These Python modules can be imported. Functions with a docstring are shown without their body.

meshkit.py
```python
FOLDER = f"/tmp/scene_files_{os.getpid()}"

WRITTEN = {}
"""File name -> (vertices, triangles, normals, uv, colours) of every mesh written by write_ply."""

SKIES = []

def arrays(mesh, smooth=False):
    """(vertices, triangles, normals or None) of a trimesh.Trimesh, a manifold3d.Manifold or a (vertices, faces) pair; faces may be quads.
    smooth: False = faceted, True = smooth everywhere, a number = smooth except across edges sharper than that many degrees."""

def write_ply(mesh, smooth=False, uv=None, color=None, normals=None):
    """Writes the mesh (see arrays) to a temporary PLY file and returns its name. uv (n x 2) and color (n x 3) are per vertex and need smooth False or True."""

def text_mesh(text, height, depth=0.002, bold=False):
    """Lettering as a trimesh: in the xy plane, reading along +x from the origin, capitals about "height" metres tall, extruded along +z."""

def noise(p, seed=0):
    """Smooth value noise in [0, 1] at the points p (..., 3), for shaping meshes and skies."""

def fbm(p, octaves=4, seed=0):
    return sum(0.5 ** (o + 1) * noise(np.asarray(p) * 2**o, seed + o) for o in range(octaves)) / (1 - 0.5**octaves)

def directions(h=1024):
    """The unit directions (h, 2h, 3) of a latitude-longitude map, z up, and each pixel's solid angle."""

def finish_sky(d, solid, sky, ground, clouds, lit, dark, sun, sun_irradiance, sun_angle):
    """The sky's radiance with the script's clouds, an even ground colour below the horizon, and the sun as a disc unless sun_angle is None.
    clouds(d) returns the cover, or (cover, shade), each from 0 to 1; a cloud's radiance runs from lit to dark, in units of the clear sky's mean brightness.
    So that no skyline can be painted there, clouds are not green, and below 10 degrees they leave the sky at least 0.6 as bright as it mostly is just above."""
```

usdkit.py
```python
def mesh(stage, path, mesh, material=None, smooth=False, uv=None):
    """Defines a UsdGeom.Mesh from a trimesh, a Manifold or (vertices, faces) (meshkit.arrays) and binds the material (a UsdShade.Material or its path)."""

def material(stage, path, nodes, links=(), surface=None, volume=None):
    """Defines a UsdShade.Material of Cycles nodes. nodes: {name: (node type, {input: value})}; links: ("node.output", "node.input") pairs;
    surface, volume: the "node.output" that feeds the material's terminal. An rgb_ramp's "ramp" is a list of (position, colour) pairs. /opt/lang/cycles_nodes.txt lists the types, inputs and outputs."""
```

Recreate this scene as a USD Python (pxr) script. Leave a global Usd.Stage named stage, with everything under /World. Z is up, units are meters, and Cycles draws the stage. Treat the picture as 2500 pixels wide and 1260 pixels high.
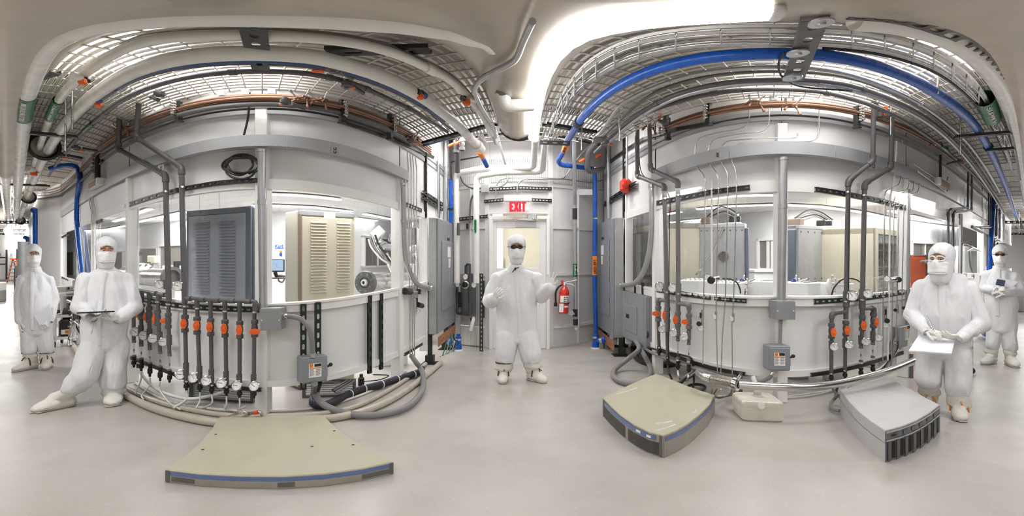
import math,random
import numpy as np
import trimesh,manifold3d as m3
import shapely.geometry as sg
import meshkit
from pxr import Usd,UsdGeom,UsdLux,UsdShade,Sdf,Gf,Vt
import usdkit

stage = Usd.Stage.CreateInMemory()
UsdGeom.SetStageUpAxis(stage, "Z")
UsdGeom.SetStageMetersPerUnit(stage,1.0)
UsdGeom.Xform.Define(stage, "/World")
UsdGeom.Scope.Define(stage, "/World/Looks")

# ---------------------------------------------------------------- camera
F,CX,CY,EYE = 1400.0,1250.0,630.0,1.5       # focal length in pixels of the 2500 x 1260 frame
cam = UsdGeom.Camera.Define(stage, "/World/camera")
cam.CreateHorizontalApertureAttr(36.0)
cam.CreateVerticalApertureAttr(36.0 * 1260 / 2500)
cam.CreateFocalLengthAttr(36.0 * F / 2500)
cam.CreateClippingRangeAttr(Gf.Vec2f(0.05,500.0))
cam.AddTranslateOp().Set(Gf.Vec3d(0,0,EYE))
cam.AddRotateXOp().Set(90.0)
cam.CreateExposureAttr(-0.02)

# ---------------------------------------------------------------- lamps of the room: fixtures above the open ceiling grid and in the labs
def rect_light(name,loc,w,h,power,color=(1,0.99,0.975),rot=None):
    l = UsdLux.RectLight.Define(stage, "/World/" + name)
    l.CreateWidthAttr(w); l.CreateHeightAttr(h); l.CreateIntensityAttr(power)
    l.CreateColorAttr(Gf.Vec3f(*color))
    l.AddTranslateOp().Set(Gf.Vec3d(*loc))
    if rot: l.AddRotateXYZOp().Set(Gf.Vec3f(*rot))
    return l
for i,(x,y,w,h,p) in enumerate([
        (-2.6,0.4,2.4,1.4,9),(2.6,0.4,2.4,1.4,7),(0,-2.6,4.0,1.2,7),(-5.2,3.6,1.6,1.6,12),(5.2,3.6,1.6,1.6,9),      # over the corridor beside and behind the camera
        (0.05,8.75,1.7,0.8,8),(0.1,7.0,1.3,0.6,14),(-2.7,4.9,1.6,0.7,17),(2.9,5.0,1.6,0.7,22),   # over the exit passage and before the glazed walls
        (-10.5,9.0,2.0,2.0,16),(10.5,9.2,2.0,2.0,12),(-17,17,2.0,3.0,10),(17,17,2.0,3.0,18),(-24,28,3.0,5.0,7),(24,26,4.0,6.0,12)]):
    rect_light("ceiling_lamp_%02d" % i,(x,y,3.3),w,h,p)
for i,(x,y,w,h,p) in enumerate([
        (-3.1,8.6,2.2,2.4,8),(-7.0,12.2,3.0,1.6,9),(-2.3,6.6,1.2,0.8,7),(-4.6,8.3,1.6,0.8,8),(4.6,8.7,3.2,2.2,5),(9.3,13.0,2.6,2.0,7),(2.5,6.9,1.4,0.8,4),(5.0,7.2,1.4,0.8,4)]):
    rect_light("lab_lamp_%02d" % i,(x,y,2.31),w,h,p,(1,0.995,0.99))

# ---------------------------------------------------------------- helpers: places
def P(px,py,Y):
    "the point at depth Y that stands where the photograph shows (px, py)"
    return np.array([(px - CX) / F * Y,Y,EYE - (py - CY) / F * Y])
def G(px,py):
    return P(px,py,EYE * F / (py - CY))
def H(px,py,z):
    return P(px,py,F * (z - EYE) / (CY - py))
K = 2500 / (2 * math.pi)
XL,TL,XR,TR,XB,TB = 645.0,1.412,1915.0,1.222,1265.0,0.6237
def YL(px): return 2100 / (K * math.atan(TL * max(0.03,math.cos((px - XL) / K))))     # plan of the left glazed wall
def YR(px): return 2100 / (K * math.atan(TR * max(0.03,math.cos((px - XR) / K))))     # plan of the right glazed wall
def YB(px): return 2100 / (K * math.atan(TB * math.cos((px - XB) / K)))                # plan of the exit wall
WALL = {"L": (YL,XL), "R": (YR,XR), "B": (YB,XB)}
def row(side,y0,fix=()):
    "the level line that passes row y0 at the middle of a wall; fix: measured (px, py)"
    x0 = WALL[side][1]
    t = math.tan((CY - y0) / K)
    f = lambda px: CY - K * math.atan(t * math.cos((px - x0) / K))
    if not fix: return f
    fix = sorted(list(fix) + [(x0,y0)])
    xs = [a for a,b in fix]; rs = [b - f(a) for a,b in fix]
    return lambda px: f(px) + float(np.interp(px,xs,rs))
def W(side,px,py,off=0.0):
    return P(px,py,WALL[side][0](px) - off)
class Fr:
    "a local frame: t to the right, n out towards the viewer, u up"
    def __init__(s,o,t,n=None,u=(0,0,1)):
        s.o = np.asarray(o,float); s.t = unit(t); s.u = unit(u)
        s.n = unit(np.cross(s.t,s.u)) if n is None else unit(n)
    def pt(s,a,b,c): return s.o + a * s.t + b * s.n + c * s.u
    def at(s,a,b,c): return Fr(s.pt(a,b,c),s.t,s.n,s.u)
def unit(v):
    v = np.asarray(v,float); return v / max(1e-12,np.linalg.norm(v))
def WF(side,px,py,off=0.0):
    a,b = W(side,px - 2,CY),W(side,px + 2,CY)
    return Fr(W(side,px,py,off),b - a)
def scale_at(Y): return Y / F

# ---------------------------------------------------------------- helpers: meshes
class MB:
    def __init__(s): s.v,s.f,s.n = [],[],0
    def add(s,v,f,fix=True):
        v = np.asarray(v,float); f = np.asarray(f,int)
        if f.shape[1] == 4: f = np.vstack([f[:,[0,1,2]],f[:,[0,2,3]]])
        if fix:
            a,b,c = v[f[:,0]],v[f[:,1]],v[f[:,2]]
            if np.einsum("ij,ij->",a - v.mean(0),np.cross(b - v.mean(0),c - v.mean(0))) < 0: f = f[:, ::-1]
        s.v.append(v); s.f.append(f + s.n); s.n += len(v)
        return s
    def mesh(s,m,fix=False):
        v,f,_ = meshkit.arrays(m); return s.add(v,f,fix)
    def flat(s,v,quads):
        "quads with their own corners, so that they shade flat"
        v = np.asarray(v,float); vv,ff,k = [],[],0
        for q in quads:
            vv += [v[i] for i in q]
            ff += [[k,k + i,k + i + 1] for i in range(1,len(q) - 1)]; k += len(q)
        return s.add(vv,ff)
    def hexa(s,c):
        return s.flat(c,[(0,3,2,1),(4,5,6,7),(0,1,5,4),(1,2,6,5),(2,3,7,6),(3,0,4,7)])
    def box(s,fr,a0,a1,b0,b1,c0,c1,bev=0.0):
        if a1 < a0: a0,a1 = a1,a0
        if b1 < b0: b0,b1 = b1,b0
        if c1 < c0: c0,c1 = c1,c0
        bev = min(bev,0.45 * min(a1 - a0,b1 - b0,c1 - c0))
        if bev <= 0:
            return s.hexa([fr.pt(a,b,c) for c in (c0,c1) for a,b in ((a0,b0),(a1,b0),(a1,b1),(a0,b1))])
        lo,hi = np.array([a0,b0,c0]),np.array([a1,b1,c1])
        pts,idx = [],{}
        for i in range(8):
            sgn = np.array([(i >> k) & 1 for k in range(3)])
            base = np.where(sgn,hi,lo); inn = np.where(sgn,-bev,bev)
            for ax in range(3):
                p = base + inn; p[ax] = base[ax]
                idx[(i,ax)] = len(pts); pts.append(fr.pt(*p))
        q = []
        for ax in range(3):
            o1,o2 = [k for k in range(3) if k != ax]
            for sd in (0,1):
                ring = [(sd << ax) | (x << o1) | (y << o2) for x,y in ((0,0),(1,0),(1,1),(0,1))]
                q.append([idx[(r,ax)] for r in ring][:: 1 if (sd ^ (ax == 1)) else -1])
            for x in (0,1):
                for y in (0,1):
                    i = (x << o1) | (y << o2); j = i | (1 << ax)
                    e = [idx[(i,o1)],idx[(j,o1)],idx[(j,o2)],idx[(i,o2)]]
                    q.append(e)
        for i in range(8): q.append([idx[(i,0)],idx[(i,1)],idx[(i,2)]])
        # orient each face away from the middle
        mid = np.mean(pts,0); P_ = np.array(pts); out = []
        for e in q:
            c = P_[e].mean(0); nn = np.cross(P_[e[1]] - P_[e[0]],P_[e[2]] - P_[e[0]])
            out.append(e if nn @ (c - mid) > 0 else e[::-1])
        vv,ff,k = [],[],0
        for e in out:
            vv += [P_[i] for i in e]; ff += [[k,k + i,k + i + 1] for i in range(1,len(e) - 1)]; k += len(e)
        return s.add(vv,ff,False)
    def tube(s,path,r,sides=10,cap=True,flat=1.0,up=None):
        p = np.asarray(path,float)
        keep = np.r_[True,np.linalg.norm(np.diff(p,axis=0),axis=1) > 1e-6]
        rr = np.broadcast_to(np.asarray(r,float),(len(p),))[keep]; p = p[keep]
        if len(p) < 2: return s
        t = np.gradient(p,axis=0); t /= np.linalg.norm(t,axis=1,keepdims=True)
        a = np.zeros_like(p)
        ref = np.array([0,0,1.0]) if up is None else unit(up)
        if abs(t[0] @ ref) > 0.95: ref = np.array([1.0,0,0])
        a[0] = unit(np.cross(t[0],ref))
        for i in range(1,len(p)):
            w = a[i - 1] - (a[i - 1] @ t[i]) * t[i]
            a[i] = unit(w) if np.linalg.norm(w) > 1e-6 else a[i - 1]
        b = np.cross(t,a)
        g = np.arange(sides) * 2 * np.pi / sides
        v = p[:,None] + rr[:,None,None] * (np.cos(g)[None, :,None] * a[:,None] + flat * np.sin(g)[None, :,None] * b[:,None])
        n = len(p)
        i,j = np.meshgrid(np.arange(n - 1),np.arange(sides),indexing="ij")
        q = np.stack([i * sides + j,i * sides + (j + 1) % sides,(i + 1) * sides + (j + 1) % sides,(i + 1) * sides + j],-1).reshape(-1,4)
        vv = v.reshape(-1,3); f = np.vstack([q[:,[0,1,2]],q[:,[0,2,3]]])
        if cap:
            m = len(vv)
            vv = np.vstack([vv,v[0],v[-1]])
            k = np.arange(1,sides - 1)
            f = np.vstack([f,np.stack([np.full_like(k,m),m + k + 1,m + k],1),np.stack([np.full_like(k,m + sides),m + sides + k,m + sides + k + 1],1)])
        return s.add(vv,f)
    def cyl(s,p0,p1,r,r1=None,sides=12):
        return s.tube([p0,p1],[r,r if r1 is None else r1],sides)
    def lathe(s,o,axis,prof,sides=16,hard=28):
        "profile of (radius, height) turned about axis; corners sharper than hard degrees are split"
        o = np.asarray(o,float); w = unit(axis)
        ref = np.array([0,0,1.0]) if abs(w[2]) < 0.9 else np.array([1.0,0,0])
        a = unit(np.cross(w,ref)); b = np.cross(w,a)
        g = np.arange(sides) * 2 * np.pi / sides
        ring = np.cos(g)[:,None] * a + np.sin(g)[:,None] * b
        vv,ff,k = [],[],0
        for (r0,h0),(r1,h1) in zip(prof[:-1],prof[1:]):
            vv.append(o + h0 * w + r0 * ring); vv.append(o + h1 * w + r1 * ring)
            j = np.arange(sides); jn = (j + 1) % sides
            ff.append(np.stack([k + j,k + jn,k + sides + jn,k + sides + j],1)); k += 2 * sides
        v = np.vstack(vv); f = np.vstack(ff)
        # weld rings across soft corners
        m = np.arange(len(v))
        for i in range(len(prof) - 2):
            d0 = unit(np.array(prof[i + 1]) - np.array(prof[i])); d1 = unit(np.array(prof[i + 2]) - np.array(prof[i + 1]))
            if d0 @ d1 > math.cos(math.radians(hard)):
                m[(2 * i + 2) * sides:(2 * i + 3) * sides] = m[(2 * i + 1) * sides:(2 * i + 2) * sides]
        return s.add(v,m[f])
    def ball(s,o,r,sub=2,scale=(1,1,1)):
        m = ICO[sub]
        return s.add(np.asarray(o) + m[0] * np.array(scale) * r,m[1])
    def prism(s,poly,fr,b0,b1):
        "a polygon in the frame's (t, u) plane, with holes, pushed out from b0 to b1 along n"
        if hasattr(poly, "geoms"):
            for g in poly.geoms: s.prism(g,fr,b0,b1)
            return s
        m = trimesh.creation.extrude_polygon(poly,1.0,engine="earcut")
        v = np.array(m.vertices); f = np.array(m.faces)
        w = fr.o + v[:, :1] * fr.t + v[:,1:2] * fr.u + (b0 + v[:,2:3] * (b1 - b0)) * fr.n
        vv = w[f].reshape(-1,3)
        return s.add(vv,np.arange(len(vv)).reshape(-1,3))
    def sheet(s,rows,thick=None):
        "a grid of points as a surface; thick: a vector that gives it a body"
        R = np.asarray(rows,float); n,m = R.shape[:2]
        i,j = np.meshgrid(np.arange(n - 1),np.arange(m - 1),indexing="ij")
        q = np.stack([i * m + j,i * m + j + 1,(i + 1) * m + j + 1,(i + 1) * m + j],-1).reshape(-1,4)
        if thick is None: return s.add(R.reshape(-1,3),q,False)
        B = R + np.asarray(thick)
        s.add(R.reshape(-1,3),q,False); s.add(B.reshape(-1,3),q[:, ::-1],False)
        for A,C in ((R[0],B[0]),(R[-1],B[-1]),(R[:,0],B[:,0]),(R[:,-1],B[:,-1])):
            k = len(A); v = np.vstack([A,C]); e = np.arange(k - 1)
            s.add(v,np.stack([e,e + 1,k + e + 1,k + e],1),False)
        return s
    def arrays(s): return np.vstack(s.v),np.vstack(s.f)
ICO = {}
for _k in (1,2,3):
    _m = trimesh.creation.icosphere(_k); ICO[_k] = (np.array(_m.vertices),np.array(_m.faces))

def resample(pts,step):
    p = np.asarray(pts,float)
    d = np.r_[0,np.cumsum(np.linalg.norm(np.diff(p,axis=0),axis=1))]
    n = max(2,int(math.ceil(d[-1] / step)) + 1)
    x = np.linspace(0,d[-1],n)
    return np.stack([np.interp(x,d,p[:,k]) for k in range(p.shape[1])],1)
def spline(pts,n=8):
    "Catmull-Rom through the points"
    p = np.asarray(pts,float)
    if len(p) < 3: return p
    q = np.vstack([2 * p[0] - p[1],p,2 * p[-1] - p[-2]]); out = []
    for i in range(1,len(q) - 2):
        t = np.linspace(0,1,n,endpoint=False)[:,None]
        a,b,c,d = q[i - 1],q[i],q[i + 1],q[i + 2]
        out.append(0.5 * (2 * b + (c - a) * t + (2 * a - 5 * b + 4 * c - d) * t ** 2 + (3 * b - a - 3 * c + d) * t ** 3))
    return np.vstack(out + [p[-1:]])
def fillet(pts,r,n=6):
    "a polyline with its corners rounded to about radius r"
    p = np.asarray(pts,float); out = [p[0]]
    for a,b,c in zip(p[:-2],p[1:-1],p[2:]):
        d0,d1 = np.linalg.norm(a - b),np.linalg.norm(c - b)
        k = min(r,0.48 * d0,0.48 * d1)
        s0,s1 = b + (a - b) / d0 * k,b + (c - b) / d1 * k
        for t in np.linspace(0,1,n): out.append((1 - t) ** 2 * s0 + 2 * t * (1 - t) * b + t * t * s1)
    out.append(p[-1]); return np.array(out)

# ---------------------------------------------------------------- helpers: prims
USED = {}
GROUPS = {"person": "people in white clean-room suits", "strut_channel": "strut channels on the walls", "strut_post": "upright strut posts", "strut_hanger": "strut hangers under the ceiling", "gas_tube": "thin gas tubes on the walls", "linear_lamp": "strip lamps in the lab ceilings", "tube_lamp": "tube lamps over the corridor",
    "copper_pipe": "copper pipes along the walls", "ground_wire": "grounding wires", "drain_tube": "tubes under the valve columns", "power_outlet": "power outlets", "safety_switch": "safety switches", "junction_box": "junction boxes", "hanger_rod": "hanger rods", "ceiling_clip": "clips at the ceiling edge", "pipe_bracket": "pipe brackets",
    "wheel_valve": "round dark valves under the ceiling", "pipe_valve": "orange-gripped valves on the ceiling pipes", "gas_valve": "small gas valves", "gas_regulator": "gas regulators", "electrical_panel": "electrical panels", "panel_stand": "posts under the electrical panels", "pipe_label": "green pipe labels", "insulated_pipe": "white insulated pipes",
    "valve_manifold": "valve manifolds on the walls", "vacuum_furnace": "box furnaces", "equipment_cabinet": "louvred cabinets", "equipment_rack": "cream racks", "copper_fittings": "copper fittings", "small_gauge": "small gauges on the gas tubes", "duct_branch": "ringed duct ends", "black_pipe": "black pipes under the ceiling", "drop_pipe": "dark drop pipes", "pump_cart": "white carts"}
def numbered(parent,name):
    k = USED.get((parent,name),-1) + 1; USED[(parent,name)] = k
    return f"{parent}/{name}" + (f"_{k:03d}" if k else "")
def define(path,mb,material,loc=(0,0,0)):
    v,f = mb.arrays() if isinstance(mb,MB) else (np.asarray(mb[0],float),np.asarray(mb[1],int))
    n = np.zeros_like(v); fn = np.cross(v[f[:,1]] - v[f[:,0]],v[f[:,2]] - v[f[:,0]])
    for k in range(3):
        for c in range(3): n[:,c] += np.bincount(f[:,k],fn[:,c],len(v))
    L = np.linalg.norm(n,axis=1,keepdims=True); n = np.where(L > 1e-15,n / np.maximum(L,1e-15),[0,0,1.0])
    m = UsdGeom.Mesh.Define(stage,path)
    m.CreatePointsAttr(Vt.Vec3fArray.FromNumpy((v - np.asarray(loc)).astype(np.float32)))
    m.CreateFaceVertexCountsAttr(Vt.IntArray.FromNumpy(np.full(len(f),3,np.int32)))
    m.CreateFaceVertexIndicesAttr(Vt.IntArray.FromNumpy(f.astype(np.int32).ravel()))
    m.CreateSubdivisionSchemeAttr("none")
    m.CreateNormalsAttr(Vt.Vec3fArray.FromNumpy(n.astype(np.float32))); m.SetNormalsInterpolation("vertex")
    UsdShade.MaterialBindingAPI.Apply(m.GetPrim()).Bind(MATS[material])
    return m.GetPrim()
def data(prim, **kw):
    for k,v in kw.items():
        if v: prim.SetCustomDataByKey(k,v)
class Thing:
    "one thing: an Xform at its base under /World whose children are its parts"
    def __init__(s,name,label=None,cat=None,loc=(0,0,0),group=None,kind=None):
        s.path = numbered("/World",name); s.loc = np.asarray(loc,float)
        x = UsdGeom.Xform.Define(stage,s.path); x.AddTranslateOp().Set(Gf.Vec3d(*map(float,s.loc)))
        s.prim = x.GetPrim(); data(s.prim,label=label,category=cat,group=group or (label and GROUPS.get(name)),kind=kind)
    def part(s,name,mb,material,under=None,label=None,kind=None):
        path = numbered(under or s.path,name)
        data(define(path,mb,material,s.loc),label=label,kind=kind)
        return path
def single(name,mb,material,label,cat,group=None,kind=None):
    p = define(numbered("/World",name),mb,material); data(p,label=label,category=cat,group=group or GROUPS.get(name),kind=kind); return p
def struct(name,mb,material,label=None):
    p = define(numbered("/World",name),mb,material); data(p,kind="structure",label=label); return p

# ---------------------------------------------------------------- materials
def lin(r,g=None,b=None):
    if g is None: g = b = r
    return tuple((x / 255 / 12.92) if x <= 10 else ((x / 255 + 0.055) / 1.055) ** 2.4 for x in (r,g,b))
MATS = {}
def mat(name,col,rough=0.5,metal=0.0,var=0.05,scale=6.0,bump=0.0,bscale=60.0,coat=0.0,stretch=None,rvar=0.08,bdist=0.004, **kw):
    "a painted, plastic or metal surface: colour and gloss vary a little with noise, and fine relief if bump"
    c = np.array(col)
    nodes = {"g": ("texture_coordinate",{}), "m": ("mapping",{"scale": stretch or (1,1,1)}),
             "n": ("noise_texture",{"scale": scale, "detail": 4.0}),
             "r": ("rgb_ramp",{"ramp": [(0.25,tuple(c * (1 - var))),(0.75,tuple(np.minimum(c * (1 + var),1)))]}),
             "rr": ("rgb_ramp",{"ramp": [(0.3,(max(0.02,rough - rvar),) * 3),(0.7,(min(1,rough + rvar),) * 3)]}),
             "p": ("principled_bsdf",{"metallic": metal, "coat_weight": coat, "coat_roughness": 0.15, **kw})}
    links = [("g.object", "m.vector"),("m.vector", "n.vector"),("n.fac", "r.fac"),("r.color", "p.base_color"),("n.fac", "rr.fac"),("rr.color", "p.roughness")]
    if bump:
        nodes["b"] = ("bump",{"strength": bump, "distance": bdist}); nodes["bn"] = ("noise_texture",{"scale": bscale, "detail": 3.0})
        links += [("m.vector", "bn.vector"),("bn.fac", "b.height"),("b.normal", "p.normal")]
    MATS[name] = usdkit.material(stage, "/World/Looks/" + name,nodes,links,surface="p.BSDF")
def emit(name,col,strength):
    MATS[name] = usdkit.material(stage, "/World/Looks/" + name,{"e": ("emission",{"color": col, "strength": strength})},surface="e.emission")
def pane(name,tint=(1,1,1),refl=0.05,rough=0.02):
    "a clear sheet: mostly see-through, mirror-like at a slant, the same from both faces"
    MATS[name] = usdkit.material(stage, "/World/Looks/" + name,{"t": ("transparent_bsdf",{"color": tint}), "g": ("glossy_bsdf",{"color": (1,1,1), "roughness": rough}),
        "l": ("layer_weight",{"blend": 0.5}), "p": ("math",{"math_type": "power", "value2": 4.0}), "a": ("math",{"math_type": "multiply_add", "value2": 0.45, "value3": refl / 2}),
        "x": ("mix_closure",{})},[("l.facing", "p.value1"),("p.value", "a.value1"),("a.value", "x.fac"),("t.BSDF", "x.closure1"),("g.BSDF", "x.closure2")],surface="x.closure")
mat("white_panel",lin(226,225,224),0.45,var=0.02,scale=2)
mat("white_trim",lin(232,230,227),0.4,var=0.02,scale=3)
mat("lab_white",lin(240,240,241),0.6,var=0.015,scale=2)
mat("grey_paint",lin(140,141,144),0.38,var=0.04,scale=8,bump=0.05,bscale=300)
mat("panel_grey",lin(134,138,143),0.4,var=0.04,scale=6,bump=0.06,bscale=260)
mat("raceway_grey",lin(160,161,164),0.4,var=0.02,scale=4)
mat("galvanised",lin(184,185,186),0.36,metal=0.75,var=0.03,scale=5,rvar=.03)
mat("duct_metal",lin(182,172,158),0.34,metal=0.5,var=0.06,scale=1.5,rvar=.04)
mat("stainless",lin(205,202,198),0.24,metal=1.0,var=0.02,scale=6,rvar=.03)
mat("aluminium",lin(200,201,204),0.36,metal=0.8,var=0.02,scale=4,rvar=.03)
mat("chrome",lin(215,214,212),0.12,metal=1.0,var=0.03)
mat("copper",lin(150,114,92),0.45,metal=0.5,var=0.14,scale=12)
mat("copper_bar",lin(184,128,92),0.45,metal=0.6,var=0.12,scale=12)
mat("pvc_dark",lin(88,86,88),0.42,var=0.06,scale=10)
mat("pvc_grey",lin(112,111,112),0.42,var=0.05,scale=10)
mat("strut_black",lin(38,38,37),0.42,var=0.12,scale=20)
mat("strut_green",lin(26,40,32),0.42,var=0.12,scale=20)
mat("strut_dark",lin(84,81,79),0.42,metal=0.3,var=0.06,scale=9)
mat("furnace_grey",lin(172,172,174),0.3,metal=0.2,var=0.05,scale=3)
mat("strut_grey",lin(112,110,108),0.45,metal=0.5,var=0.1,scale=15)
mat("black_plastic",lin(30,30,31),0.4,var=0.1,scale=20)
mat("black_rubber",lin(38,37,37),0.6,var=0.1,scale=20)
mat("slot_dark",lin(14,14,14),0.7,var=0.1)
mat("slot_light",lin(206,206,205),0.5,var=0.03)
mat("orange_plastic",lin(236,102,34),0.35,var=0.06,scale=15)
mat("orange_label",lin(238,130,40),0.45,var=0.04)
mat("red_paint",lin(205,48,30),0.22,var=0.05,coat=0.4)
mat("red_orange",lin(214,62,38),0.35,var=0.08)
mat("blue_pipe",lin(22,84,176),0.32,var=0.06,scale=10)
mat("blue_dark",lin(38,66,128),0.4,var=0.06,scale=10)
mat("white_pipe",lin(228,226,222),0.3,var=0.02,scale=5)
mat("white_pvc",lin(222,220,214),0.28,var=0.03,scale=5)
mat("white_plastic",lin(232,231,229),0.35,var=0.02)
mat("hose_beige",lin(182,174,160),0.35,var=0.05,scale=8)
mat("grey_hose",lin(128,126,126),0.5,var=0.06,scale=14)
mat("clear_hose",lin(222,220,214),0.25,var=0.04,transmission_weight=0.12)
mat("green_label",lin(10,104,58),0.4,var=0.05)
mat("green_wire",lin(30,96,62),0.45,var=0.05)
mat("label_white",lin(238,236,230),0.5,var=0.02)
mat("print_grey",lin(120,118,116),0.6,var=0.1)
mat("print_black",lin(32,30,30),0.6,var=0.1)
mat("warn_orange",lin(226,120,40),0.5,var=0.05)
mat("dial_white",lin(238,238,236),0.3,var=0.01)
mat("beige_paint",lin(206,199,178),0.42,var=0.025,scale=4,bump=0.05,bscale=280)
mat("cabinet_slate",lin(98,106,118),0.42,var=0.03,scale=4)
mat("cabinet_blue_grey",lin(152,156,164),0.42,var=0.03,scale=4)
mat("olive_metal",lin(176,172,150),0.5,var=0.05,scale=7,bump=0.05,bscale=220)
mat("chassis_metal",lin(164,158,148),0.4,metal=0.4,var=0.07,scale=9)
mat("chassis_blue",lin(96,116,164),0.4,var=0.06,scale=7)
mat("ups_grey",lin(186,184,183),0.5,var=0.02,scale=6,bump=0.06,bscale=300)
mat("ups_slate",lin(104,107,114),0.45,var=0.05)
mat("jug_plastic",lin(224,220,206),0.35,var=0.03,scale=6,transmission_weight=0.25,subsurface_weight=0.15,subsurface_scale=0.03)
mat("suit_white",lin(224,224,227),0.85,var=0.02,scale=5,bump=0.55,bscale=5.5,bdist=0.03,stretch=(1.6,1.6,0.8))
mat("boot_white",lin(222,218,209),0.7,var=0.04,scale=9,bump=0.5,bscale=16,bdist=0.012)
mat("mask_white",lin(238,237,235),0.8,var=0.02,scale=9,bump=0.12,bscale=40)
mat("glove_white",lin(232,229,224),0.5,var=0.03,scale=14,bump=0.1,bscale=60)
mat("skin",lin(196,146,118),0.5,var=0.06,scale=16,subsurface_weight=0.15,subsurface_scale=0.01)
mat("eye_white",lin(226,222,216),0.25,var=0.02)
mat("iris_dark",lin(52,38,30),0.2,var=0.05)
mat("brow_dark",lin(48,36,30),0.8,var=0.1)
mat("strap_brown",lin(84,52,36),0.6,var=0.1)
mat("strap_orange",lin(222,128,40),0.5,var=0.1)
mat("sole_grey",lin(182,180,176),0.7,var=0.05)
mat("paper",lin(240,241,246),0.7,var=0.02)
mat("paper_lines",lin(188,196,220),0.7,var=0.02)
mat("tablet_dark",lin(30,32,38),0.15,var=0.05)
mat("navy",lin(28,34,74),0.35,var=0.06)
mat("ladder_orange",lin(220,116,58),0.45,var=0.05)
mat("machine_orange",lin(224,104,58),0.4,var=0.05)
mat("brown_box",lin(150,112,84),0.6,var=0.1,scale=20)
mat("tan_box",lin(136,118,100),0.5,var=0.05)
mat("rack_dark",lin(92,86,80),0.6,var=0.3,scale=9)
mat("glass_dark",lin(128,122,116),0.1,var=0.12,scale=2)
mat("slat_white",lin(204,199,191),0.5,var=0.05,scale=3)
mat("plenum",lin(142,135,127),0.8,var=0.16,scale=1.6)
mat("ceiling_white",lin(236,236,236),0.6,var=0.015,scale=2,bump=0.06,bscale=220)
mat("cable_white",lin(226,224,220),0.5,var=0.02)
mat("tray_wire",lin(208,208,208),0.28,metal=0.8,var=0.04)
emit("lamp_tube",(1,0.99,0.975),16.0)
emit("lamp_panel",(1,0.99,0.975),13.0)
emit("lab_tube",(1,0.995,0.99),8.0)
emit("exit_red",(1.0,0.035,0.06),1.5)
emit("screen_blue",(0.52,0.72,0.95),0.9)
emit("screen_dots",(0.35,0.3,0.4),0.5)
pane("glass",(0.985,0.99,0.99),0.05)
pane("glass_grey",(0.82,0.82,0.83),0.08)
pane("goggle_clear",(0.93,0.93,0.93),0.06)
pane("goggle_smoke",(0.4,0.36,0.33),0.08)
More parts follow.
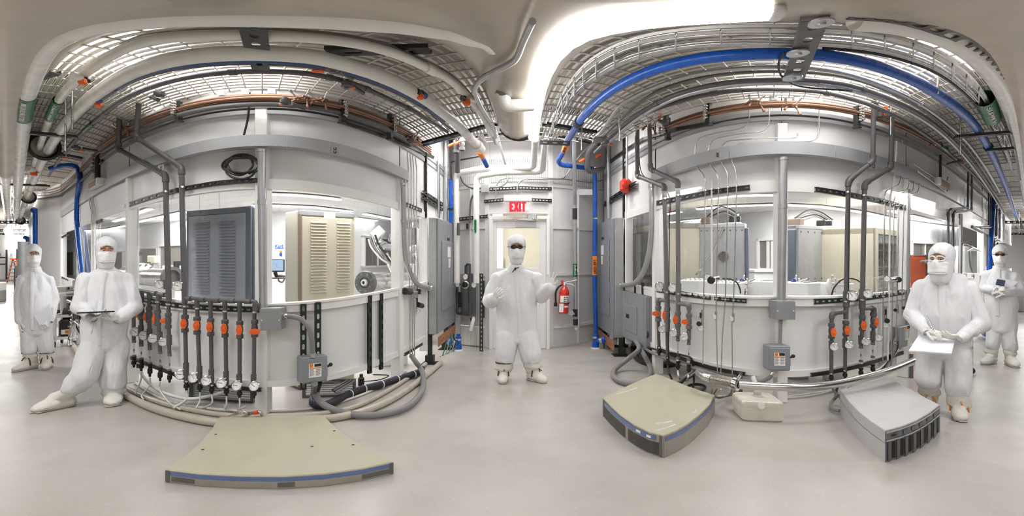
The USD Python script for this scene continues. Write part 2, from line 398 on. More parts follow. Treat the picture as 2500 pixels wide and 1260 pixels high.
# speckled vinyl floor
MATS["floor_vinyl"] = usdkit.material(stage, "/World/Looks/floor_vinyl",{
    "g": ("texture_coordinate",{}), "n": ("noise_texture",{"scale": 1.3, "detail": 5.0}), "v": ("voronoi_texture",{"scale": 30.0}), "w": ("voronoi_texture",{"scale": 75.0}),
    "base": ("rgb_ramp",{"ramp": [(0.3,lin(174,169,162)),(0.7,lin(180,175,169))]}),
    "fl": ("rgb_ramp",{"ramp": [(0.0,(1,1,1)),(0.1,(1,1,1)),(0.14,(0,0,0)),(1.0,(0,0,0))]}),
    "fd": ("rgb_ramp",{"ramp": [(0.0,(1,1,1)),(0.09,(1,1,1)),(0.13,(0,0,0)),(1.0,(0,0,0))]}),
    "k": ("math",{"math_type": "multiply", "value2": 0.4}), "k2": ("math",{"math_type": "multiply", "value2": 0.22}),
    "x": ("mix_color",{"b": lin(232,229,222)}), "y": ("mix_color",{"b": lin(168,160,150)}),
    "rr": ("rgb_ramp",{"ramp": [(0.3,(0.26,0.26,0.26)),(0.7,(0.36,0.36,0.36))]}),
    "p": ("principled_bsdf",{})},
    [("g.object", "n.vector"),("g.object", "v.vector"),("g.object", "w.vector"),("n.fac", "base.fac"),("v.distance", "fl.fac"),("w.distance", "fd.fac"),("fl.color", "k.value1"),("fd.color", "k2.value1"),
     ("base.color", "x.a"),("k.value", "x.fac"),("x.result", "y.a"),("k2.value", "y.fac"),("y.result", "p.base_color"),("n.fac", "rr.fac"),("rr.color", "p.roughness")],surface="p.BSDF")
# ================================================================ the setting
CEIL = 3.15
def rng(a,b,step): return list(np.linspace(a,b,max(2,int(abs(b - a) / step) + 1)))
def band(side,a,b,top,bot,off0,off1,step=10):
    "a level strip of the wall between two lines, with thickness from off0 (back) to off1 (front)"
    rows = []
    for px in rng(a,b,step):
        Y = WALL[side][0](px)
        t,l = (top(px) if callable(top) else top),(bot(px) if callable(bot) else bot)
        zt,zl = P(px,t,Y)[2],P(px,l,Y)[2]
        p0,p1 = P(px,CY,Y - off0),P(px,CY,Y - off1)
        rows.append([(p1[0],p1[1],zl),(p1[0],p1[1],zt),(p0[0],p0[1],zt),(p0[0],p0[1],zl)])
    R = np.array(rows); mb = MB(); k = len(R); e = np.arange(k - 1)
    for i in range(4):
        A,B = R[:,i],R[:,(i + 1) % 4]
        mb.add(np.vstack([A,B]),np.stack([e,e + 1,k + e + 1,k + e],1),False)
    for q,o in ((R[0],1),(R[-1],-1)): mb.add(q,[[0,1,2],[0,2,3]][::1] if o > 0 else [[0,2,1],[0,3,2]],False)
    return mb
def band_z(side,a,b,z1,z0,off0,off1,step=10):
    Yf = WALL[side][0]
    return band(side,a,b,lambda px: CY - (z1 - EYE) * F / Yf(px),lambda px: CY - (z0 - EYE) * F / Yf(px),off0,off1,step)

# floor
struct("floor",MB().box(Fr((0,0,0),(1,0,0)),-60,60,-70,8,-0.2,0.0), "floor_vinyl")
# behind the camera: plain wall closing the corridor
struct("wall_behind",MB().box(Fr((0,-5.5,0),(1,0,0)),-12,12,0,0.1,0,CEIL + 0.6), "white_panel")
for s,nm in ((-1, "wall_side"),(1, "wall_side")):
    struct(nm,MB().box(Fr((s * 12,-5.5,0),(0,1,0)),0,6.5,-0.05,0.05,0,CEIL + 0.6), "white_panel")

# ---------------------------------------------------------------- ceiling: an open grid of slats and cross wires below a plenum
AX = {"L": 640.0, "R": 1890.0}
def CE(side,a,s,z):
    "the ceiling point a to the side of the corridor's middle line and s along it, at height z"
    px = AX[side] + K * math.atan2(s,a)
    phi = math.atan(1.0 / math.hypot(a,s))
    Y = F * (z - EYE) / (K * phi)
    return np.array([(px - CX) / F * Y,Y,z])
ceil = Thing("ceiling",kind="structure")
mb = MB(); mb.box(Fr((0,0,CEIL + 0.42),(1,0,0)),-60,60,-60,8,0,0.1)
ceil.part("plenum_deck",mb, "plenum")
def s_list(a):
    return [a * math.tan(x) for x in np.linspace(-1.5,1.5,121) if 1]
def in_room(p): return p[1] < 38 and not (abs(p[0]) < 1.9 and p[1] > 8.1)
wires = MB()
for side in "LR":
    for i in range(25):
        a = 0.12 + 0.0225 * i
        pts = []
        for th in np.linspace(-1.535,1.535,110):
            s = a * math.tan(th); p = CE(side,a,s,CEIL)
            if in_room(p): pts.append(p)
        if len(pts) < 3: continue
        ceil.part("ceiling_slat",MB().tube(np.array(pts),0.02,6,up=(0,0,1),flat=0.4), "slat_white")
    for s in np.r_[np.arange(-1.62,1.5,0.06),np.arange(-4.0,-1.62,0.16),np.arange(1.5,4.0,0.16)]:
        pts = [CE(side,a,s,CEIL - 0.016) for a in np.linspace(0.03,0.66,14)]
        pts = [p for p in pts if in_room(p)]
        if len(pts) > 2: wires.tube(np.array(pts),0.0075,4)
ceil.part("cross_wires",wires, "slat_white",kind="stuff")
# light fixtures lying above the grid
def fixture(side,a0,a1,s0,s1,label,z=CEIL + 0.2):
    t = Thing("ceiling_light",label, "ceiling light",CE(side,(a0 + a1) / 2,(s0 + s1) / 2,z), "lamps above the ceiling grid")
    R = [[CE(side,a,s,z) for a in np.linspace(a0,a1,5)] for s in np.linspace(s0,s1,9)]
    mb = MB(); mb.sheet(R,(0,0,0.02)); t.part("diffuser",mb, "lamp_panel")
    R2 = [[CE(side,a,s,z + 0.03) for a in np.linspace(a0 - 0.01,a1 + 0.01,5)] for s in np.linspace(s0 - 0.01,s1 + 0.01,9)]
    mb = MB(); mb.sheet(R2,(0,0,0.08)); t.part("housing",mb, "white_plastic")
fixture("L",0.13,0.26,-0.43,-0.13, "flat white lamp glowing through the ceiling slats above the long white pipe")
fixture("L",0.39,0.60,-0.43,-0.12, "flat white lamp glowing above the slats over the two dark left drop pipes")
fixture("R",0.15,0.30,0.07,0.42, "flat white lamp through the slats between the blue hose and the cable tray")
fixture("R",0.33,0.60,0.09,0.45, "flat white lamp shining through the slats below the blue hose on the right side")
fixture("L",0.17,0.52,0.86,1.0, "flat white lamp seen through the slats above the upper end of the blue cable tray")
fixture("R",0.17,0.50,-0.98,-0.84, "flat white lamp seen through the slats behind the blue hose near the exit")
fixture("L",0.3,0.58,-1.5,-1.2, "flat white lamp above the slats over the far left end of the corridor")
fixture("R",0.3,0.58,1.2,1.5, "flat white lamp above the slats over the far right end of the corridor")
fixture("L",0.25,0.58,-2.6,-2.2, "flat white lamp above the grid deep in the left corridor")
fixture("R",0.25,0.58,2.2,2.6, "flat white lamp above the grid deep in the right corridor")

# ---------------------------------------------------------------- the two long glazed walls
def glazed_wall(side,name,a,b,rows,posts,panes,upper_seams,solid_from=None):
    Yf,x0 = WALL[side]
    t = Thing(name,kind="structure",loc=(*W(side,x0,CY)[:2],0))
    rt,rch,rbeam,rhead,rsill,rlow,rbot0,rbot = rows
    Yz = lambda z: (lambda px: CY - (z - EYE) * F / Yf(px))
    edges = [a] + list(upper_seams) + [b]
    for e0,e1 in zip(edges[:-1],edges[1:]):
        t.part("upper_panel",band(side,e0 + 1,e1 - 1,Yz(CEIL + 0.35),rch,-0.14,-0.03), "white_panel")
        t.part("upper_panel",band(side,e0 + 1,e1 - 1,rch,rhead[0],-0.14,-0.04), "white_panel")
    t.part("top_channel",band(side,a,b,rt,lambda px: (rt(px) * .6 + rch(px) * .4),-0.03,0.05), "raceway_grey"); t.part("top_channel",band(side,a,b,lambda px: (rt(px) * .4 + rch(px) * .6),rch,-0.03,0.03), "raceway_grey")
    t.part("head_rail",band(side,a,b,rhead[0],rhead[1],-0.10,0.02), "white_trim")
    t.part("window_ledge",band(side,a,b,lambda px: rsill[0](px),lambda px: rsill[0](px) + 5,-0.12,0.05), "white_trim")
    t.part("sill_rail",band(side,a,b,lambda px: rsill[0](px) + 5,rsill[1],-0.10,0.03), "white_trim")
    for e0,e1 in zip(edges[:-1],edges[1:]):
        t.part("lower_panel",band(side,e0 + 1,e1 - 1,rsill[1],rbot0,-0.14,-0.04), "white_panel")
    t.part("bottom_rail",band(side,a,b,rbot0,rbot,-0.10,0.02), "white_trim")
    for (px,w,z1,z0,o) in posts:
        fr = WF(side,px,CY); k = w * scale_at(Yf(px)) / 2
        mb = MB(); mb.box(Fr((fr.o[0],fr.o[1],0),fr.t),-k,k,-0.09,o,z0,z1,0.006)
        t.part("post",mb, "white_trim")
    for (a0,a1) in panes:
        t.part("pane",band(side,a0,a1,rhead[1],rsill[0],-0.075,-0.065), "glass")
    return t
rowsL = (row("L",256),row("L",279),row("L",338),(row("L",437),row("L",461)),(row("L",741,[(327,716),(965,704)]),row("L",763,[(327,740),(965,724)])),None,
         row("L",930),row("L",944))
glazed_wall("L", "wall_left",146,1098,rowsL,
    [(640,30,2.95,0,0.03),(316,22,2.6,0,0.03),(976,24,2.6,0,0.03),(190,16,2.6,0,0.03),(150,10,CEIL,0,0.02),(1040,10,2.6,0.2,0.02)],
    [(151,189),(191,315),(317,639),(641,975),(977,1090)],(190,316,640,976))
rowsR = (row("R",274),row("R",294),row("R",350),(row("R",440),row("R",468)),(row("R",723,[(1612,706),(2205,708)]),row("R",746,[(1612,728),(2205,730)])),None,
         row("R",905),row("R",920))
glazed_wall("R", "wall_right",1474,2470,rowsR,
    [(1908,24,2.9,0,0.03),(1600,18,2.6,0,0.03),(2212,18,2.6,0,0.03),(2398,10,2.6,0,0.03),(1530,8,2.6,0.2,0.02)],
    [(1480,1599),(1601,1907),(1909,2211),(2213,2397)],(1600,1908,2212,2398))

# ---------------------------------------------------------------- the exit wall at the end of the passage
ex = Thing("wall_exit",kind="structure",loc=(*W("B",1265,CY)[:2],0))
def bz(a,b,z1,z0,o0,o1,step=8): return band_z("B",a,b,z1,z0,o0,o1,step)
TOP = CEIL + 0.4
for (x0_,x1_) in ((1092,1184),(1344,1476)):
    for z1,z0 in ((TOP,2.72),(2.70,2.02),(2.0,1.24),(1.22,0.34),(0.32,0.0)):
        ex.part("wall_panel",bz(x0_,x1_,z1,z0,-0.12,-0.02), "white_panel")
for (x0_,x1_) in ((1202,1345),):
    for z1,z0 in ((TOP,2.98),(2.96,2.45),(2.43,2.24)):
        ex.part("wall_panel",bz(x0_ - 18,x1_,z1,z0,-0.12,-0.02), "white_panel")
for px,w in ((1190,11),(1344,13),(1149,4),(1412,4)):
    fr = WF("B",px,CY); k = w * scale_at(YB(px)) / 2
    ex.part("post",MB().box(Fr((fr.o[0],fr.o[1],0),fr.t),-k,k,-0.1,0.02,0,TOP if w > 5 else 2.72,0.004), "white_trim" if w > 5 else "white_panel")
for z1,z0 in ((2.74,2.69),(2.03,1.99),(1.25,1.20),(0.36,0.31)):
    ex.part("rail",bz(1346,1476,z1,z0,-0.1,0.015), "white_trim")
    if z1 > 1: ex.part("rail",bz(1092,1186,z1,z0,-0.1,0.015), "white_trim")
# corrugated translucent strip under the ceiling of the passage
mb = MB()
for px in np.arange(1104,1472,5.0):
    fr = WF("B",px,CY)
    mb.box(Fr((fr.o[0],fr.o[1],0),fr.t),-0.008,0.008,-0.02,0.012,2.76,CEIL)
ex.part("corrugation",mb, "white_panel",kind="stuff")
# door: frame, leaf with a tall window and a louvre
door = Thing("door_1",kind="structure",loc=(*W("B",1268,CY)[:2],0))
SB = scale_at(YB(1268)); fd = Fr((*W("B",1268,CY)[:2],0),(1,0,0))
def dz(y): return EYE + (CY - y) * SB
def da(x): return (x - 1268) * SB
mb = MB()
mb.box(fd,da(1194),da(1202),-0.10,0.05,0,dz(536),0.005); mb.box(fd,da(1334),da(1342),-0.10,0.05,0,dz(536),0.005)
mb.box(fd,da(1194),da(1342),-0.10,0.05,dz(536),dz(528),0.005)
door.part("frame",mb, "white_trim")
mb = MB()
mb.box(fd,da(1203),da(1213),-0.05,0.0,0.012,dz(538),0.003); mb.box(fd,da(1317),da(1333),-0.05,0.0,0.012,dz(538),0.003)
mb.box(fd,da(1213),da(1317),-0.05,0.0,dz(557),dz(538),0.003); mb.box(fd,da(1213),da(1317),-0.05,0.0,dz(700),dz(655),0.003)
mb.box(fd,da(1213),da(1232),-0.05,0.0,0.012,dz(700),0.003); mb.box(fd,da(1318 - 8),da(1317),-0.05,0.0,0.012,dz(700),0.003)
mb.box(fd,da(1232),da(1310),-0.05,0.0,0.012,dz(822),0.003); mb.box(fd,da(1232),da(1310),-0.05,-0.045,dz(822),dz(700))
door.part("leaf",mb, "white_panel")
door.part("pane",MB().box(fd,da(1213),da(1317),-0.03,-0.024,dz(655),dz(557)), "glass")
for k in range(22):
    y = 703 + k * 5.4
    f2 = Fr(fd.pt(da(1232),-0.028,dz(y + 5)),(1,0,0),(0,-0.8,-0.6),(0,0.6,-0.8) if 0 else (0,-0.6,0.8))
    door.part("louvre_slat",MB().box(f2,0,da(1310) - da(1232),0,0.006,0,0.034), "white_trim")
door.part("door_sign",MB().box(fd,da(1259),da(1310),0.0,0.012,dz(555),dz(542),0.003), "aluminium")
# room seen through the door's window
r2 = Thing("wall_beyond_door",kind="structure",loc=(0,13,0))
fb = Fr((0,13.0,0),(1,0,0))
r2.part("wall_panel",MB().box(fb,-1.2,1.4,-0.1,0,0,3.0), "beige_paint")
r2.part("wall_panel",MB().box(fb,-1.2,-0.2,0,0.3,0,3.0), "lab_white")
r2.part("wall_panel",MB().box(fb,-0.15,1.2,0,0.1,1.25,1.5), "beige_paint")
r2.part("wall_panel",MB().box(Fr((-0.95,11.2,0),(0,1,0)),-1.2,1.9,-0.05,0.05,0,2.6), "lab_white")
r2.part("wall_panel",MB().box(Fr((1.15,11.2,0),(0,1,0)),-0.9,1.9,-0.05,0.05,0,2.6), "lab_white")
r2.part("ceiling_panel",MB().box(fb,-1.2,1.4,-0.1,3.0,2.6,2.7), "lab_white")
rect_light("door_room_lamp",(0.1,11.6,2.55),1.2,1.6,7.0)

# ---------------------------------------------------------------- the labs behind the glass: ceilings, back walls with inner windows
LABZ = 2.35
def lab(side,a,b,joint,name):
    t = Thing("wall_" + name,kind="structure",loc=(*P((a + b) / 2,CY,11)[:2],0))
    c = Thing("ceiling_" + name,kind="structure",loc=(*P((a + b) / 2,CY,8)[:2],LABZ))
    pxs = rng(a,b,12); Yj = [F * (LABZ - EYE) / (CY - joint(px)) for px in pxs]
    R = [[P(px,CY,Y)[:2].tolist() + [LABZ + 0.02],P(px,CY,Y)[:2].tolist() + [0.0]] for px,Y in zip(pxs,Yj)]
    R = np.array(R); back = R.copy(); mb = MB()
    bk = np.array([[[p[0] * 1.02,p[1] * 1.02,p[2]] for p in r] for r in R])
    mb.sheet(R); mb.sheet(bk)
    t.part("wall_panel",mb, "lab_white")
    # ceiling tiles: a strip from the glass to the back wall, cut into tiles with white tees
    Yf = WALL[side][0]; n = 7
    for i in range(0,len(pxs) - 1,4):
        j = min(i + 4,len(pxs) - 1)
        for k in range(n):
            S = []
            for q in range(i,j + 1):
                Y0,Y1 = Yf(pxs[q]) + 0.16,Yj[q] + 0.05
                e = [Y0 + (Y1 - Y0) * x for x in (k / n + 0.0012,(k + 1) / n - 0.0012)]
                dx = 0.25 if q == i else (-0.25 if q == j else 0)
                S.append([P(pxs[q] + dx,CY,y)[:2].tolist() + [LABZ] for y in e])
            mb = MB(); mb.sheet(S,(0,0,0.03)); c.part("ceiling_tile",mb, "ceiling_white")
    S = [[P(px,CY,Yf(px) + 0.15)[:2].tolist() + [LABZ + 0.035],P(px,CY,Y + 0.3)[:2].tolist() + [LABZ + 0.035]] for px,Y in zip(pxs,Yj)]
    mb = MB(); mb.sheet(S,(0,0,0.05)); c.part("ceiling_tee",mb, "white_trim")
    # side walls
    for px,Y1 in ((a,Yj[0]),(b,Yj[-1])):
        p0,p1 = P(px,CY,Yf(px) + 0.16),P(px,CY,Y1)
        d = unit([p1[0] - p0[0],p1[1] - p0[1],0])
        t.part("wall_panel",MB().box(Fr((p0[0],p0[1],0),d),0,np.linalg.norm((p1 - p0)[:2]),-0.02,0.02,0,LABZ), "lab_white")
    return t,lambda px: F * (LABZ - EYE) / (CY - joint(px))
labL,YLL = lab("L",150,1090,lambda px: 568 - 52 * math.exp(-((px - 680) / 330) ** 2), "lab_left")
labR,YLR = lab("R",1486,2440,lambda px: 570 - 58 * math.exp(-((px - 1960) / 330) ** 2), "lab_right")

# ---------------------------------------------------------------- where the corridor goes on at both ends of the picture
def wall_between(name,A,B,z0,z1,material,th=0.12):
    A,B = np.array([A[0],A[1],0]),np.array([B[0],B[1],0])
    t = Thing(name,kind="structure",loc=A)
    n = max(1,int(np.linalg.norm(B - A) / 1.2)); fr = Fr(A,B - A); L = np.linalg.norm(B - A)
    for i in range(n): t.part("wall_panel",MB().box(fr,L * i / n + 0.004,L * (i + 1) / n - 0.004,-th,0,z0,z1,0.004),material)
    return t
wall_between("wall_return",P(94,CY,14.4),P(146,CY,12.6),0,CEIL, "white_panel")
wall_between("wall_far_left",P(56,CY,33.0),P(94,CY,14.5),0,CEIL, "white_panel")
wall_between("wall_end_left",P(-60,CY,37.0),P(62,CY,37.0),0,CEIL + 0.4, "white_panel")
wall_between("wall_end_right",P(2405,CY,33.0),P(2560,CY,33.0),0,CEIL + 0.4, "white_panel")
wall_between("wall_left_outer",(-26,1.0),(-46,37.0),0,CEIL + 0.4, "white_panel")
wall_between("wall_right_outer",(42,33.0),(26,1.0),0,CEIL + 0.4, "white_panel")
struct("baseboard_end_left",MB().box(Fr(P(-60,CY,36.98) * [1,1,0],(1,0,0)),0,3.0,0,0.02,0,0.12), "raceway_grey")
# linear lamps in the lab ceilings
def lab_lamps(side,a,b,r,Yback,label,segs=1):
    for i in range(segs):
        e0,e1 = a + (b - a) * i / segs,a + (b - a) * (i + 1) / segs - (2 if segs > 1 else 0)
        pts = []
        for px in rng(e0,e1,8):
            Y = min(F * (LABZ - 0.03 - EYE) / (CY - r(px)),(YLL if side == "L" else YLR)(px) - 0.12)
            pts.append(P(px,CY,Y) * [1,1,0] + [0,0,LABZ - 0.03])
        t = Thing("linear_lamp",label, "ceiling light",pts[len(pts) // 2])
        t.part("diffuser",MB().tube(np.array(pts),0.055,6,flat=0.25), "lab_tube")
        t.part("housing",MB().tube(np.array(pts) + [0,0,0.014],0.075,6,flat=0.15), "white_plastic")
def rr(*p): return lambda px: float(np.interp(px,[q[0] for q in p],[q[1] for q in p]))
for a,b,p,l in (
        (332,367,((332,523),(367,511)), "short bright strip lamp at the upper left of the lab ceiling beside the left mullion"),
        (326,455,((326,545),(438,521),(455,518)), "long bright strip lamp in the lab ceiling behind the two dark drop pipes"),
        (205,304,((205,581),(250,563),(304,552)), "bright strip lamp in the lab above the person with the tablet"),
        (281,304,((281,541),(304,534)), "stub of a bright strip lamp beside the left mullion"),
        (660,829,((660,475),(720,477),(780,482),(829,488)), "nearest bright strip lamp in the lab above the beige cabinet"),
        (620,857,((620,503),(660,502),(760,506),(857,517)), "second bright strip lamp just behind the top of the beige cabinet"),
        (890,962,((890,523),(962,537)), "bright strip lamp at the right end of the left lab ceiling"),
        (868,918,((868,544),(918,551)), "short strip lamp right of the beige cabinet, below a longer one"),
        (868,882,((868,560),(882,562)), "tiny end of a strip lamp at the right edge of the beige cabinet")):
    lab_lamps("L",a,b,rr(*p),None,l)
for a,b,p,l in (
        (1733,1897,((1733,486),(1790,479),(1850,477),(1897,477)), "nearest strip lamp in the right lab left of the steel conduit"),
        (1704,1897,((1704,511),(1780,504),(1897,500)), "second strip lamp in the right lab above the left grey furnace"),
        (1612,1660,((1612,526),(1660,518)), "short strip lamp in the right lab left of the grey drop pipes"),
        (1640,1712,((1640,543),(1712,536)), "third strip lamp over the tall beige rack in the right lab"),
        (1662,1700,((1662,547),(1700,545)), "fourth strip lamp just above the tall beige rack"),
        (1922,2200,((1922,501),(2000,505),(2100,518),(2200,539)), "very long strip lamp crossing the right lab behind the dark drop pipes"),
        (2174,2194,((2174,515),(2194,520)), "short strip lamp at the upper right of the right lab"),
        (2222,2300,((2222,527),(2300,545)), "strip lamp just right of the thin grey post"),
        (2222,2340,((2222,545),(2240,548),(2340,570)), "lower strip lamp right of the thin grey post"),
        (1900,1897 + 4,((1900,478),(1901,478)), "")):
    if l: lab_lamps("R",a,b,rr(*p),None,l)
# ================================================================ overhead: duct, pipes, trays, lamps
def line(side,t=None,y=None,fix=()):
    "rows of a straight overhead run: t its slope, or y its row in the middle, corrected by measured points"
    x0 = AX[side]
    if t is None: t = math.tan((CY - y) / K)
    f = lambda px: CY - K * math.atan(t * max(0.0,math.cos((px - x0) / K)))
    if not fix: return f
    fx = sorted(fix); xs = [a for a,b in fx]; rs = [b - f(a) for a,b in fx]
    return lambda px: f(px) + float(np.interp(px,xs,rs))
def run(a,b,f,z,step=14):
    q = np.array([(px,f(px)) for px in np.linspace(a,b,400)]); q = resample(q,step)
    if len(q) > 8:                                              # ease the small corners between measured points
        for _ in range(3): q[1:-1] = .5 * q[1:-1] + .25 * (q[:-2] + q[2:])
    return np.array([H(u,v,z) for u,v in q])
def pipe(name,label,cat,path,r,material,sides=12,joints=(),jmat=None,group=None,ext=()):
    t = Thing(name,label,cat,path[len(path) // 2],group)
    t.part("pipe",MB().tube(path,r,sides),material)
    for k in joints:
        i = min(len(path) - 2,max(0,int(k * (len(path) - 1))))
        c,d = path[i],unit(path[i + 1] - path[i])
        t.part("coupling",MB().lathe(c - d * r * 1.6,d,[(r,0),(r * 1.25,0),(r * 1.25,r * 3.2),(r,r * 3.2)],sides),jmat or material)
    return t
# the round duct over the corridor: its belly, with a flanged end near the exit
duct = Thing("ventilation_duct", "wide pale metal ventilation duct running overhead along the corridor", "duct",(0,4,2.95))
def duct_pt(side,px,w):
    "w: 0 at the duct's edge, 1 at its lowest line"
    dth = (px - AX[side]) / K; c = max(1e-4,math.cos(dth))
    sa = 1 - w
    z = 2.98 - 0.30 * (1 - sa ** 2) ** 0.5 * 0.55
    tt = 8.5 / max(sa,0.01)
    y = CY - K * math.atan(tt * c)
    return H(px,y,z)
def duct_rows(side,a,b,shift=0):
    rows = []
    for px in np.unique(np.r_[np.linspace(a,b,90),np.linspace(a,min(b,a + 70),22),np.linspace(max(a,b - 70),b,22)]):
        r_ = []
        for w in np.r_[0,np.linspace(0.03,0.97,11),0.999,0.99999]:
            p = duct_pt(side,px,w)
            far = 6.4 if abs(px - 1265) < 200 else 9.5
            if p[1] > far: p = np.array([p[0] * far / p[1],far,p[2]])
            if shift: p[0] = (px + shift - CX) / F * p[1]
            r_.append(p)
        q = H(px + shift,-70,r_[-1][2]); r_.append(q if q[1] < r_[-1][1] else r_[-1] - [0,0.2,0])
        rows.append(r_)
    return rows
for side,a,b,sh in (("L",15.03,1264.97,0),("R",1265.03,2514.97,0),("R",2440,2514.97,-2500)):
    duct.part("duct_shell",MB().sheet(duct_rows(side,a,b,sh),(0,0,0.16)), "duct_metal")
c = P(1267,322,6.45)
fl = MB(); fl.lathe(c + [0,-0.05,0.12],(0,1,-0.35),[(0.05,0),(0.225,0),(0.235,0.06),(0.05,0.07)],28)
duct.part("flange",fl, "black_rubber")
mb = MB()
for i in range(14):
    g = 2 * math.pi * i / 14; ax = unit((0,1,-0.35)); e1 = np.array([1.0,0,0]); e2 = np.cross(ax,e1)
    q = c + [0,-0.05,0.12] + 0.2 * (math.cos(g) * e1 + math.sin(g) * e2)
    mb.cyl(q - ax * 0.012,q,0.009,sides=8)
duct.part("bolts",mb, "chrome",kind="stuff")
duct.part("inner_end",MB().lathe(c + [0,-0.07,0.125],(0,1,-0.35),[(0.0,0),(0.15,0),(0.16,0.03)],28), "duct_metal")
# white wrapped pipe beside the duct
pipe("insulated_pipe", "large white insulated pipe close beside the overhead duct on the left", "pipe",run(36,1205,line("L",fix=[(38,545),(58,250),(100,125),(180,66),(300,42),(640,33),(900,45),(1050,62),(1150,88),(1205,106)],t=10.6),2.9),0.075, "white_pipe",16,(0.03,0.06))
pipe("insulated_pipe", "white insulated pipe at the far left edge of the ceiling beside the perforated rail", "pipe",run(0.5,22,rr((0.5,210),(10,380),(22,560)),2.9,2),0.07, "white_pipe",12)
WP = spline([H(px,py,2.93) for px,py in ((2090,38),(2180,46),(2270,66),(2340,95),(2396,135),(2438,185),(2466,240),(2484,300),(2496,370),(2503,440),(2508,500))],5)
pipe("insulated_pipe", "pale wide pipe curving over the top right corner behind the dark perforated rail", "pipe",WP,0.085, "white_pipe",16)
# pale conduit
LA = line("L",t=4.84,fix=[(55,500),(95,365),(135,255),(205,180),(350,100),(500,87),(640,86),(900,112),(1040,165),(1150,246),(1196,315)])
pipe("pale_conduit", "pale grey pipe with clear orange-capped valves high on the left ceiling", "pipe",run(52,1200,LA,2.95),0.034, "white_pvc",12,(0.1,0.55,0.85))
pipe("strut_rail", "grey strut rail running beside the pale pipe on the left ceiling", "strut",run(300,1210,lambda px: LA(px) - 9,3.02),0.03, "raceway_grey",4)
# large white pipe with the blue and black pipes under it
LB = line("L",y=130,fix=[(40,560),(100,400),(160,303),(240,225),(330,171),(420,145),(640,130),(760,138),(900,175),(1000,220),(1080,275),(1150,342),(1177,366)])
pipe("white_pipe", "long glossy white pipe arching over the left glazed wall", "pipe",run(42,1176,LB,2.92),0.052, "white_pvc",18,(0.045,0.072,0.995))
pipe("blue_pipe", "thin blue pipe just under the long white pipe on the left", "pipe",run(243,1085,lambda px: LB(px) + 15 + 3 * math.cos((px - 640) / K),2.96),0.02, "blue_dark",10,(0.05,0.95), "black_plastic")
pipe("black_pipe", "dark pipe hugging the blue pipe under the long white pipe", "pipe",run(225,1120,lambda px: LB(px) + 22 + 3 * math.cos((px - 640) / K),3.0),0.016, "pvc_dark",8)
LC = line("L",y=174,fix=[(118,430),(240,290),(300,243),(390,205),(520,180),(640,174),(760,181),(850,200),(950,243),(1040,290),(1092,322)])
pipe("black_pipe", "long black pipe below the white pipe carrying round valves on the left ceiling", "pipe",run(118,1092,LC,2.98),0.021, "pvc_dark",10,(0.2,0.5,0.72,0.8,0.9))
# right side: cable tray, blue hose, conduits
RA = line("R",y=131,fix=[(1300 + 60,405),(1385,345),(1420,288),(1480,230),(1560,184),(1660,152),(1760,137),(1900,131),(2000,134),(2110,152),(2220,192),(2310,245),(2380,305),(2420,372),(2450,440),(2480,528)])
t = pipe("blue_hose", "thick blue hose arching across the right ceiling below the cable tray", "hose",run(1384,2484,RA,2.93),0.040, "blue_pipe",16,(0.045,0.86), "black_rubber")
pipe("silver_conduit", "silver conduit arching below the blue hose on the right ceiling", "conduit",run(1462,2440,line("R",y=163,fix=[(1462,330),(1490,292),(1510,258),(1600,212),(1700,180),(1800,167),(1900,163),(2060,178),(2180,220),(2290,284),(2370,358),(2440,470)]),2.98),0.016, "galvanised",10,(0.2,0.45,0.75))
pipe("grey_conduit", "dull grey conduit just under the silver one on the right ceiling", "conduit",run(1470,2430,line("R",y=174,fix=[(1470,338),(1600,224),(1700,192),(1800,178),(1900,174),(2060,186),(2180,228),(2290,294),(2430,466)]),3.02),0.014, "strut_grey",8)
pipe("black_pipe", "upper black pipe of the pair crossing the right ceiling", "pipe",run(1470,2455,line("R",y=195,fix=[(1470,352),(1560,276),(1660,227),(1780,201),(1900,194),(2060,205),(2180,246),(2290,310),(2455,520)]),2.98),0.021, "pvc_dark",10,(0.15,0.6,0.8))
pipe("silver_conduit", "bright conduit running under the upper black pipe on the right", "conduit",run(1484,2450,line("R",y=203,fix=[(1484,350),(1560,286),(1660,235),(1780,209),(1900,202),(2060,213),(2180,254),(2290,318),(2450,522)]),2.96),0.02, "galvanised",10,(0.1,0.5))
RC = line("R",y=219,fix=[(1450,375),(1500,330),(1560,283),(1640,254),(1740,228),(1900,218),(2010,224),(2120,254),(2260,330),(2330,385),(2440,500)])
pipe("black_pipe", "lower black pipe of the right ceiling, nearest the wall, with drop valves", "pipe",run(1452,2440,RC,2.98),0.021, "pvc_dark",10,(0.1,0.3,0.55,0.7))
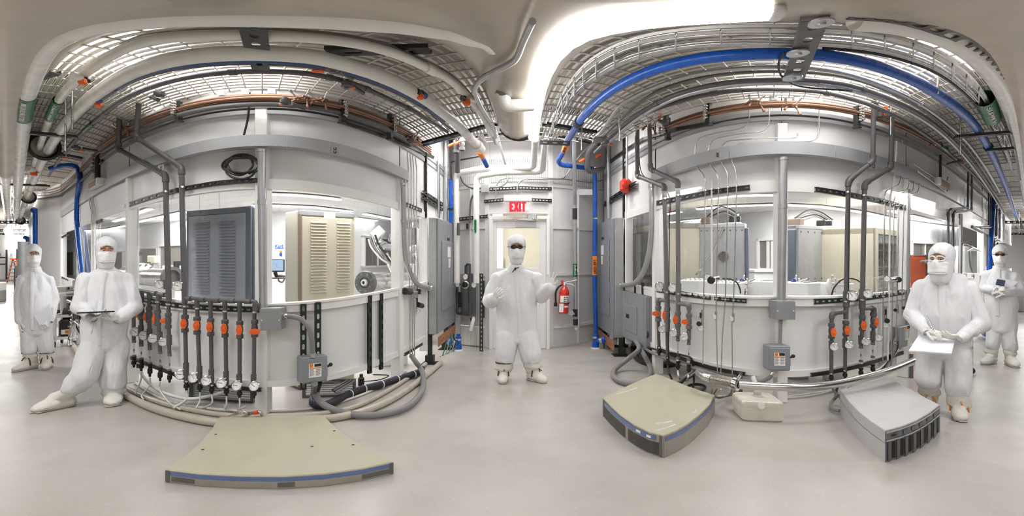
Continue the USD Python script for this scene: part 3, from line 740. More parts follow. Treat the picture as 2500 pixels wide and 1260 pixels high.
# wire cable tray with white cables
tr = Thing("cable_tray", "bright wire basket cable tray with white cables arching over the right", "cable tray",H(1900,90,3.0))
def tray_row(y):
    return line("R",y=y,fix=[(1340 + 0.12 * (y - 70),332),(1368 + 0.3 * (y - 70),240 + 0.5 * (y - 70)),(1440 + 0.4 * (y - 70),152 + 0.9 * (y - 70)),(1600,88 + 1.05 * (y - 70)),(1900,y),(2100,77 + 1.0 * (y - 70)),(2230,106 + 1.02 * (y - 70)),(2345,170 + 1.0 * (y - 70)),(2420,260 + 1.0 * (y - 70)),(2480,400 + (y - 70))])
for y,z in ((69,3.02),(70,2.94),(83,2.93),(100,2.94),(106,2.93),(112,2.95),(114,3.02)):
    tr.part("tray_wire",MB().tube(run(1338 + 0.5 * (y - 69),2470,tray_row(y),z,12),0.007,6), "tray_wire")
for px in (1345,1352,1361,1372,1385,1402,1424,1455,1500,1560,1650,1760,1880,1990,2080,2160,2230,2280,2325,2360,2390,2415,2436,2452):
    a = [H(px,tray_row(y)(px),z) for y,z in ((69,3.02),(70,2.935),(83,2.925),(113,2.925),(114,3.02))]
    tr.part("tray_rung",MB().tube(a,0.006,6), "tray_wire")
single("cable_bundle",MB().sheet([[H(px,tray_row(y)(px),2.955) for y in (71,76,81)] for px in rng(1342,2470,12)],(0,0,0.03)), "cable_white", "flat pale bundle of cables lying in the wire basket tray", "cables")
for k,y in enumerate((102,108)):
    single("tray_cable",MB().tube(run(1352 + 4 * k,2400,tray_row(y),2.96,12),0.012,6), "cable_white",("white cable lying along the inner side of the wire tray", "white cable lying along the outer side of the wire tray")[k], "cable")
single("tray_cable",MB().tube(run(2010,2460,tray_row(117),2.97,12),0.014,6), "black_rubber", "black cable lying in the right half of the wire tray", "cable")
# the long lamp by the duct
lamp = Thing("tube_lamp", "very bright long white lamp curving from the ceiling over the exit passage", "lamp",H(1400,110,2.85))
LF = rr((1303,335),(1305,300),(1309,262),(1317,220),(1330,180),(1350,142),(1385,107),(1430,82),(1490,66),(1560,54),(1650,44),(1760,37),(1892,30))
path = np.array([H(px,LF(px),2.80) for px in [1303,1304,1305.5,1309,1313,1317,1323,1330,1339,1350,1366,1385,1405,1430,1458,1490,1525,1560,1650,1760,1892]])
path = spline(path,5)
lamp.part("diffuser",MB().tube(path,0.056,14,flat=0.7), "lamp_tube")
lamp.part("housing",MB().tube(path + [0,0,0.05],0.066,8,flat=0.4), "white_plastic")
for k in (0,-1):
    lamp.part("end_cap",MB().ball(path[k],0.06,2,(1,1,0.75)), "lamp_tube" if k == 0 else "white_plastic")
for px0,py0,px1,py1,Y,nm in ((14,455,18,518,11.5, "bright tube lamp hanging over the corridor at the far left edge"),(20,563,23,579,24.0, "small distant tube lamp in the left corridor"),(23,593,24,600,33.0, "smallest and most distant tube lamp in the left corridor")):
    t = Thing("tube_lamp",nm, "lamp",P(px0,py0,Y))
    q0,q1 = P(px0,py0,Y),P(px1,py1,Y * 1.5 if Y < 20 else Y * 1.08)
    q1 = H(px1,py1,q0[2])
    t.part("diffuser",MB().cyl(q0,q1,0.058 * Y / 11.5 ** 0.6 / 2.6 + 0.03,sides=10), "lamp_tube")
    t.part("housing",MB().cyl(q0 + [0,0,0.07],q1 + [0,0,0.07],0.06,sides=8), "white_plastic")
# strut hangers with holes, across the ceiling
def strut(name,label,P0,P1,w,up,material="strut_black",hole="slot_light",pitch=None,depth=0.03,lip=True,thing=None,hl=0.5,hw=0.34):
    "a channel from P0 to P1, w wide, whose slotted face looks along up; slots cut right through its web"
    P0,P1 = np.asarray(P0,float),np.asarray(P1,float)
    L = np.linalg.norm(P1 - P0); pitch = pitch or w * 1.15
    t_ = unit(P1 - P0); n_ = unit(np.asarray(up,float) - (np.asarray(up,float) @ t_) * t_); u_ = np.cross(n_,t_)
    fr = Fr(P0,t_,n_,u_)
    poly = sg.box(0,-w / 2,L,w / 2)
    n = max(1,int(L / pitch)); holes = []
    for i in range(n):
        c = (i + 0.5) * L / n; a = pitch * hl / 2; h = w * hw / 2
        holes.append(sg.LineString([(c - max(a - h,1e-4),0),(c + max(a - h,1e-4),0)]).buffer(h,quad_segs=3))
    from shapely.ops import unary_union
    poly = poly.difference(unary_union(holes))
    mb = MB(); mb.prism(poly,fr,-0.004,0.0)
    mb.box(fr,0,L,-depth,-0.004,w / 2 - 0.004,w / 2); mb.box(fr,0,L,-depth,-0.004,-w / 2,-w / 2 + 0.004)
    t = thing or Thing(name,label, "strut channel",(P0 + P1) / 2)
    if thing: return t.part("strut",mb,material)
    t.part("channel",mb,material)
    return t
strut("strut_hanger", "dark perforated strut crossing overhead above the left glazed wall",H(607,22,2.9),H(627,120,2.9),0.16,(0,0,-1),pitch=0.16)
strut("strut_hanger", "short dark strut stub between the blue pipe and the ceiling on the left",H(628,138,2.96),H(637,172,2.96),0.13,(0,0,-1),pitch=0.2)
t = strut("strut_hanger", "grey perforated strut with round washers crossing over the blue hose at right",H(1990,50,2.84),H(1936,200,2.87),0.15,(0,0,-1),material="strut_dark",pitch=0.2)
for px,py in ((2005,58),(1948,132),(1935,192)):
    c = H(px,py,2.83); t.part("washer",MB().lathe(c,(0,0,-1),[(0,0.012),(0.026,0.012),(0.026,0.002),(0.07,0.0),(0.07,-0.01),(0,-.01)],20), "aluminium")
t = Thing("strut_rail", "long dark perforated rail arching over the top right corner", "strut channel",H(2300,110,2.86))
rail = [H(px,py,2.86) for px,py in ((2080,40),(2180,46),(2270,66),(2340,95),(2396,135),(2436,185),(2462,240),(2480,300),(2492,370),(2499,440))]
rail = spline(rail,2)
for A,B in zip(rail[:-1],rail[1:]):
    strut("", "",A,B + (B - A) * 0.02,0.10,(0,0,-1),material="strut_dark",pitch=np.linalg.norm(B - A) / max(1,round(np.linalg.norm(B - A) / 0.15)),thing=t,hl=0.7,hw=0.6,depth=.008)
t = Thing("strut_rail", "perforated rail with light holes at the far left edge of the ceiling", "strut channel",H(10,400,2.86))
rail = spline([H(px,py,2.86) for px,py in ((1,300),(4,350),(8,400),(11,430),(14,452))],2)
for A,B in zip(rail[:-1],rail[1:]):
    strut("", "",A,B,0.10,(0,0,-1),material="strut_dark",pitch=np.linalg.norm(B - A) / 3,thing=t,hl=0.55,hw=0.5)
def bar(label,p0,p1,w,up=(0,0,-1),material="strut_black", **k):
    return strut("strut_hanger",label,p0,p1,w,up,material,pitch=k.pop("pitch",w * 2.0), **k)
bar("black cross strut holding pipes at upper left beside the green labels",H(8,322,2.86),H(190,338,2.86),0.10)
bar("second black cross strut further along the left corridor",H(2,452,2.86),H(118,455,2.86),0.12)
bar("black cross strut high at the upper left edge",H(6,188,2.92),H(130,182,2.98),0.10)
bar("black cross strut under the cable tray on the right",H(2330,338,2.86),H(2484,325,2.86),0.11)
bar("shorter black cross strut under the cable tray on the right",H(2408,370,2.86),H(2488,364,2.86),0.10)
bar("black flat bracket end poking out beyond the big pipe at upper left",H(90,192,2.96),H(134,178,2.98),0.10)
bar("dark strut crossing behind the white pipe over the left passage",H(800,130,3.04),H(1050,124,3.04),0.14)
bar("blue-edged perforated strut over the entrance of the exit passage, left part",H(1035,352,2.94),H(1205,306,2.94),0.07,pitch=0.16)
bar("perforated strut over the entrance of the exit passage, right part",H(1330,306,2.94),H(1452,326,2.94),0.09,pitch=0.2)
bar("short dark strut with round washers above the exit door",P(1318,347,6.3),P(1392,350,6.3),0.045,up=(0,-1,0),pitch=0.1)
single("edge_rail",MB().tube([H(1030,357,2.99),H(1205,305,2.99),H(1300,300,2.99)],0.016,6), "blue_dark", "blue rail along the strut over the left side of the exit passage", "rail")
for i,Y in enumerate((20,26,30)):
    for x0,x1,nm in ((-2,70, "left"),(2440,2500, "right")):
        A,B = P(x0,CY - 1.25 * F / Y,Y),P(x1,CY - 1.25 * F / Y,Y)
        t = bar(("nearest", "middle", "farthest")[i] + " of the three black cross struts spanning the far %s corridor" % nm,A,B,0.10,up=(0,-1,0))
        for q in (A * .8 + B * .2,A * .2 + B * .8): t.part("hanger_rod",MB().cyl(q,q * [1,1,0] + [0,0,CEIL + .43],.012,sides=6), "stainless")
# ================================================================ fittings on the glazed walls: builders
def kk(side,px,off=0.0): return (WALL[side][0](px) - off) / F          # metres to a pixel there
def wpath(side,pts,off): return np.array([W(side,p[0],p[1],p[2] if len(p) > 2 else off) for p in pts])
def cstrut(label,side,pts,w,off=0.05,material="strut_black",pitch=22,name="strut_channel",slots=True):
    "a slotted channel lying along a wall: pts its centre line in pixels, w its width in pixels, pitch its slots' spacing"
    (a,_),(b,_) = pts[0],pts[-1]
    f = rr(*pts) if len(pts) > 2 else None
    if f is None:
        x0 = WALL[side][1]; c0 = lambda px: math.cos((px - x0) / K)
        v0,v1 = math.tan((CY - pts[0][1]) / K) / c0(a),math.tan((CY - pts[1][1]) / K) / c0(b)
        f = lambda px: CY - K * math.atan((v0 + (v1 - v0) * (px - a) / (b - a)) * c0(px))
    n = max(1,round((b - a) / pitch)); t = Thing(name,label, "strut channel",W(side,(a + b) / 2,f((a + b) / 2),off)); mb = MB(); lips = MB()
    for i in range(n):
        p0,p1 = a + (b - a) * i / n,a + (b - a) * (i + 1) / n
        A,B = W(side,p0,f(p0),off),W(side,p1,f(p1),off)
        L = np.linalg.norm(B - A); d = unit(B - A); h = w * kk(side,(p0 + p1) / 2,off) / 2
        nrm = WF(side,(p0 + p1) / 2,CY).n; nrm = unit(nrm - (nrm @ d) * d)
        fr = Fr(A,d,nrm,np.cross(nrm,d))
        poly = sg.box(-0.002,-h,L + 0.002,h)
        if slots: poly = poly.difference(sg.LineString([(L * 0.3,0),(L * 0.7,0)]).buffer(h * 0.38,quad_segs=3))
        mb.prism(poly,fr,-0.004,0.0)
        mb.box(fr,-0.002,L + 0.002,-0.036,-0.002,h - 0.005,h); mb.box(fr,-0.002,L + 0.002,-0.036,-0.002,-h,-h + 0.005)
    t.part("channel",mb,material); return t
def vstrut(label,side,px,y0,y1,w,off=0.06,material="strut_green",pitch=22,px1=None):
    k = kk(side,px,off); n = WF(side,px,CY).n
    return strut("strut_post",label,W(side,px,y1,off),W(side,px,y1,off) + [0,0,(y1 - y0) * k],w * k,n,material,pitch=pitch * k,hl=0.62,hw=0.42)
def wbox(t,name,side,px0,px1,y0,y1,off0,off1,material,bev=0.006,under=None,label=None,at=None):
    "a box on the wall between two columns and two rows (read at the middle column)"
    pm = at or (px0 + px1) / 2; Y = WALL[side][0](pm) - off1
    A,B = W(side,px0,CY,off1),W(side,px1,CY,off1); d = B - A
    fr = Fr((A[0],A[1],0),d); z = lambda y: EYE + (CY - y) / F * Y
    return t.part(name,MB().box(fr,0,np.linalg.norm(d),-(off1 - off0),0,z(y1),z(y0),bev),material,under,label)
def wfront(side,px0,px1,off):
    A,B = W(side,px0,CY,off),W(side,px1,CY,off)
    return Fr((A[0],A[1],0),B - A),np.linalg.norm(B - A)
def ring_v(t,side,px,y,off,r,h,material,name="coupling",under=None):
    "a collar around an upright pipe"
    k = kk(side,px,off); c = W(side,px,y,off)
    t.part(name,MB().lathe(c - [0,0,h * k / 2],(0,0,1),[(r * k * 0.6,0),(r * k,0),(r * k,h * k),(r * k * 0.6,h * k)],12),material,under)
def gauge(t,side,px,y,off,r,tilt=(0,0),name="gauge"):
    k = kk(side,px,off); c = W(side,px,y,off); R = r * k
    ax = unit(-c * [1,1,0] / np.linalg.norm(c[:2]) + np.array([tilt[0],0,tilt[1]]))
    g = t.part(name,MB().lathe(c - ax * R * 0.6,ax,[(0,0),(R * 0.85,0),(R * 0.95,R * 0.12),(R * 0.95,R * 0.55),(R * 1.04,R * 0.6),(R * 1.04,R * 0.75),(R * 0.9,R * 0.8),(R * 0.86,R * 0.66)],20), "chrome")
    t.part("dial",MB().lathe(c + ax * R * 0.06,ax,[(0,0.002),(R * 0.87,0.002),(R * 0.87,-0.002)],20), "dial_white",g)
    e1 = unit(np.cross([0,0,1.0],ax)); e2 = np.cross(ax,e1); o = c + ax * (R * 0.06 + 0.0025); mk = MB()
    for i in range(11):
        g_ = math.radians(225 - 27 * i); d = math.cos(g_) * e1 + math.sin(g_) * e2
        mk.box(Fr(o + d * R * 0.68,np.cross(ax,d),ax,d),-R * 0.025,R * 0.025,0,0.001,-R * 0.1,R * 0.08)
    t.part("dial_marks",mk, "print_black",g,kind="stuff")
    g_ = math.radians(200 - (px * 7 + y) % 90); d = math.cos(g_) * e1 + math.sin(g_) * e2
    t.part("needle",MB().box(Fr(o,np.cross(ax,d),ax,d),-R * 0.035,R * 0.035,0,0.0015,-R * 0.2,R * 0.62), "print_black",g)
def valve(t,side,px,y,off,s,hx=0,hy=0,horiz=False,mat_="pvc_dark"):
    "a union ball valve on an upright pipe, s its half width in pixels, with an orange handle at (hx, hy) pixels from it"
    k = kk(side,px,off); c = W(side,px,y,off); R = s * k * 1.2
    v = t.part("valve",MB().lathe(c - [0,0,R * 2.6],(0,0,1),[(R * .55,0),(R * .8,0),(R * 1.0,R * .15),(R * 1.0,R * 1.2),(R * .72,R * 1.3),(R * .85,R * 1.7),(R * .95,R * 2.6),(R * .85,R * 3.5),(R * .72,R * 3.9),(R * 1.0,R * 4.0),(R * 1.0,R * 5.05),(R * .8,R * 5.2),(R * .55,R * 5.2)],14),mat_)
    q = W(side,px + hx,y + hy,off + 0.03 + R); d = (1,0,0) if horiz else (0,0,1)
    n = unit(-q * [1,1,0]); u = np.array(d,float); u = unit(u - (u @ n) * n); fr = Fr(q,np.cross(u,n),n,u)
    l = R * 2.6
    poly = sg.Polygon([(-R * .42,-l * .5),(R * .42,-l * .5),(R * .75,-l * .1),(R * .75,l * .12),(R * .5,l * .5),(-R * .35,l * .55),(-R * .75,l * .12),(-R * .75,-l * .1)]).buffer(R * .06)
    mb = MB(); mb.prism(poly,fr,-R * .3,R * .3); mb.lathe(q - n * R * .4,n,[(0,0),(R * .45,0),(R * .45,R * .85),(R * .3,R * .9),(0,R * .9)],10)
    t.part("handle",mb, "orange_plastic",v)
    t.part("stem",MB().cyl(c,q,R * .42,sides=8),mat_,v)
def clamp(t,side,px,y,off,s,name="clamp"):
    k = kk(side,px,off); c = W(side,px,y,off); R = s * k
    mb = MB(); mb.lathe(c - [0,0,R * .45],(0,0,1),[(R * .9,0),(R * 1.12,0),(R * 1.12,R * .9),(R * .9,R * .9)],12)
    n = unit(-c * [1,1,0]); fr = Fr(c + n * R * .9,unit(np.cross(n,[0,0,1])),n)
    mb.box(fr,-R * .3,R * .3,0,R * .75,-R * .42,R * .42); mb.cyl(fr.pt(-R * .8,R * .4,0),fr.pt(R * .8,R * .4,0),R * .16,sides=6)
    t.part(name,mb, "chrome")
def flow(t,side,px,y0,y1,off,s):
    "a clear flow meter between two grey collars"
    k = kk(side,px,off); R = s * k
    f = t.part("flow_meter",MB().tube([W(side,px,y0,off),W(side,px,y1,off)],R * .8,10), "goggle_clear")
    for y in (y0,y1): ring_v(t,side,px,y,off,s * 1.3,6, "pvc_grey", "collar",f)
    t.part("float",MB().lathe(W(side,px,y1 - 10,off),(0,0,1),[(0,0),(R * .4,R),(R * .4,R * 2),(0,R * 2.4)],8), "print_grey",f)
    c0 = W(side,px,y0,off); mk = MB(); n = unit(-c0 * [1,1,0])
    for i in range(6):
        c = W(side,px,y0 + 6 + (y1 - y0 - 12) * i / 6,off) + n * R * .82
        mk.box(Fr(c,unit(np.cross(n,[0,0,1])),n),-R * .3,R * .3,0,.0015,-R * .08,R * .08)
    t.part("scale_marks",mk, "print_grey",f,kind="stuff")
def union_end(t,side,px,y0,y1,off,s,material="black_plastic"):
    k = kk(side,px,off); R = s * k; h = (y1 - y0) * k
    t.part("hose_union",MB().lathe(W(side,px,y1,off),(0,0,1),[(0,0),(R * .5,0),(R * .6,h * .2),(R * 1.1,h * .28),(R * 1.1,h * .6),(R * .8,h * .66),(R * .8,h * .8),(R * 1.05,h * .82),(R * 1.05,h),(0,h)],12),material)
def bolt_corners(t,side,px0,px1,y0,y1,off,r=0.008,under=None):
    mb = MB()
    for px in (px0,px1):
        for y in (y0,y1):
            c = W(side,px,y,off); n = unit(-c * [1,1,0]); mb.lathe(c,n,[(r,0),(r,.003),(0,.005)],8)
    t.part("screws",mb, "chrome",under,kind="stuff")
def fitting(t,c,r,material,name="elbow"):
    t.part(name,MB().ball(c,r,2),material)
def poly_pipe(t,side,pts,off,s,material,sides=12,fil=3,name="pipe",elbows=True,es=1.28):
    "a pipe through pixel points on the wall (each may carry its own offset) with elbow fittings at its corners"
    q = np.array([W(side,p[0],p[1],p[2] if len(p) > 2 else off) for p in pts]); k = kk(side,pts[-1][0],off)
    path = fillet(q,s * k * fil)
    t.part(name,MB().tube(path,s * k,sides),material)
    if elbows:
        for a,b,c in zip(q[:-2],q[1:-1],q[2:]):
            u,v = unit(a - b),unit(c - b); L = s * k * 2.6
            t.part("elbow",MB().tube(fillet([b + u * L,b,b + v * L],L * .9),s * k * es,sides),material)
def cable(label,pts,r,material,name="cable",cat="cable",n=8,sides=8,group=None):
    "pts: 3-D points"
    return single(name,MB().tube(spline(pts,n),r,sides),material,label,cat,group)
def warn_label(t,under,fr,w,h,c0):
    "the maker's caution label on a switch box: orange square, dark heading, lines of print"
    t.part("label",MB().box(fr,-w / 2,w / 2,0,.0015,c0,c0 + h), "label_white",under)
    mb = MB(); mb.box(fr,-w * .05,w * .48,.0015,.0025,c0 + h * .76,c0 + h * .97); t.part("label_heading",mb, "print_black",under)
    t.part("label_square",MB().box(fr,-w * .44,-w * .16,.0015,.0025,c0 + h * .74,c0 + h * .98), "warn_orange",under)
    t.part("label_stripe",MB().box(fr,-w * .48,w * .48,.0015,.0025,c0 + h * .66,c0 + h * .71), "warn_orange",under)
    mb = MB()
    for i in range(9):
        for s in (-1,1): mb.box(fr,s * w * .25 - w * .2,s * w * .25 + w * (.2 - .06 * (i % 3)),.0015,.002,c0 + h * (.6 - i * .062),c0 + h * (.63 - i * .062))
    t.part("label_print",mb, "print_grey",under,kind="stuff")
def switch_box(label,side,px0,px1,y0,y1,off,handle=1):
    t = Thing("safety_switch",label, "switch box",W(side,(px0 + px1) / 2,(y0 + y1) / 2,0))
    wbox(t, "body",side,px0,px1,y0,y1,.03,off, "panel_grey",.01)
    wbox(t, "cover",side,px0 + 2,px1 - 1,y0 + 5,y1 - 2,off,off + .012, "panel_grey",.006)
    fr,w = wfront(side,px0,px1,off + .012); k = kk(side,(px0 + px1) / 2,off)
    z = lambda y: EYE + (CY - y) * k
    warn_label(t,None,fr.at(w * .5,0,0),w * .5,(y1 - y0) * .52 * k,z(y0 + (y1 - y0) * .78))
    mb = MB(); mb.box(fr,w * 1.0,w * 1.05,-.12,-.02,z(y1 - 12),z(y1 - 30),.004)
    t.part("latch",mb, "chrome")
    if handle:
        mb = MB(); c = fr.pt(w * 1.05,-.05,z(y0 + 30)); mb.cyl(c,c + fr.t * .03 + [0,0,.012],.012,sides=8); mb.ball(c + fr.t * .036 + [0,0,.016],.019,2)
        t.part("handle",mb, "black_plastic")
    return t
def junction_box(label,side,px0,px1,y0,y1,off=.16):
    t = Thing("junction_box",label, "junction box",W(side,(px0 + px1) / 2,(y0 + y1) / 2,0))
    wbox(t, "body",side,px0,px1,y0,y1,.03,off, "grey_paint",.008)
    wbox(t, "cover",side,px0 - 1,px1 + 1,y0 + 4,y1,off,off + .006, "grey_paint",.002)
    bolt_corners(t,side,px0 + 3,px1 - 3,y0 + (y1 - y0) * .55,y0 + (y1 - y0) * .55 + .1,off + .006)
    return t
def conduit(label,side,pts,off,s,material="galvanised",rings=(),name="conduit",cat="conduit",sm=False,ringmat="galvanised"):
    t = Thing(name,label,cat,W(side,pts[0][0],pts[0][1],off))
    q = np.array([W(side,p[0],p[1],p[2] if len(p) > 2 else off) for p in pts]); k = kk(side,pts[0][0],off)
    path = spline(q,10) if sm else fillet(q,s * k * 4)
    t.part("pipe",MB().tube(path,s * k,14),material)
    if sm and s > 4:
        for a,b in ((path[0],path[1]),(path[-1],path[-2])): t.part("connector",MB().lathe(a,unit(b - a),[(s * k * .8,0),(s * k * 1.35,0),(s * k * 1.35,s * k),(s * k * 1.15,s * k * 1.1),(s * k * 1.15,s * k * 2),(s * k * .9,s * k * 2.1)],14), "chrome")
    for (px,y,rs,h) in rings: ring_v(t,side,px,y,off,s * rs,h,ringmat, "collar")
    return t
def outlet(side,px0,px1,y0,y1,off,label):
    t = Thing("power_outlet",label, "outlet",W(side,(px0 + px1) / 2,(y0 + y1) / 2,off))
    wbox(t, "cover_plate",side,px0,px1,y0,y1,off,off + .008, "raceway_grey",.003)
    mb = MB()
    for dy in (.3,.7):
        for dx in (.36,.64):
            wx = px0 + (px1 - px0) * dx; c = W(side,wx,y0 + (y1 - y0) * dy,off + .0085); fr = Fr(c,WF(side,wx,CY).t)
            mb.box(fr,-.004,.004,0,.001,-.012,.012)
        c = W(side,(px0 + px1) / 2,y0 + (y1 - y0) * (dy + .13),off + .0085); mb.lathe(c,unit(-c * [1,1,0]),[(0.007,0),(0,.001)],8)
    t.part("socket_slots",mb, "print_black",kind="stuff")
# ================================================================ the left glazed wall's fittings
S = "L"
t = Thing("wire_raceway", "long grey wiring raceway running across the left wall above the windows", "raceway",W(S,640,350,.1))
t.part("trough",band(S,146,700,row(S,337),row(S,364),0.0,.16), "raceway_grey")
t.part("trough",band(S,701,806,row(S,337),row(S,364),0.0,.16), "raceway_grey")
t.part("trough",band(S,807,998,row(S,337),row(S,364),0.0,.16), "raceway_grey")
outlet(S,808,828,357,377,.16, "double power outlet in the raceway on the left wall, right of the steel conduit")
outlet(S,386,400,402,418,.16, "double power outlet in the raceway behind the two dark drop pipes on the left wall")
# the coil of cable above the window and the cable hanging from the ceiling
pts = []
rnd = random.Random(3)
for i in range(46):
    g = i / 46 * 4.2 * 2 * math.pi - 1; a,b = 37 + 5 * math.sin(i * .9),21 + 4 * math.cos(i * 1.3)
    if i > 33: a,b = 42,30
    pts.append(W(S,588 + a * math.cos(g) + 4 * math.sin(i * .37),403 - b * math.sin(g) + (4 if i > 33 else 0),.05 + .03 * ((i * 7) % 5) / 5))
cable("black cable hung in a loose coil under the raceway beside the steel conduit",pts,.011, "black_rubber", "coiled_cable",n=6)
cable("thin black cable dangling from the ceiling onto the left raceway",[W(S,609,225,.1),W(S,608,258,.16),W(S,605,290,.14),W(S,594,336,.12)],.01, "black_rubber", "hanging_cable")
cstrut("slotted black strut over the left window, crossed by the two dark drop pipes",S,[(305,503),(350,487),(400,472),(450,460),(520,448),(580,442),(627,440)],11,pitch=18)
cstrut("slotted black strut along the sill behind the left row of valves",S,[(330,727),(380,738),(430,746),(500,752),(560,755),(631,757)],12,.05, "strut_green",17)
cstrut("plain black rail below the left row of valves",S,[(318,874),(360,890),(410,909),(450,925),(520,941),(580,949),(636,952)],9,.05, "strut_black",40,slots=False)
# the row of valves
t = Thing("valve_manifold", "dark plastic manifold of many valves with orange handles and round gauges on the left wall", "manifold",W(S,480,740,.12))
o = .17
poly_pipe(t,S,[(293,236,.55),(289,364,.5),(404,428,o),(412,736,o)],o,6.6, "pvc_dark",es=1.25)
poly_pipe(t,S,[(340,236,.55),(333,336,.5),(443,409,o),(451,740,o)],o,6.6, "pvc_dark",es=1.25)
poly_pipe(t,S,[(318,702),(345,710),(412,722)],o,4.6, "pvc_dark",elbows=False)
poly_pipe(t,S,[(451,727),(520,733),(580,735),(627,736),(626,760)],o,5.2, "pvc_dark",elbows=False)
for px,y in ((345,712),(365,716),(388,719),(481,731),(514,733),(549,735),(585,736)):
    ring_v(t,S,px,y + 6,o,6,14, "pvc_dark", "tee")
for a,y in ((462,729),(495,732),(530,734),(566,735),(605,736),(378,717),(400,720)):
    c = W(S,a,y,o); k = kk(S,a,o); d = unit(W(S,a + 2,y,o) - W(S,a - 2,y,o))
    t.part("coupling",MB().cyl(c - d * 9 * k,c + d * 9 * k,6.2 * k,sides=12), "pvc_dark")
for px,y in ((408,694),(449,698)): ring_v(t,S,px,y,o,8.2,24, "pvc_dark", "tee")
gauge(t,S,389,694,o + .12,10.5); gauge(t,S,433.5,698,o + .12,12.5)
for px,y,b in ((389,694,408),(433,698,449)): t.part("gauge_stem",MB().cyl(W(S,px,y,o),W(S,b,y,o),4 * kk(S,px)), "pvc_dark")
for (x0,x1,yv,hx,hy,hz,ga,f0,f1,yb) in (
        (326,327,748,-6,4,0,None,834,870,897),(345,345,761,-8,5,0,(330,810),843,877,906),(364,366,768,-8,5,0,(351,819),852,888,920),
        (385,391,776,-8,3,0,(374,826),861,896,930),(411,414,783,-9,0,1,(399.5,834),867,905,934)):
    poly_pipe(t,S,[(x0,716),(x0 + (x1 - x0) * .3,775),(x1 - .4,f0)],o,4.3, "pvc_dark",elbows=False)
    valve(t,S,x0,yv,o,6.2,hx,hy,hz)
    if ga:
        gauge(t,S,ga[0],ga[1],o + .10,11); ring_v(t,S,x1 - 1,ga[1] - 4,o,6.2,24, "pvc_dark", "tee")
        t.part("gauge_stem",MB().cyl(W(S,ga[0],ga[1],o - .01),W(S,x1 - 1,ga[1] - 3,o),3.4 * kk(S,x1)), "chrome")
    flow(t,S,x1,f0,f1,o,3.6); union_end(t,S,x1,f1,yb,o,5)
for (x0,x1,yv,hx,hy,hz,ga,yb) in (
        (451,455,790,-3.5,1,0,(440,915),953),(481,488,795,-2,0,0,(472,923),956),(514,517,799,-3,0,0,(503.6,930),962),
        (549,553,802,-3,1,0,(540,936),966),(585,585,805,-2,1,0,(577.5,942),971),(621,620,802,0,8,1,(620,943),972)):
    poly_pipe(t,S,[(x0,738),(x0 + (x1 - x0) * .3,800),(x1,yb - 20)],o,4.8, "pvc_dark",elbows=False)
    valve(t,S,x0 + .5,yv,o,7,hx,hy,hz)
    gauge(t,S,ga[0],ga[1],o + .08,12,(0,.45)); ring_v(t,S,x1 - 1,ga[1] - 14,o,6.6,30, "pvc_dark", "tee")
    t.part("gauge_stem",MB().cyl(W(S,ga[0] + 5,ga[1] - 10,o + .06),W(S,x1 - 1,ga[1] - 14,o),4 * kk(S,x1)), "chrome")
    union_end(t,S,x1,yb - 24,yb,o,5.6); clamp(t,S,x1,yb - 22,o,5)
for px,y in ((404.5,468),(445,457),(385,737),(412,743),(451,748),(482,753),(549,760),(621,762)): clamp(t,S,px,y,o,5.6)
# ceiling valves on the drop pipes
for px,y,l in ((294,236, "valve wheel"),(389,226, "")):
    c = W(S,px,y,.56); k = kk(S,px,.56)
    t.part("valve",MB().lathe(c - [0,0,10 * k],(0,0,1),[(0,0),(9 * k,0),(13 * k,4 * k),(13 * k,11 * k),(8 * k,14 * k),(8 * k,20 * k),(0,20 * k)],16), "pvc_dark")
t.part("pipe",MB().tube([W(S,340,238,.55),W(S,360,232,.55),W(S,386,244,.55)],5 * kk(S,360,.5),10), "pvc_dark")
# conduit and boxes in the middle
conduit("upright steel conduit down the middle of the left wall into a grey box",S,[(639,364),(639,480),(643,752)],.12,9.6, "galvanised",((639,368,1.12,6),(639.5,494,1.12,10),(643,750,1.2,6)))
tj = junction_box("grey junction box on the left wall under the steel conduit",S,636,685,752,807,.2)
conduit("grey flexible conduit curving from the junction box down to the left switch box",S,[(690,773,.14),(712,773,.16),(735,780,.18),(752,798,.2),(761,825,.2),(763,850,.18),(764,872,.16)],.18,6.2, "grey_hose",((764,868,1.3,8),), "flexible_conduit",sm=True)
switch_box("grey safety switch with caution label low on the left wall between the slotted struts",S,738,800,871,935,.2)
vstrut("green-black slotted strut on the left wall, leftmost of the four under the sill",S,741,742,952,14)
vstrut("green-black slotted strut on the left wall just right of the flexible conduit",S,777,738,946,14)
vstrut("green-black slotted strut on the left wall, third of the four under the sill",S,905,721,912,12)
vstrut("green-black slotted strut on the left wall, rightmost of the four under the sill",S,933,716,902,11)
t = conduit("steel conduit bending from the raceway's right end into the left electrical panel",S,[(983,440,.12),(985,500,.12),(986,560,.12),(989,615,.13),(1000,662,.2),(1020,694,.26),(1050,703,.2)],.12,6.6, "galvanised",((983,446,1.25,12),(985,540,1.2,8), ),sm=True)
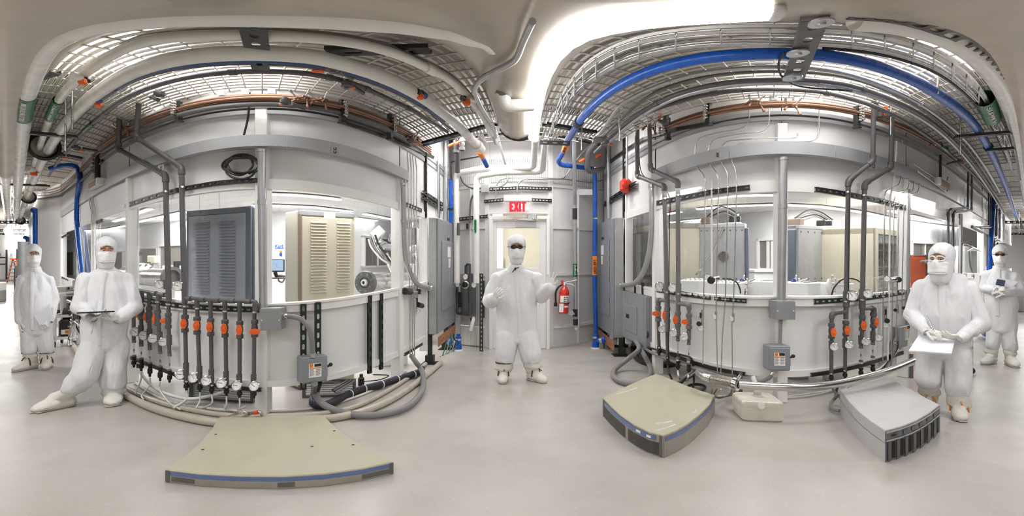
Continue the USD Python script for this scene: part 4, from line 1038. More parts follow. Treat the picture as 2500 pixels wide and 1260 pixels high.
# electrical panel
def elec_panel(side,pa,pb,pc,y0,y1,label,flip):
    "near end spans columns pa (wall) to pb (front edge); the front face runs on to column pc; y0, y1 rows of the front edge"
    fr = WF(side,(pb + pc) / 2,CY); base = W(side,pa,CY)
    d = 0.05
    while True:
        q = base + fr.n * d; px = CX + q[0] / q[1] * F
        if (px - pb) * flip >= 0 or d > 1: break
        d += .01
    L = .05
    while True:
        r = base + fr.n * d + fr.t * L * flip; px = CX + r[0] / r[1] * F
        if (px - pc) * flip >= 0 or L > 6: break
        L += .02
    k = q[1] / F; z0,z1 = EYE + (CY - y1) * k,EYE + (CY - y0) * k
    f2 = Fr((q[0],q[1],0),fr.t * flip,fr.n)
    t = Thing("electrical_panel",label, "electrical panel",(q[0],q[1],z0))
    t.part("cabinet",MB().box(f2,0,L,-d + .02,0,z0,z1,.01), "galvanised")
    t.part("front_cover",MB().box(f2,.004,L - .004,0,.02,z0 + .01,z1 - .01,.006), "panel_grey")
    t.part("door",MB().box(f2,L * .16,L * .9,.02,.032,z0 + .3,z1 - .32,.006), "panel_grey")
    t.part("label",MB().box(f2,L * .45,L * .62,.032,.034,z1 - .56,z1 - .40), "label_white"); t.part("label",MB().box(f2,L * .5,L * .6,.032,.034,z1 - .72,z1 - .58), "label_white")
    mb = MB()
    for x in (.48,.56): mb.box(f2,L * x,L * (x + .03),.02,.03,z1 - .30,z1 - .26)
    t.part("latch",mb, "black_plastic",kind="stuff")
    mb = MB()
    for zz in np.linspace(z0 + .1,z1 - .1,6):
        for x in (.03,.97): mb.lathe(f2.pt(L * x,.02,zz),f2.n,[(.01,0),(.01,.003),(0,.005)],8)
    t.part("screws",mb, "chrome",kind="stuff")
    return f2,L,d,z0,z1
f2,L,d,z0,z1 = elec_panel(S,1042,1066,1110,531,817, "tall grey electrical panel standing left of the exit passage",1)
t = Thing("ground_bar", "copper grounding bar under the left electrical panel", "ground bar",f2.pt(L / 2,0,z0 - .1))
t.part("bar",MB().box(f2,-.02,L * .93,.02,.035,z0 - .17,z0 - .03,.003), "copper_bar")
mb = MB()
for i in range(7): mb.lathe(f2.pt(L * (.1 + .12 * i),.035,z0 - .1),f2.n,[(.014,0),(.014,.012),(0,.012)],8)
t.part("bolts",mb, "copper",kind="stuff")
for i,x in enumerate((.05,.85)):
    t = Thing("panel_stand",("nearer black post with foot plate under the left electrical panel", "farther black post with foot plate under the left electrical panel")[i], "post",f2.pt(L * x,-.1,0))
    t.part("post",MB().box(f2,L * x - .03,L * x + .03,-.14,-.08,.01,z0 + .05,.003), "strut_black")
    mb = MB(); mb.box(f2,L * x - .12,L * x + .12,-.22,.02,0,.012,.003); mb.box(f2,L * x - .06,L * x + .06,-.17,-.05,.012,.12,.004); t.part("foot",mb, "strut_black")
for i in range(5):
    a = f2.pt(L * (.5 + .06 * i),.03,z0 - .12)
    cable(("green", "first grey", "second grey", "third green", "last grey")[i] + " grounding wire hanging from the left copper bar to the floor",[a,a + [.03 * i - .05,-.05,-.2],a + [.02 * i - .1,-.12,-.35],[a[0] - .1 + .03 * i,a[1] - .2 + .05 * i,.012]],.008, "green_wire" if i % 2 == 0 else "grey_hose", "ground_wire",n=6)
# behind and above the panel: struts and conduits up to the ceiling
for px,y0,y1,w,nm in ((1042,372,532,8, "black upright strut above the left electrical panel, nearer one"),(1074,400,532,7, "black upright strut above the left electrical panel, farther one")):
    vstrut(nm,S,px,y0,y1,w,.1, "strut_black",14)
cstrut("slotted black cross strut above the left electrical panel, upper",S,[(1036,470),(1082,500)],9,.14,pitch=9)
cstrut("slotted black cross strut above the left electrical panel, lower",S,[(1036,484),(1082,512)],7,.14,pitch=9)
conduit("bright steel conduit dropping from the ceiling into the left electrical panel",S,[(1088,330,.2),(1088,540,.2)],.2,6.2, "galvanised",((1088,500,1.15,8),(1088,404,1.15,8)))
conduit("thin steel conduit dropping from the ceiling beside the left panel",S,[(1070,345,.16),(1070,530,.16)],.16,3.0, "galvanised")
# gas tubes at the right end of the left wall
cstrut("short slotted strut holding thin gas tubes right of the left windows",S,[(994,499),(1030,514)],9,.06,pitch=9)
names = ("leftmost", "second", "third", "rightmost")
for i,(x0,x1,yb) in enumerate(((997,1001,868),(1004,1007,872),(1010,1012,875),(1017,1019,745))):
    t = Thing("gas_tube",names[i] + " thin steel gas tube on the right end of the left wall", "gas tube",W(S,x0,500,.1))
    t.part("tube",MB().tube(spline(wpath(S,[(x0 - 3,372 + 4 * i),(x0,420),(x0,505),((x0 + x1) / 2,640),(x1,yb)],.11),6),.008,6), "stainless")
    clamp(t,S,x0,502 + 3 * i,.11,3.4)
t = Thing("gas_regulator", "black-knobbed gas regulator on the thin tubes right of the left windows", "regulator",W(S,1012,712,.15))
t.part("body",MB().cyl(W(S,1000,712,.14),W(S,1026,714,.14),.03), "stainless"); t.part("knob",MB().cyl(W(S,988,711,.16),W(S,1002,712,.16),.042,sides=14), "black_plastic")
t.part("cap",MB().cyl(W(S,1022,706,.2),W(S,1022,718,.2),.03), "black_plastic")
t = Thing("gas_valve", "small gas valve with two black knobs below the sill right of the left windows", "valve",W(S,1018,745,.15))
t.part("body",MB().cyl(W(S,1012,728,.14),W(S,1014,762,.14),.022), "stainless"); t.part("knob",MB().cyl(W(S,1020,744,.18),W(S,1030,747,.2),.036,sides=12), "black_plastic"); t.part("lever",MB().cyl(W(S,1017,727,.16),W(S,1017,738,.16),.018), "black_plastic")
gauge(t,S,1020,759,.18,6)
cstrut("black rail low on the right end of the left wall",S,[(990,866),(1032,840)],6,.05,pitch=40,slots=False)
# far left end: conduit, blue hose, box, struts, gas tubes
conduit("upright steel conduit at the left end of the left wall beside the blue hose",S,[(187,540),(187,690)],.2,3.4, "galvanised",((187,588,1.3,5),))
t = Thing("ribbed_hose", "ribbed blue hose hanging down the left end of the left wall", "hose",W(S,195,600,.35))
bp = spline(np.array([W(S,a,b,.35) if a > 186 else P(a,b,9.3) for a,b in ((121,412),(150,405),(178,404),(190,414),(195,440),(189,480),(187,540),(192,600),(199,660),(204,710),(203,770),(206,808))]),14)
bp = resample(bp,.03)
t.part("hose",MB().tube(bp,.034 + .005 * (np.arange(len(bp)) % 2),12), "blue_pipe")
junction_box("grey junction box at the left wall's left end behind the tablet-holding person",S,178,196,685,707,.3)
conduit("thin grey pipe below the left end's junction box",S,[(187,707),(188,785)],.2,2.0, "strut_grey")
conduit("grey elbow conduit leaving the left end's junction box",S,[(188,697,.34),(194,698,.36),(198,706,.36),(199,722,.36)],.3,2.2, "grey_hose",sm=True)
cstrut("short slotted strut at the top left end of the left windows",S,[(146,581),(167,571)],4,.06,pitch=5)
cstrut("short slotted strut under the sill at the left end",S,[(147,676),(166,684)],4,.06,pitch=5)
cstrut("short slotted strut with copper clamps over the left end windows",S,[(222,548),(246,538)],5,.06,pitch=6)
for i in range(4):
    x = 223 + 3.4 * i; nm = ("first", "second", "third", "fourth")[i]
    pts = [(x - 5,385),(x - 4,430 + i * 4),(x - 8,470),(x - 4,500),(x,520),(x,660 if i in (1,2) else 690)]
    single("gas_tube",MB().tube(fillet(wpath(S,pts,.12),.1),.008,6), "cable_white",nm + " thin pale gas tube above the person with the tablet", "gas tube")
t = Thing("small_box", "brown-fronted wireless box hung from a strut at the upper left", "box",W(S,225,448,.6))
wbox(t, "body",S,214,236,440,457,.45,.62, "white_plastic"); wbox(t, "front_grille",S,215,233,443,457,.62,.63, "brown_box",.002)
single("strut_post",MB().tube(wpath(S,[(236,390),(236,445)],.5),.03,4), "strut_black", "black hanger post holding the brown-fronted box at upper left", "strut channel")
# ================================================================ the right glazed wall's fittings
S = "R"
t = Thing("wire_raceway", "long grey wiring raceway running across the right wall above the windows", "raceway",W(S,1900,370,.1))
for a,b in ((1590,1780),(1781,2040),(2041,2460)):
    t.part("trough",band(S,a,b,row(S,352),row(S,382),0.0,.16), "raceway_grey")
outlet(S,1746,1758,371,384,.16, "double power outlet in the right raceway, left of the steel conduit")
outlet(S,2124,2142,398,412,.16, "double power outlet in the right raceway behind the dark drop pipes")
cstrut("slotted black strut over the right window's left half",S,[(1603,496),(1660,484),(1730,470),(1780,463),(1830,457)],12,pitch=16)
cstrut("slotted strut under the right sill, left piece behind the grey drop pipes",S,[(1603,708),(1640,714),(1734,727)],11,.05, "strut_green",14)
cstrut("slotted strut under the right sill, middle piece left of the steel conduit",S,[(1744,728),(1822,735)],11,.05, "strut_green",14)
cstrut("plain black rail low on the right wall, left half",S,[(1604,852),(1640,866),(1700,889),(1750,903),(1818,914)],9,.05,pitch=40,slots=False)
cstrut("slotted black strut over the right window's right half",S,[(1993,462),(2040,469),(2100,480),(2160,492),(2212,508)],12,pitch=15)
cstrut("slotted strut under the right sill, right half",S,[(1990,737),(2050,733),(2120,727),(2208,713)],12,.05, "strut_green",15)
cstrut("plain black rail low on the right wall, right half",S,[(1983,916),(2040,908),(2100,894),(2160,876),(2206,861)],9,.05,pitch=40,slots=False)
o = .17
def drop(label,mains,heads,valves,gauges_up,branches):
    t = Thing("valve_manifold",label, "manifold",W(S,mains[0][-1][0],740,.12))
    for m in mains: poly_pipe(t,S,m,o,5.6, "pvc_grey" if m[0][0] < 1800 else "pvc_dark",es=1.3)
    mt = "pvc_grey" if mains[0][0][0] < 1800 else "pvc_dark"
    for h in heads: poly_pipe(t,S,h,o,4.6,mt,es=1.35)
    for px,y,px2 in gauges_up:
        gauge(t,S,px,y,o + .12,10.5 if px != 2080.6 else 12.5); ring_v(t,S,px2,y,o,7.4,22,mt, "tee")
        t.part("gauge_stem",MB().cyl(W(S,px,y,o),W(S,px2,y,o),3.6 * kk(S,px)),mt)
    for px,y,hx,hy,hz in valves: valve(t,S,px,y,o,6.2,hx,hy,hz,mt)
    for (x0,y0,x1,y1,ga,fl_,yb) in branches:
        poly_pipe(t,S,[(x0,y0),(x1,fl_[0] if fl_ else yb - 18)],o,4.2, "pvc_dark",elbows=False)
        if ga:
            gauge(t,S,ga[0],ga[1],o + .11,9.6); ring_v(t,S,x1,ga[1] - 4,o,5.8,22,mt, "tee")
            t.part("gauge_stem",MB().cyl(W(S,ga[0],ga[1],o),W(S,x1,ga[1] - 3,o),3 * kk(S,x1)), "chrome")
        if fl_: flow(t,S,x1,fl_[0],fl_[1],o,3.6)
        union_end(t,S,x1,yb - 22,yb,o,4.8); clamp(t,S,x1,yb - 20 if not fl_ else fl_[1] + 4,o,4.4)
    return t
t = drop("grey drop pipes with four orange-handled valves and gauges on the right wall's left half",
     [[(1554,294,.5),(1556,430,.45),(1622,455,o),(1628,712,o),(1628,760,o)],[(1585,292,.5),(1588,413,.45),(1655,444,o),(1656,712,o),(1655,770,o)]],
     [[(1628,733),(1607,733),(1607,760)],[(1655,742),(1682,744),(1682,775)]],
     [(1607,766,-4,0,1),(1629,769,-6,1,0),(1655,780,-6,1,0),(1682,785,-8,1,1)],
     [(1610,699,1628),(1642,703,1656)],
     [(1607,780,1609,0,None,None,868),(1628,780,1630,0,(1617,803),None,893),(1655,790,1655,0,(1643.6,813),(830,875),905),(1682,795,1681.5,0,(1670,822),(839,879),912)])
for px,y in ((1624,485),(1656,477),(1628,713),(1656,717)): clamp(t,S,px,y,o,5.4)
for px,y in ((1555,296),(1626,296)):
    c = W(S,px,y,.52); k = kk(S,px,.52)
    t.part("valve",MB().lathe(c - [0,0,10 * k],(0,0,1),[(0,0),(7 * k,0),(10 * k,4 * k),(10 * k,11 * k),(7 * k,14 * k),(7 * k,22 * k),(0,22 * k)],14), "pvc_dark")
t.part("pipe",MB().tube([W(S,1585,290,.5),W(S,1600,290,.5),W(S,1626,304,.5)],4.5 * kk(S,1600,.5),10), "pvc_dark")
t.part("handle",MB().box(WF(S,1613,279,.6),-.035,.035,0,.03,-.05,.05,.01), "orange_plastic")
t = drop("dark drop pipes with four orange-handled valves and gauges on the right wall's right half",
     [[(2133,240,.5),(2131,394,.45),(2071,441,o),(2066,735,o),(2065,780,o)],[(2178,286,.5),(2175,410,.45),(2111,449,o),(2105,740,o),(2105,775,o)]],
     [[(2065,762),(2031,766),(2030,790)],[(2105,754),(2133,752),(2133,775)]],
     [(2030,808,5,4,0),(2065,802,4,5,0),(2105,789,4,6,0),(2132.5,782,6,5,0)],
     [(2080.6,722,2066),(2118.7,717,2105)],
     [(2030,815,2029.5,0,(2037,847),None,932),(2064,810,2063,0,(2073,842),None,925),(2105,800,2102,0,(2114,834),(848,882),920),(2132.5,795,2131,0,(2144,824),(839,872),911)])
for px,y in ((2070,469),(2110,477),(2066,736),(2105,732)): clamp(t,S,px,y,o,5.4)
c = W(S,2134,240,.52); k = kk(S,2134,.52)
t.part("valve",MB().lathe(c - [0,0,4 * k],(0,0,1),[(0,0),(10 * k,0),(13 * k,3 * k),(13 * k,11 * k),(7 * k,14 * k),(0,14 * k)],14), "pvc_dark")
poly_pipe(t,S,[(2134,246,.5),(2146,268,.5),(2150,285,.5),(2178,283,.5),(2178,300,.5)],.5,4.6, "pvc_dark",elbows=False)
ring_v(t,S,2148,276,.5,8,20, "pvc_dark", "valve"); t.part("handle",MB().box(WF(S,2158,271,.6),-.025,.03,0,.03,-.05,.05,.01), "orange_plastic")
cable("thin black sensor cable following the left grey drop pipe down the right wall",[W(S,a,b,.22) for a,b in ((1560,300),(1563,410),(1590,445),(1632,475),(1634,560),(1633,700),(1634,760),(1632,850),(1631,895))],.006, "black_rubber",n=6)
cable("thin black sensor cable beside the right dark drop pipe",[W(S,a,b,.24) for a,b in ((2138,380),(2110,415),(2078,450),(2074,520),(2072,640),(2072,730))],.006, "black_rubber",n=6)
# conduit and boxes in the middle of the right wall
conduit("upright steel conduit down the middle of the right wall into a grey box",S,[(1912,384),(1911,500),(1907,733)],.12,10, "galvanised",((1912,388,1.12,6),(1911,505,1.12,9),(1907,732,1.15,6)))
junction_box("grey junction box on the right wall under the steel conduit",S,1896,1941,734,781,.2)
conduit("short grey pipe between the right junction box and the switch below it",S,[(1906,781),(1904,846)],.12,4.2, "grey_paint",((1904,842,1.5,7),))
switch_box("grey safety switch with caution label in the middle of the right wall's foot",S,1877,1930,845,906,.2)
conduit("grey conduit curving away to the left from under the right switch box",S,[(1889,908,.12),(1880,921,.12),(1862,930,.13),(1835,932,.14),(1780,925,.14),(1720,907,.12),(1660,888,.12),(1600,865,.12),(1572,850,.15)],.12,4.6, "grey_hose",sm=True,name="flexible_conduit")
t = Thing("safety_switch", "grey box with caution label on the right wall behind the writing person", "switch box",W(S,2210,822,.1))
wbox(t, "body",S,2196,2216,797,848,.03,.2, "panel_grey"); fr,w = wfront(S,2196,2226,.21); warn_label(t,None,fr.at(w * .62,0,0),w * .42,.17,EYE + (CY - 830) * kk(S,2212,.2))
conduit("thin grey conduit standing along the right post of the right windows",S,[(2219,462),(2216,800)],.12,3.6, "grey_paint",((2219,511,1.4,5),(2218,626,1.4,5)))
# gas tubes
cl = [(1722.5,465),(1737.5,462),(1754,460),(1777,457),(1798,454)]
tubes = [[(1830,244),(1829,312),(1760,322),(1698,338),(1696,403),(1723,432),(1722,470),(1718,735),(1716,890)],
         [(1737.5,440),(1737.5,690)],
         [(1878,244),(1878,320),(1800,327),(1731,341),(1728,397),(1754,426),(1754,470),(1750,650),(1748,765),(1752,912)],
         [(1947,325),(1946,336),(1850,338),(1762,345),(1758,393),(1777,421),(1777,470),(1771,735),(1764,815),(1760,912)],
         [(2000,248),(1999,345),(1900,346),(1790,353),(1785,390),(1798,420),(1798,470),(1791,735),(1787,785),(1788,915)]]
for i,p in enumerate(tubes):
    t = Thing("gas_tube",("first", "second and shortest", "third", "fourth", "fifth")[i] + " thin gas tube from the left on the right wall's left half", "gas tube",W(S, *cl[i],.1))
    t.part("tube",MB().tube(fillet(wpath(S,p,.11),.12),.010 if i == 1 else .0065,6), "cable_white" if i == 1 else "stainless")
    clamp(t,S, *cl[i],.11,4)
    if i != 1: clamp(t,S,(1718,1737,1749,1771,1791)[i],(725,0,729,731,733)[i],.11,3.8)
def knob(t,side,px,y,off,r,ax,name="knob"):
    k = kk(side,px,off); c = W(side,px,y,off); R = r * k; ax = unit(ax)
    t.part(name,MB().lathe(c,ax,[(0,0),(R * .8,0),(R,R * .3),(R,R * .9),(R * .75,R * 1.1),(0,R * 1.1)],9), "black_plastic")
def regulator(label,px,y,gx,gy,kx,ky,kr=9):
    t = Thing("gas_regulator",label, "regulator",W(S,px,y,.16))
    k = kk(S,px,.16)
    t.part("body",MB().cyl(W(S,px - 8,y + 2,.16),W(S,px + 12,y - 2,.16),6 * k,sides=14), "stainless"); t.part("bonnet",MB().cyl(W(S,px,y,.16),W(S,kx,ky,.24),5 * k,sides=12), "chrome")
    c = W(S,kx,ky,.24); knob(t,S,kx,ky,.24,kr,-c * [1,1,0])
    gauge(t,S,gx,gy,.2,7)
    return t
regulator("gas regulator with black knob and gauge in front of the right lab's left window",1748,680,1727,676,1736,684,9.5)
regulator("gas regulator with black knob on the right wall left of the thin grey post",2180,682,2166,681,2194,683,7)
for i,(px,y,kx,ky,gx,gy) in enumerate(((1712,778,1706,790,1710,802),(2158,770,2166,783,2163,794))):
    t = Thing("gas_valve",("small gas valve with knob and gauge below the sill on the right wall's left half", "small gas valve with knob and gauge below the sill near the writing person")[i], "valve",W(S,px,y,.14))
    k = kk(S,px,.14); t.part("body",MB().cyl(W(S,px + 3,y - 22,.13),W(S,px + 3,y + 26,.13),3.4 * k), "stainless")
    c = W(S,kx,ky,.2); knob(t,S,kx,ky,.2,6,-c * [1,1,0]); gauge(t,S,gx,gy,.18,7)
    t.part("lever",MB().box(WF(S,px + (2 if i else 0),y - 8,.18),-2.4 * k,2.4 * k,0,.02,-7 * k,7 * k,.006), "black_plastic")
for i,(px,y) in enumerate(((1744,774),(1786,779),(2186,757),(2207,752))):
    t = Thing("small_gauge",("left of two little round gauges on the gas tubes left of the right conduit", "right of two little round gauges on the gas tubes left of the right conduit", "left of two little black-knobbed fittings on the tubes by the writing person", "right of two little black-knobbed fittings on the tubes by the writing person")[i], "gauge",W(S,px,y,.16))
    k = kk(S,px,.14); t.part("body",MB().cyl(W(S,px + 4,y - 14,.12),W(S,px + 4,y + 8,.12),3 * k), "stainless")
    if i < 2: gauge(t,S,px,y,.17,5.4)
    else: knob(t,S,px,y,.17,4.2,-W(S,px,y) * [1,1,0])
cl2 = [(2159,491),(2172,494),(2183,498),(2194,502),(2206,506)]
tubes2 = [[(2202,340),(2204,380),(2198,450),(2163,466),(2160,480),(2156,735),(2155,885)],[(2189,345),(2186,410),(2180,455),(2173,480),(2171,700),(2167,880)],
          [(2221,400),(2219,462),(2186,474),(2183,490),(2179,735),(2176,870)],[(2233,415),(2231,466),(2197,480),(2194,500),(2190,735),(2186,860)],[(2246,432),(2243,468),(2210,482),(2206,505),(2202,735),(2202,770)]]
for i,p in enumerate(tubes2):
    t = Thing("gas_tube",("leftmost", "second", "third", "fourth", "rightmost")[i] + " thin gas tube in front of the right lab's rack near the writing person", "gas tube",W(S, *cl2[i],.1))
    t.part("tube",MB().tube(fillet(wpath(S,p,.11),.12),.010 if i == 1 else .0065,6), "cable_white" if i == 1 else "stainless")
    clamp(t,S, *cl2[i],.11,4)
    if i != 1: clamp(t,S,p[5][0] if len(p) > 5 else p[-1][0],(724,0,720,718,715)[i],.11,3.6)
# electrical panel, its ground bar, posts, wires
f2,L,d,z0,z1 = elec_panel(S,1527,1501,1457,532,826, "tall grey electrical panel standing right of the exit passage",-1)
t = Thing("ground_bar", "copper grounding bar under the right electrical panel", "ground bar",f2.pt(L / 2,0,z0 - .1))
t.part("bar",MB().box(f2,-.1,L * .9,.02,.035,z0 - .17,z0 - .03,.003), "copper_bar")
mb = MB()
for i in range(7): mb.lathe(f2.pt(L * (.1 + .12 * i),.035,z0 - .1),f2.n,[(.014,0),(.014,.012),(0,.012)],8)
t.part("bolts",mb, "copper",kind="stuff")
for i,x in enumerate((.02,.85)):
    t = Thing("panel_stand",("nearer black post with foot plate under the right electrical panel", "farther black post with foot plate under the right electrical panel")[i], "post",f2.pt(L * x,-.1,0))
    t.part("post",MB().box(f2,L * x - .03,L * x + .03,-.14,-.08,.01,z0 + .05,.003), "strut_black")
    mb = MB(); mb.box(f2,L * x - .12,L * x + .12,-.22,.02,0,.012,.003); mb.box(f2,L * x - .06,L * x + .06,-.17,-.05,.012,.12,.004); t.part("foot",mb, "strut_black")
for i in range(2):
    a = f2.pt(L * (.45 + .1 * i),.03,z0 - .12)
    cable(("green", "grey")[i] + " grounding wire from the right copper bar down to the floor",[a,a + [0,-.05,-.2],a + [.05,-.1,-.35],[a[0] + .08,a[1] - .1,.012]],.009,("green_wire", "grey_hose")[i], "ground_wire",n=6)
t = Thing("breaker_panel", "small grey breaker panel on the right wall beside the tall electrical panel", "breaker panel",W(S,1548,772,.1))
wbox(t, "box",S,1522,1576,716,834,.05,.2, "panel_grey",.012,at=1540); wbox(t, "cover",S,1519,1571,714,832,.2,.215, "panel_grey",.01,at=1540)
wbox(t, "door",S,1525,1554,746,812,.215,.225, "panel_grey",.006,at=1540); wbox(t, "latch",S,1528,1535,770,780,.225,.232, "slot_dark",.002,at=1540)
t.part("cable_gland",MB().cyl(W(S,1572,800,.1),W(S,1580,800,.1),.03), "chrome")
vstrut("dark strut post behind the small breaker panel, left one",S,1549,688,716,7,.08, "strut_black",30)
vstrut("dark strut post behind the small breaker panel, right one",S,1567,690,720,7,.08, "strut_black",30)
vstrut("black upright strut above the right electrical panel behind the red alarm",S,1521,330,532,9,.1, "strut_black",16)
cstrut("slotted black cross strut behind the red alarm, upper",S,[(1476,494),(1549,446)],6,.16,pitch=10)
cstrut("slotted black cross strut behind the red alarm, lower",S,[(1474,502),(1549,458)],6,.16,pitch=10)
conduit("steel conduit dropping from the ceiling into the right electrical panel",S,[(1486,330,.2),(1486,534,.2)],.2,5.6, "galvanised",((1486,490,1.2,8),))
conduit("thin steel conduit dropping to the red alarm",S,[(1531,330,.3),(1531,440,.3)],.3,2.6, "galvanised")
t = Thing("fire_alarm", "red-orange alarm horn hanging above the right electrical panel", "alarm",W(S,1527,453,.35))
c = W(S,1527,453,.35); k = kk(S,1527,.35); n = unit(-c * [1,1,0]); fr = Fr(c,unit(np.cross(n,[0,0,1])),n)
t.part("housing",MB().box(fr,-14 * k,14 * k,-.1,.06,-17 * k,17 * k,.045), "red_orange"); t.part("lens",MB().lathe(c + n * .055,n,[(0,0),(9 * k,0),(9 * k,.015),(6 * k,.025),(0,.03)],16), "red_paint")
conduit("large steel conduit curving from the raceway into the right electrical panel",S,[(1591,450,.12),(1591,520,.12),(1590,570,.13),(1584,620,.16),(1570,665,.22),(1548,692,.28),(1516,697,.24)],.12,6.6, "galvanised",((1591,454,1.25,12),(1591,536,1.2,8)),sm=True)
# far right end: drop pipes, blue hose, box
t = Thing("drop_pipe", "pair of dark drop pipes bending down above the writing person", "pipe",W(S,2340,460,.3))
poly_pipe(t,S,[(2364,420,.5),(2363,507,.45),(2322,511,.25),(2315,520,.2),(2314,640,.2)],.3,2.8, "pvc_dark"); poly_pipe(t,S,[(2373,400,.5),(2372,513,.45),(2332,517,.25),(2327,524,.2),(2326,640,.2)],.3,2.8, "pvc_dark")
conduit("steel conduit at the far right end of the right windows",S,[(2346,522),(2344,680)],.15,4, "galvanised")
t = Thing("drop_pipe", "dark drop pipe bending beside the hanging blue hose at far right", "pipe",W(S,2410,520,.3))
poly_pipe(t,S,[(2414,460,.5),(2414,552,.45),(2373,553,.2),(2410,573,.2),(2409,650,.2)],.3,2.0, "pvc_dark")
poly_pipe(t,S,[(2419,480,.5),(2418,556,.45),(2394,556,.2)],.3,1.8, "pvc_dark")
t = Thing("ribbed_hose", "ribbed blue hose hanging down at far right behind the standing person", "hose",W(S,2424,560,.6))
bp = resample(spline(np.array([W(S,a,b,.6) for a,b in ((2431,476),(2427,486),(2424,520),(2421,570),(2418,610),(2416,645),(2413,700),(2408,760),(2405,800))]),12),.035)
t.part("hose",MB().tube(bp,.05 + .006 * (np.arange(len(bp)) % 2),12), "blue_pipe")
t = Thing("small_box", "brown-fronted wireless box hung from a strut at the upper right", "box",W(S,2308,450,.5))
wbox(t, "body",S,2297,2319,438,456,.4,.56, "white_plastic"); wbox(t, "front_grille",S,2299,2319,442,459,.56,.57, "brown_box",.002)
vstrut("black hanger strut holding the brown-fronted box at upper right",S,2299,378,452,6,.4, "strut_black",20)
for i,(a,b) in enumerate((((2232,402),(2310,452)),((2240,418),(2312,470)))):
    single("gas_tube",MB().tube(fillet(wpath(S,[(a[0],a[1]),(b[0],b[1]),(b[0] + 4,b[1] - 20)],.3),.06),.008,6), "stainless",("upper", "lower")[i] + " thin tube slanting towards the brown-fronted box at upper right", "gas tube")
for i,px in enumerate((2432,2440,2450)):
    single("drop_pipe",MB().tube(fillet(wpath(S,[(px,500 + 8 * i,.4),(px,580 + 6 * i,.4),(px - 14,582 + 6 * i,.2),(px - 14,650,.2)],.3),.1),.035,8), "pvc_dark",("nearest", "middle", "farthest")[i] + " of three small dark drop pipes beyond the far right person", "pipe")
# ================================================================ the exit passage
S = "B"
def BP(px,py,off=0.06): return W("B",px,py,off)
kb = YB(1265) / F
def bpipe(name,label,cat,pts,off,s,material,fil=3,sm=False,group=None):
    q = np.array([BP(p[0],p[1],p[2] if len(p) > 2 else off) for p in pts]); k = (YB(pts[0][0]) - off) / F
    t = Thing(name,label,cat,q[len(q) // 2],group)
    t.part("pipe",MB().tube(spline(q,8) if sm else fillet(q,s * k * fil),s * k,14),material); return t
t = bpipe("insulated_pipe", "white pipe running down the left side of the exit passage, the left one of two", "pipe",[(1115,691),(1113,424),(1180,411),(1303,409),(1307,340,1.6)],.7,7.4, "white_pipe",2.2)
t.part("label_strip",MB().box(WF(S,1120,560,.74),0,.03,0,.04,-.1,.1), "strut_grey")
t = bpipe("insulated_pipe", "white pipe running down the left side of the exit passage, the right one of two", "pipe",[(1163,691),(1163,430),(1220,421),(1324,419),(1332,332,1.6)],.66,7.6, "white_pipe",2.2)
t.part("label_strip",MB().box(Fr(BP(1160,552,.72),(1,0,0)),-.012,.02,0,.02,-.1,.1), "green_label")
# exit sign
t = Thing("exit_sign", "red glowing EXIT sign hanging above the door", "exit sign",BP(1264,495,.2))
fe = Fr(BP(1264,485,.22),(1,0,0)); ke = (YB(1264) - .22) / F
t.part("housing",MB().box(fe,-34 * ke,34 * ke,-.06,.06,-8 * ke,8 * ke,.012), "white_plastic")
t.part("clear_plate",MB().box(fe,-27 * ke,27 * ke,-.008,.004,-34 * ke,-7 * ke), "goggle_clear")
lw = 5.4 * ke; hh = 25 * ke
def strokes(*ls): return sg.MultiLineString([[(x * ke,y * hh) for x,y in l] for l in ls]).buffer(lw / 2,cap_style=2,join_style=2)
for i,(x,ls) in enumerate(((-20,(((2.7,0),(2.7,1)),((0,.9),(10,.9)),((0,.5),(8,.5)),((0,.1),(10,.1)))),(-9,(((1,0),(10,1)),((1,1),(10,0)))),(3,(((2.6,0),(2.6,1)),)),(9,(((0,.9),(11.5,.9)),((5.7,0),(5.7,1)))))):
    mb = MB(); mb.prism(strokes(*ls),fe.at(x * ke,.006,-32 * ke),0,.008); t.part("letter",mb, "exit_red")
bpipe("conduit", "thin conduit rising from the exit sign and bending right along the passage", "conduit",[(1263,478),(1263,458),(1268,446),(1282,438),(1330,437),(1370,437),(1384,425),(1420,375,.5),(1452,344,1.2)],.12,1.9, "galvanised",sm=True)
bpipe("conduit", "thin conduit looping down to the small strut left of the exit sign", "conduit",[(1211,488),(1211,460),(1218,444),(1236,435),(1300,434),(1380,438),(1440,446),(1470,440)],.10,1.6, "galvanised",sm=True)
bpipe("conduit", "grey conduit sweeping down from the ceiling to a small box left of the exit sign", "conduit",[(1196,457),(1222,455),(1237,443),(1239,428),(1232,395),(1218,345,1.2),(1206,305,2.4)],.16,2.7, "galvanised",sm=True)
bpipe("conduit", "grey cable curving behind the white pipes to the small box in the exit passage", "conduit",[(1123,430),(1132,448),(1150,459),(1176,461)],.12,1.8, "strut_grey",sm=True)
bpipe("conduit", "grey cable curving down between the white pipes to a small switch", "conduit",[(1176,467),(1158,475),(1149,495),(1147,545)],.12,2.2, "strut_grey",sm=True)
t = Thing("junction_box", "small grey box on the door post left of the exit sign", "junction box",BP(1184,462)); fj = Fr(BP(1184,462,.03),(1,0,0))
t.part("body",MB().box(fj,-9 * kb,9 * kb,0,.1,-9 * kb,9 * kb,.006), "raceway_grey"); t.part("cover",MB().box(fj,-9.5 * kb,9.5 * kb,.1,.106,-9.5 * kb,9.5 * kb,.003), "raceway_grey")
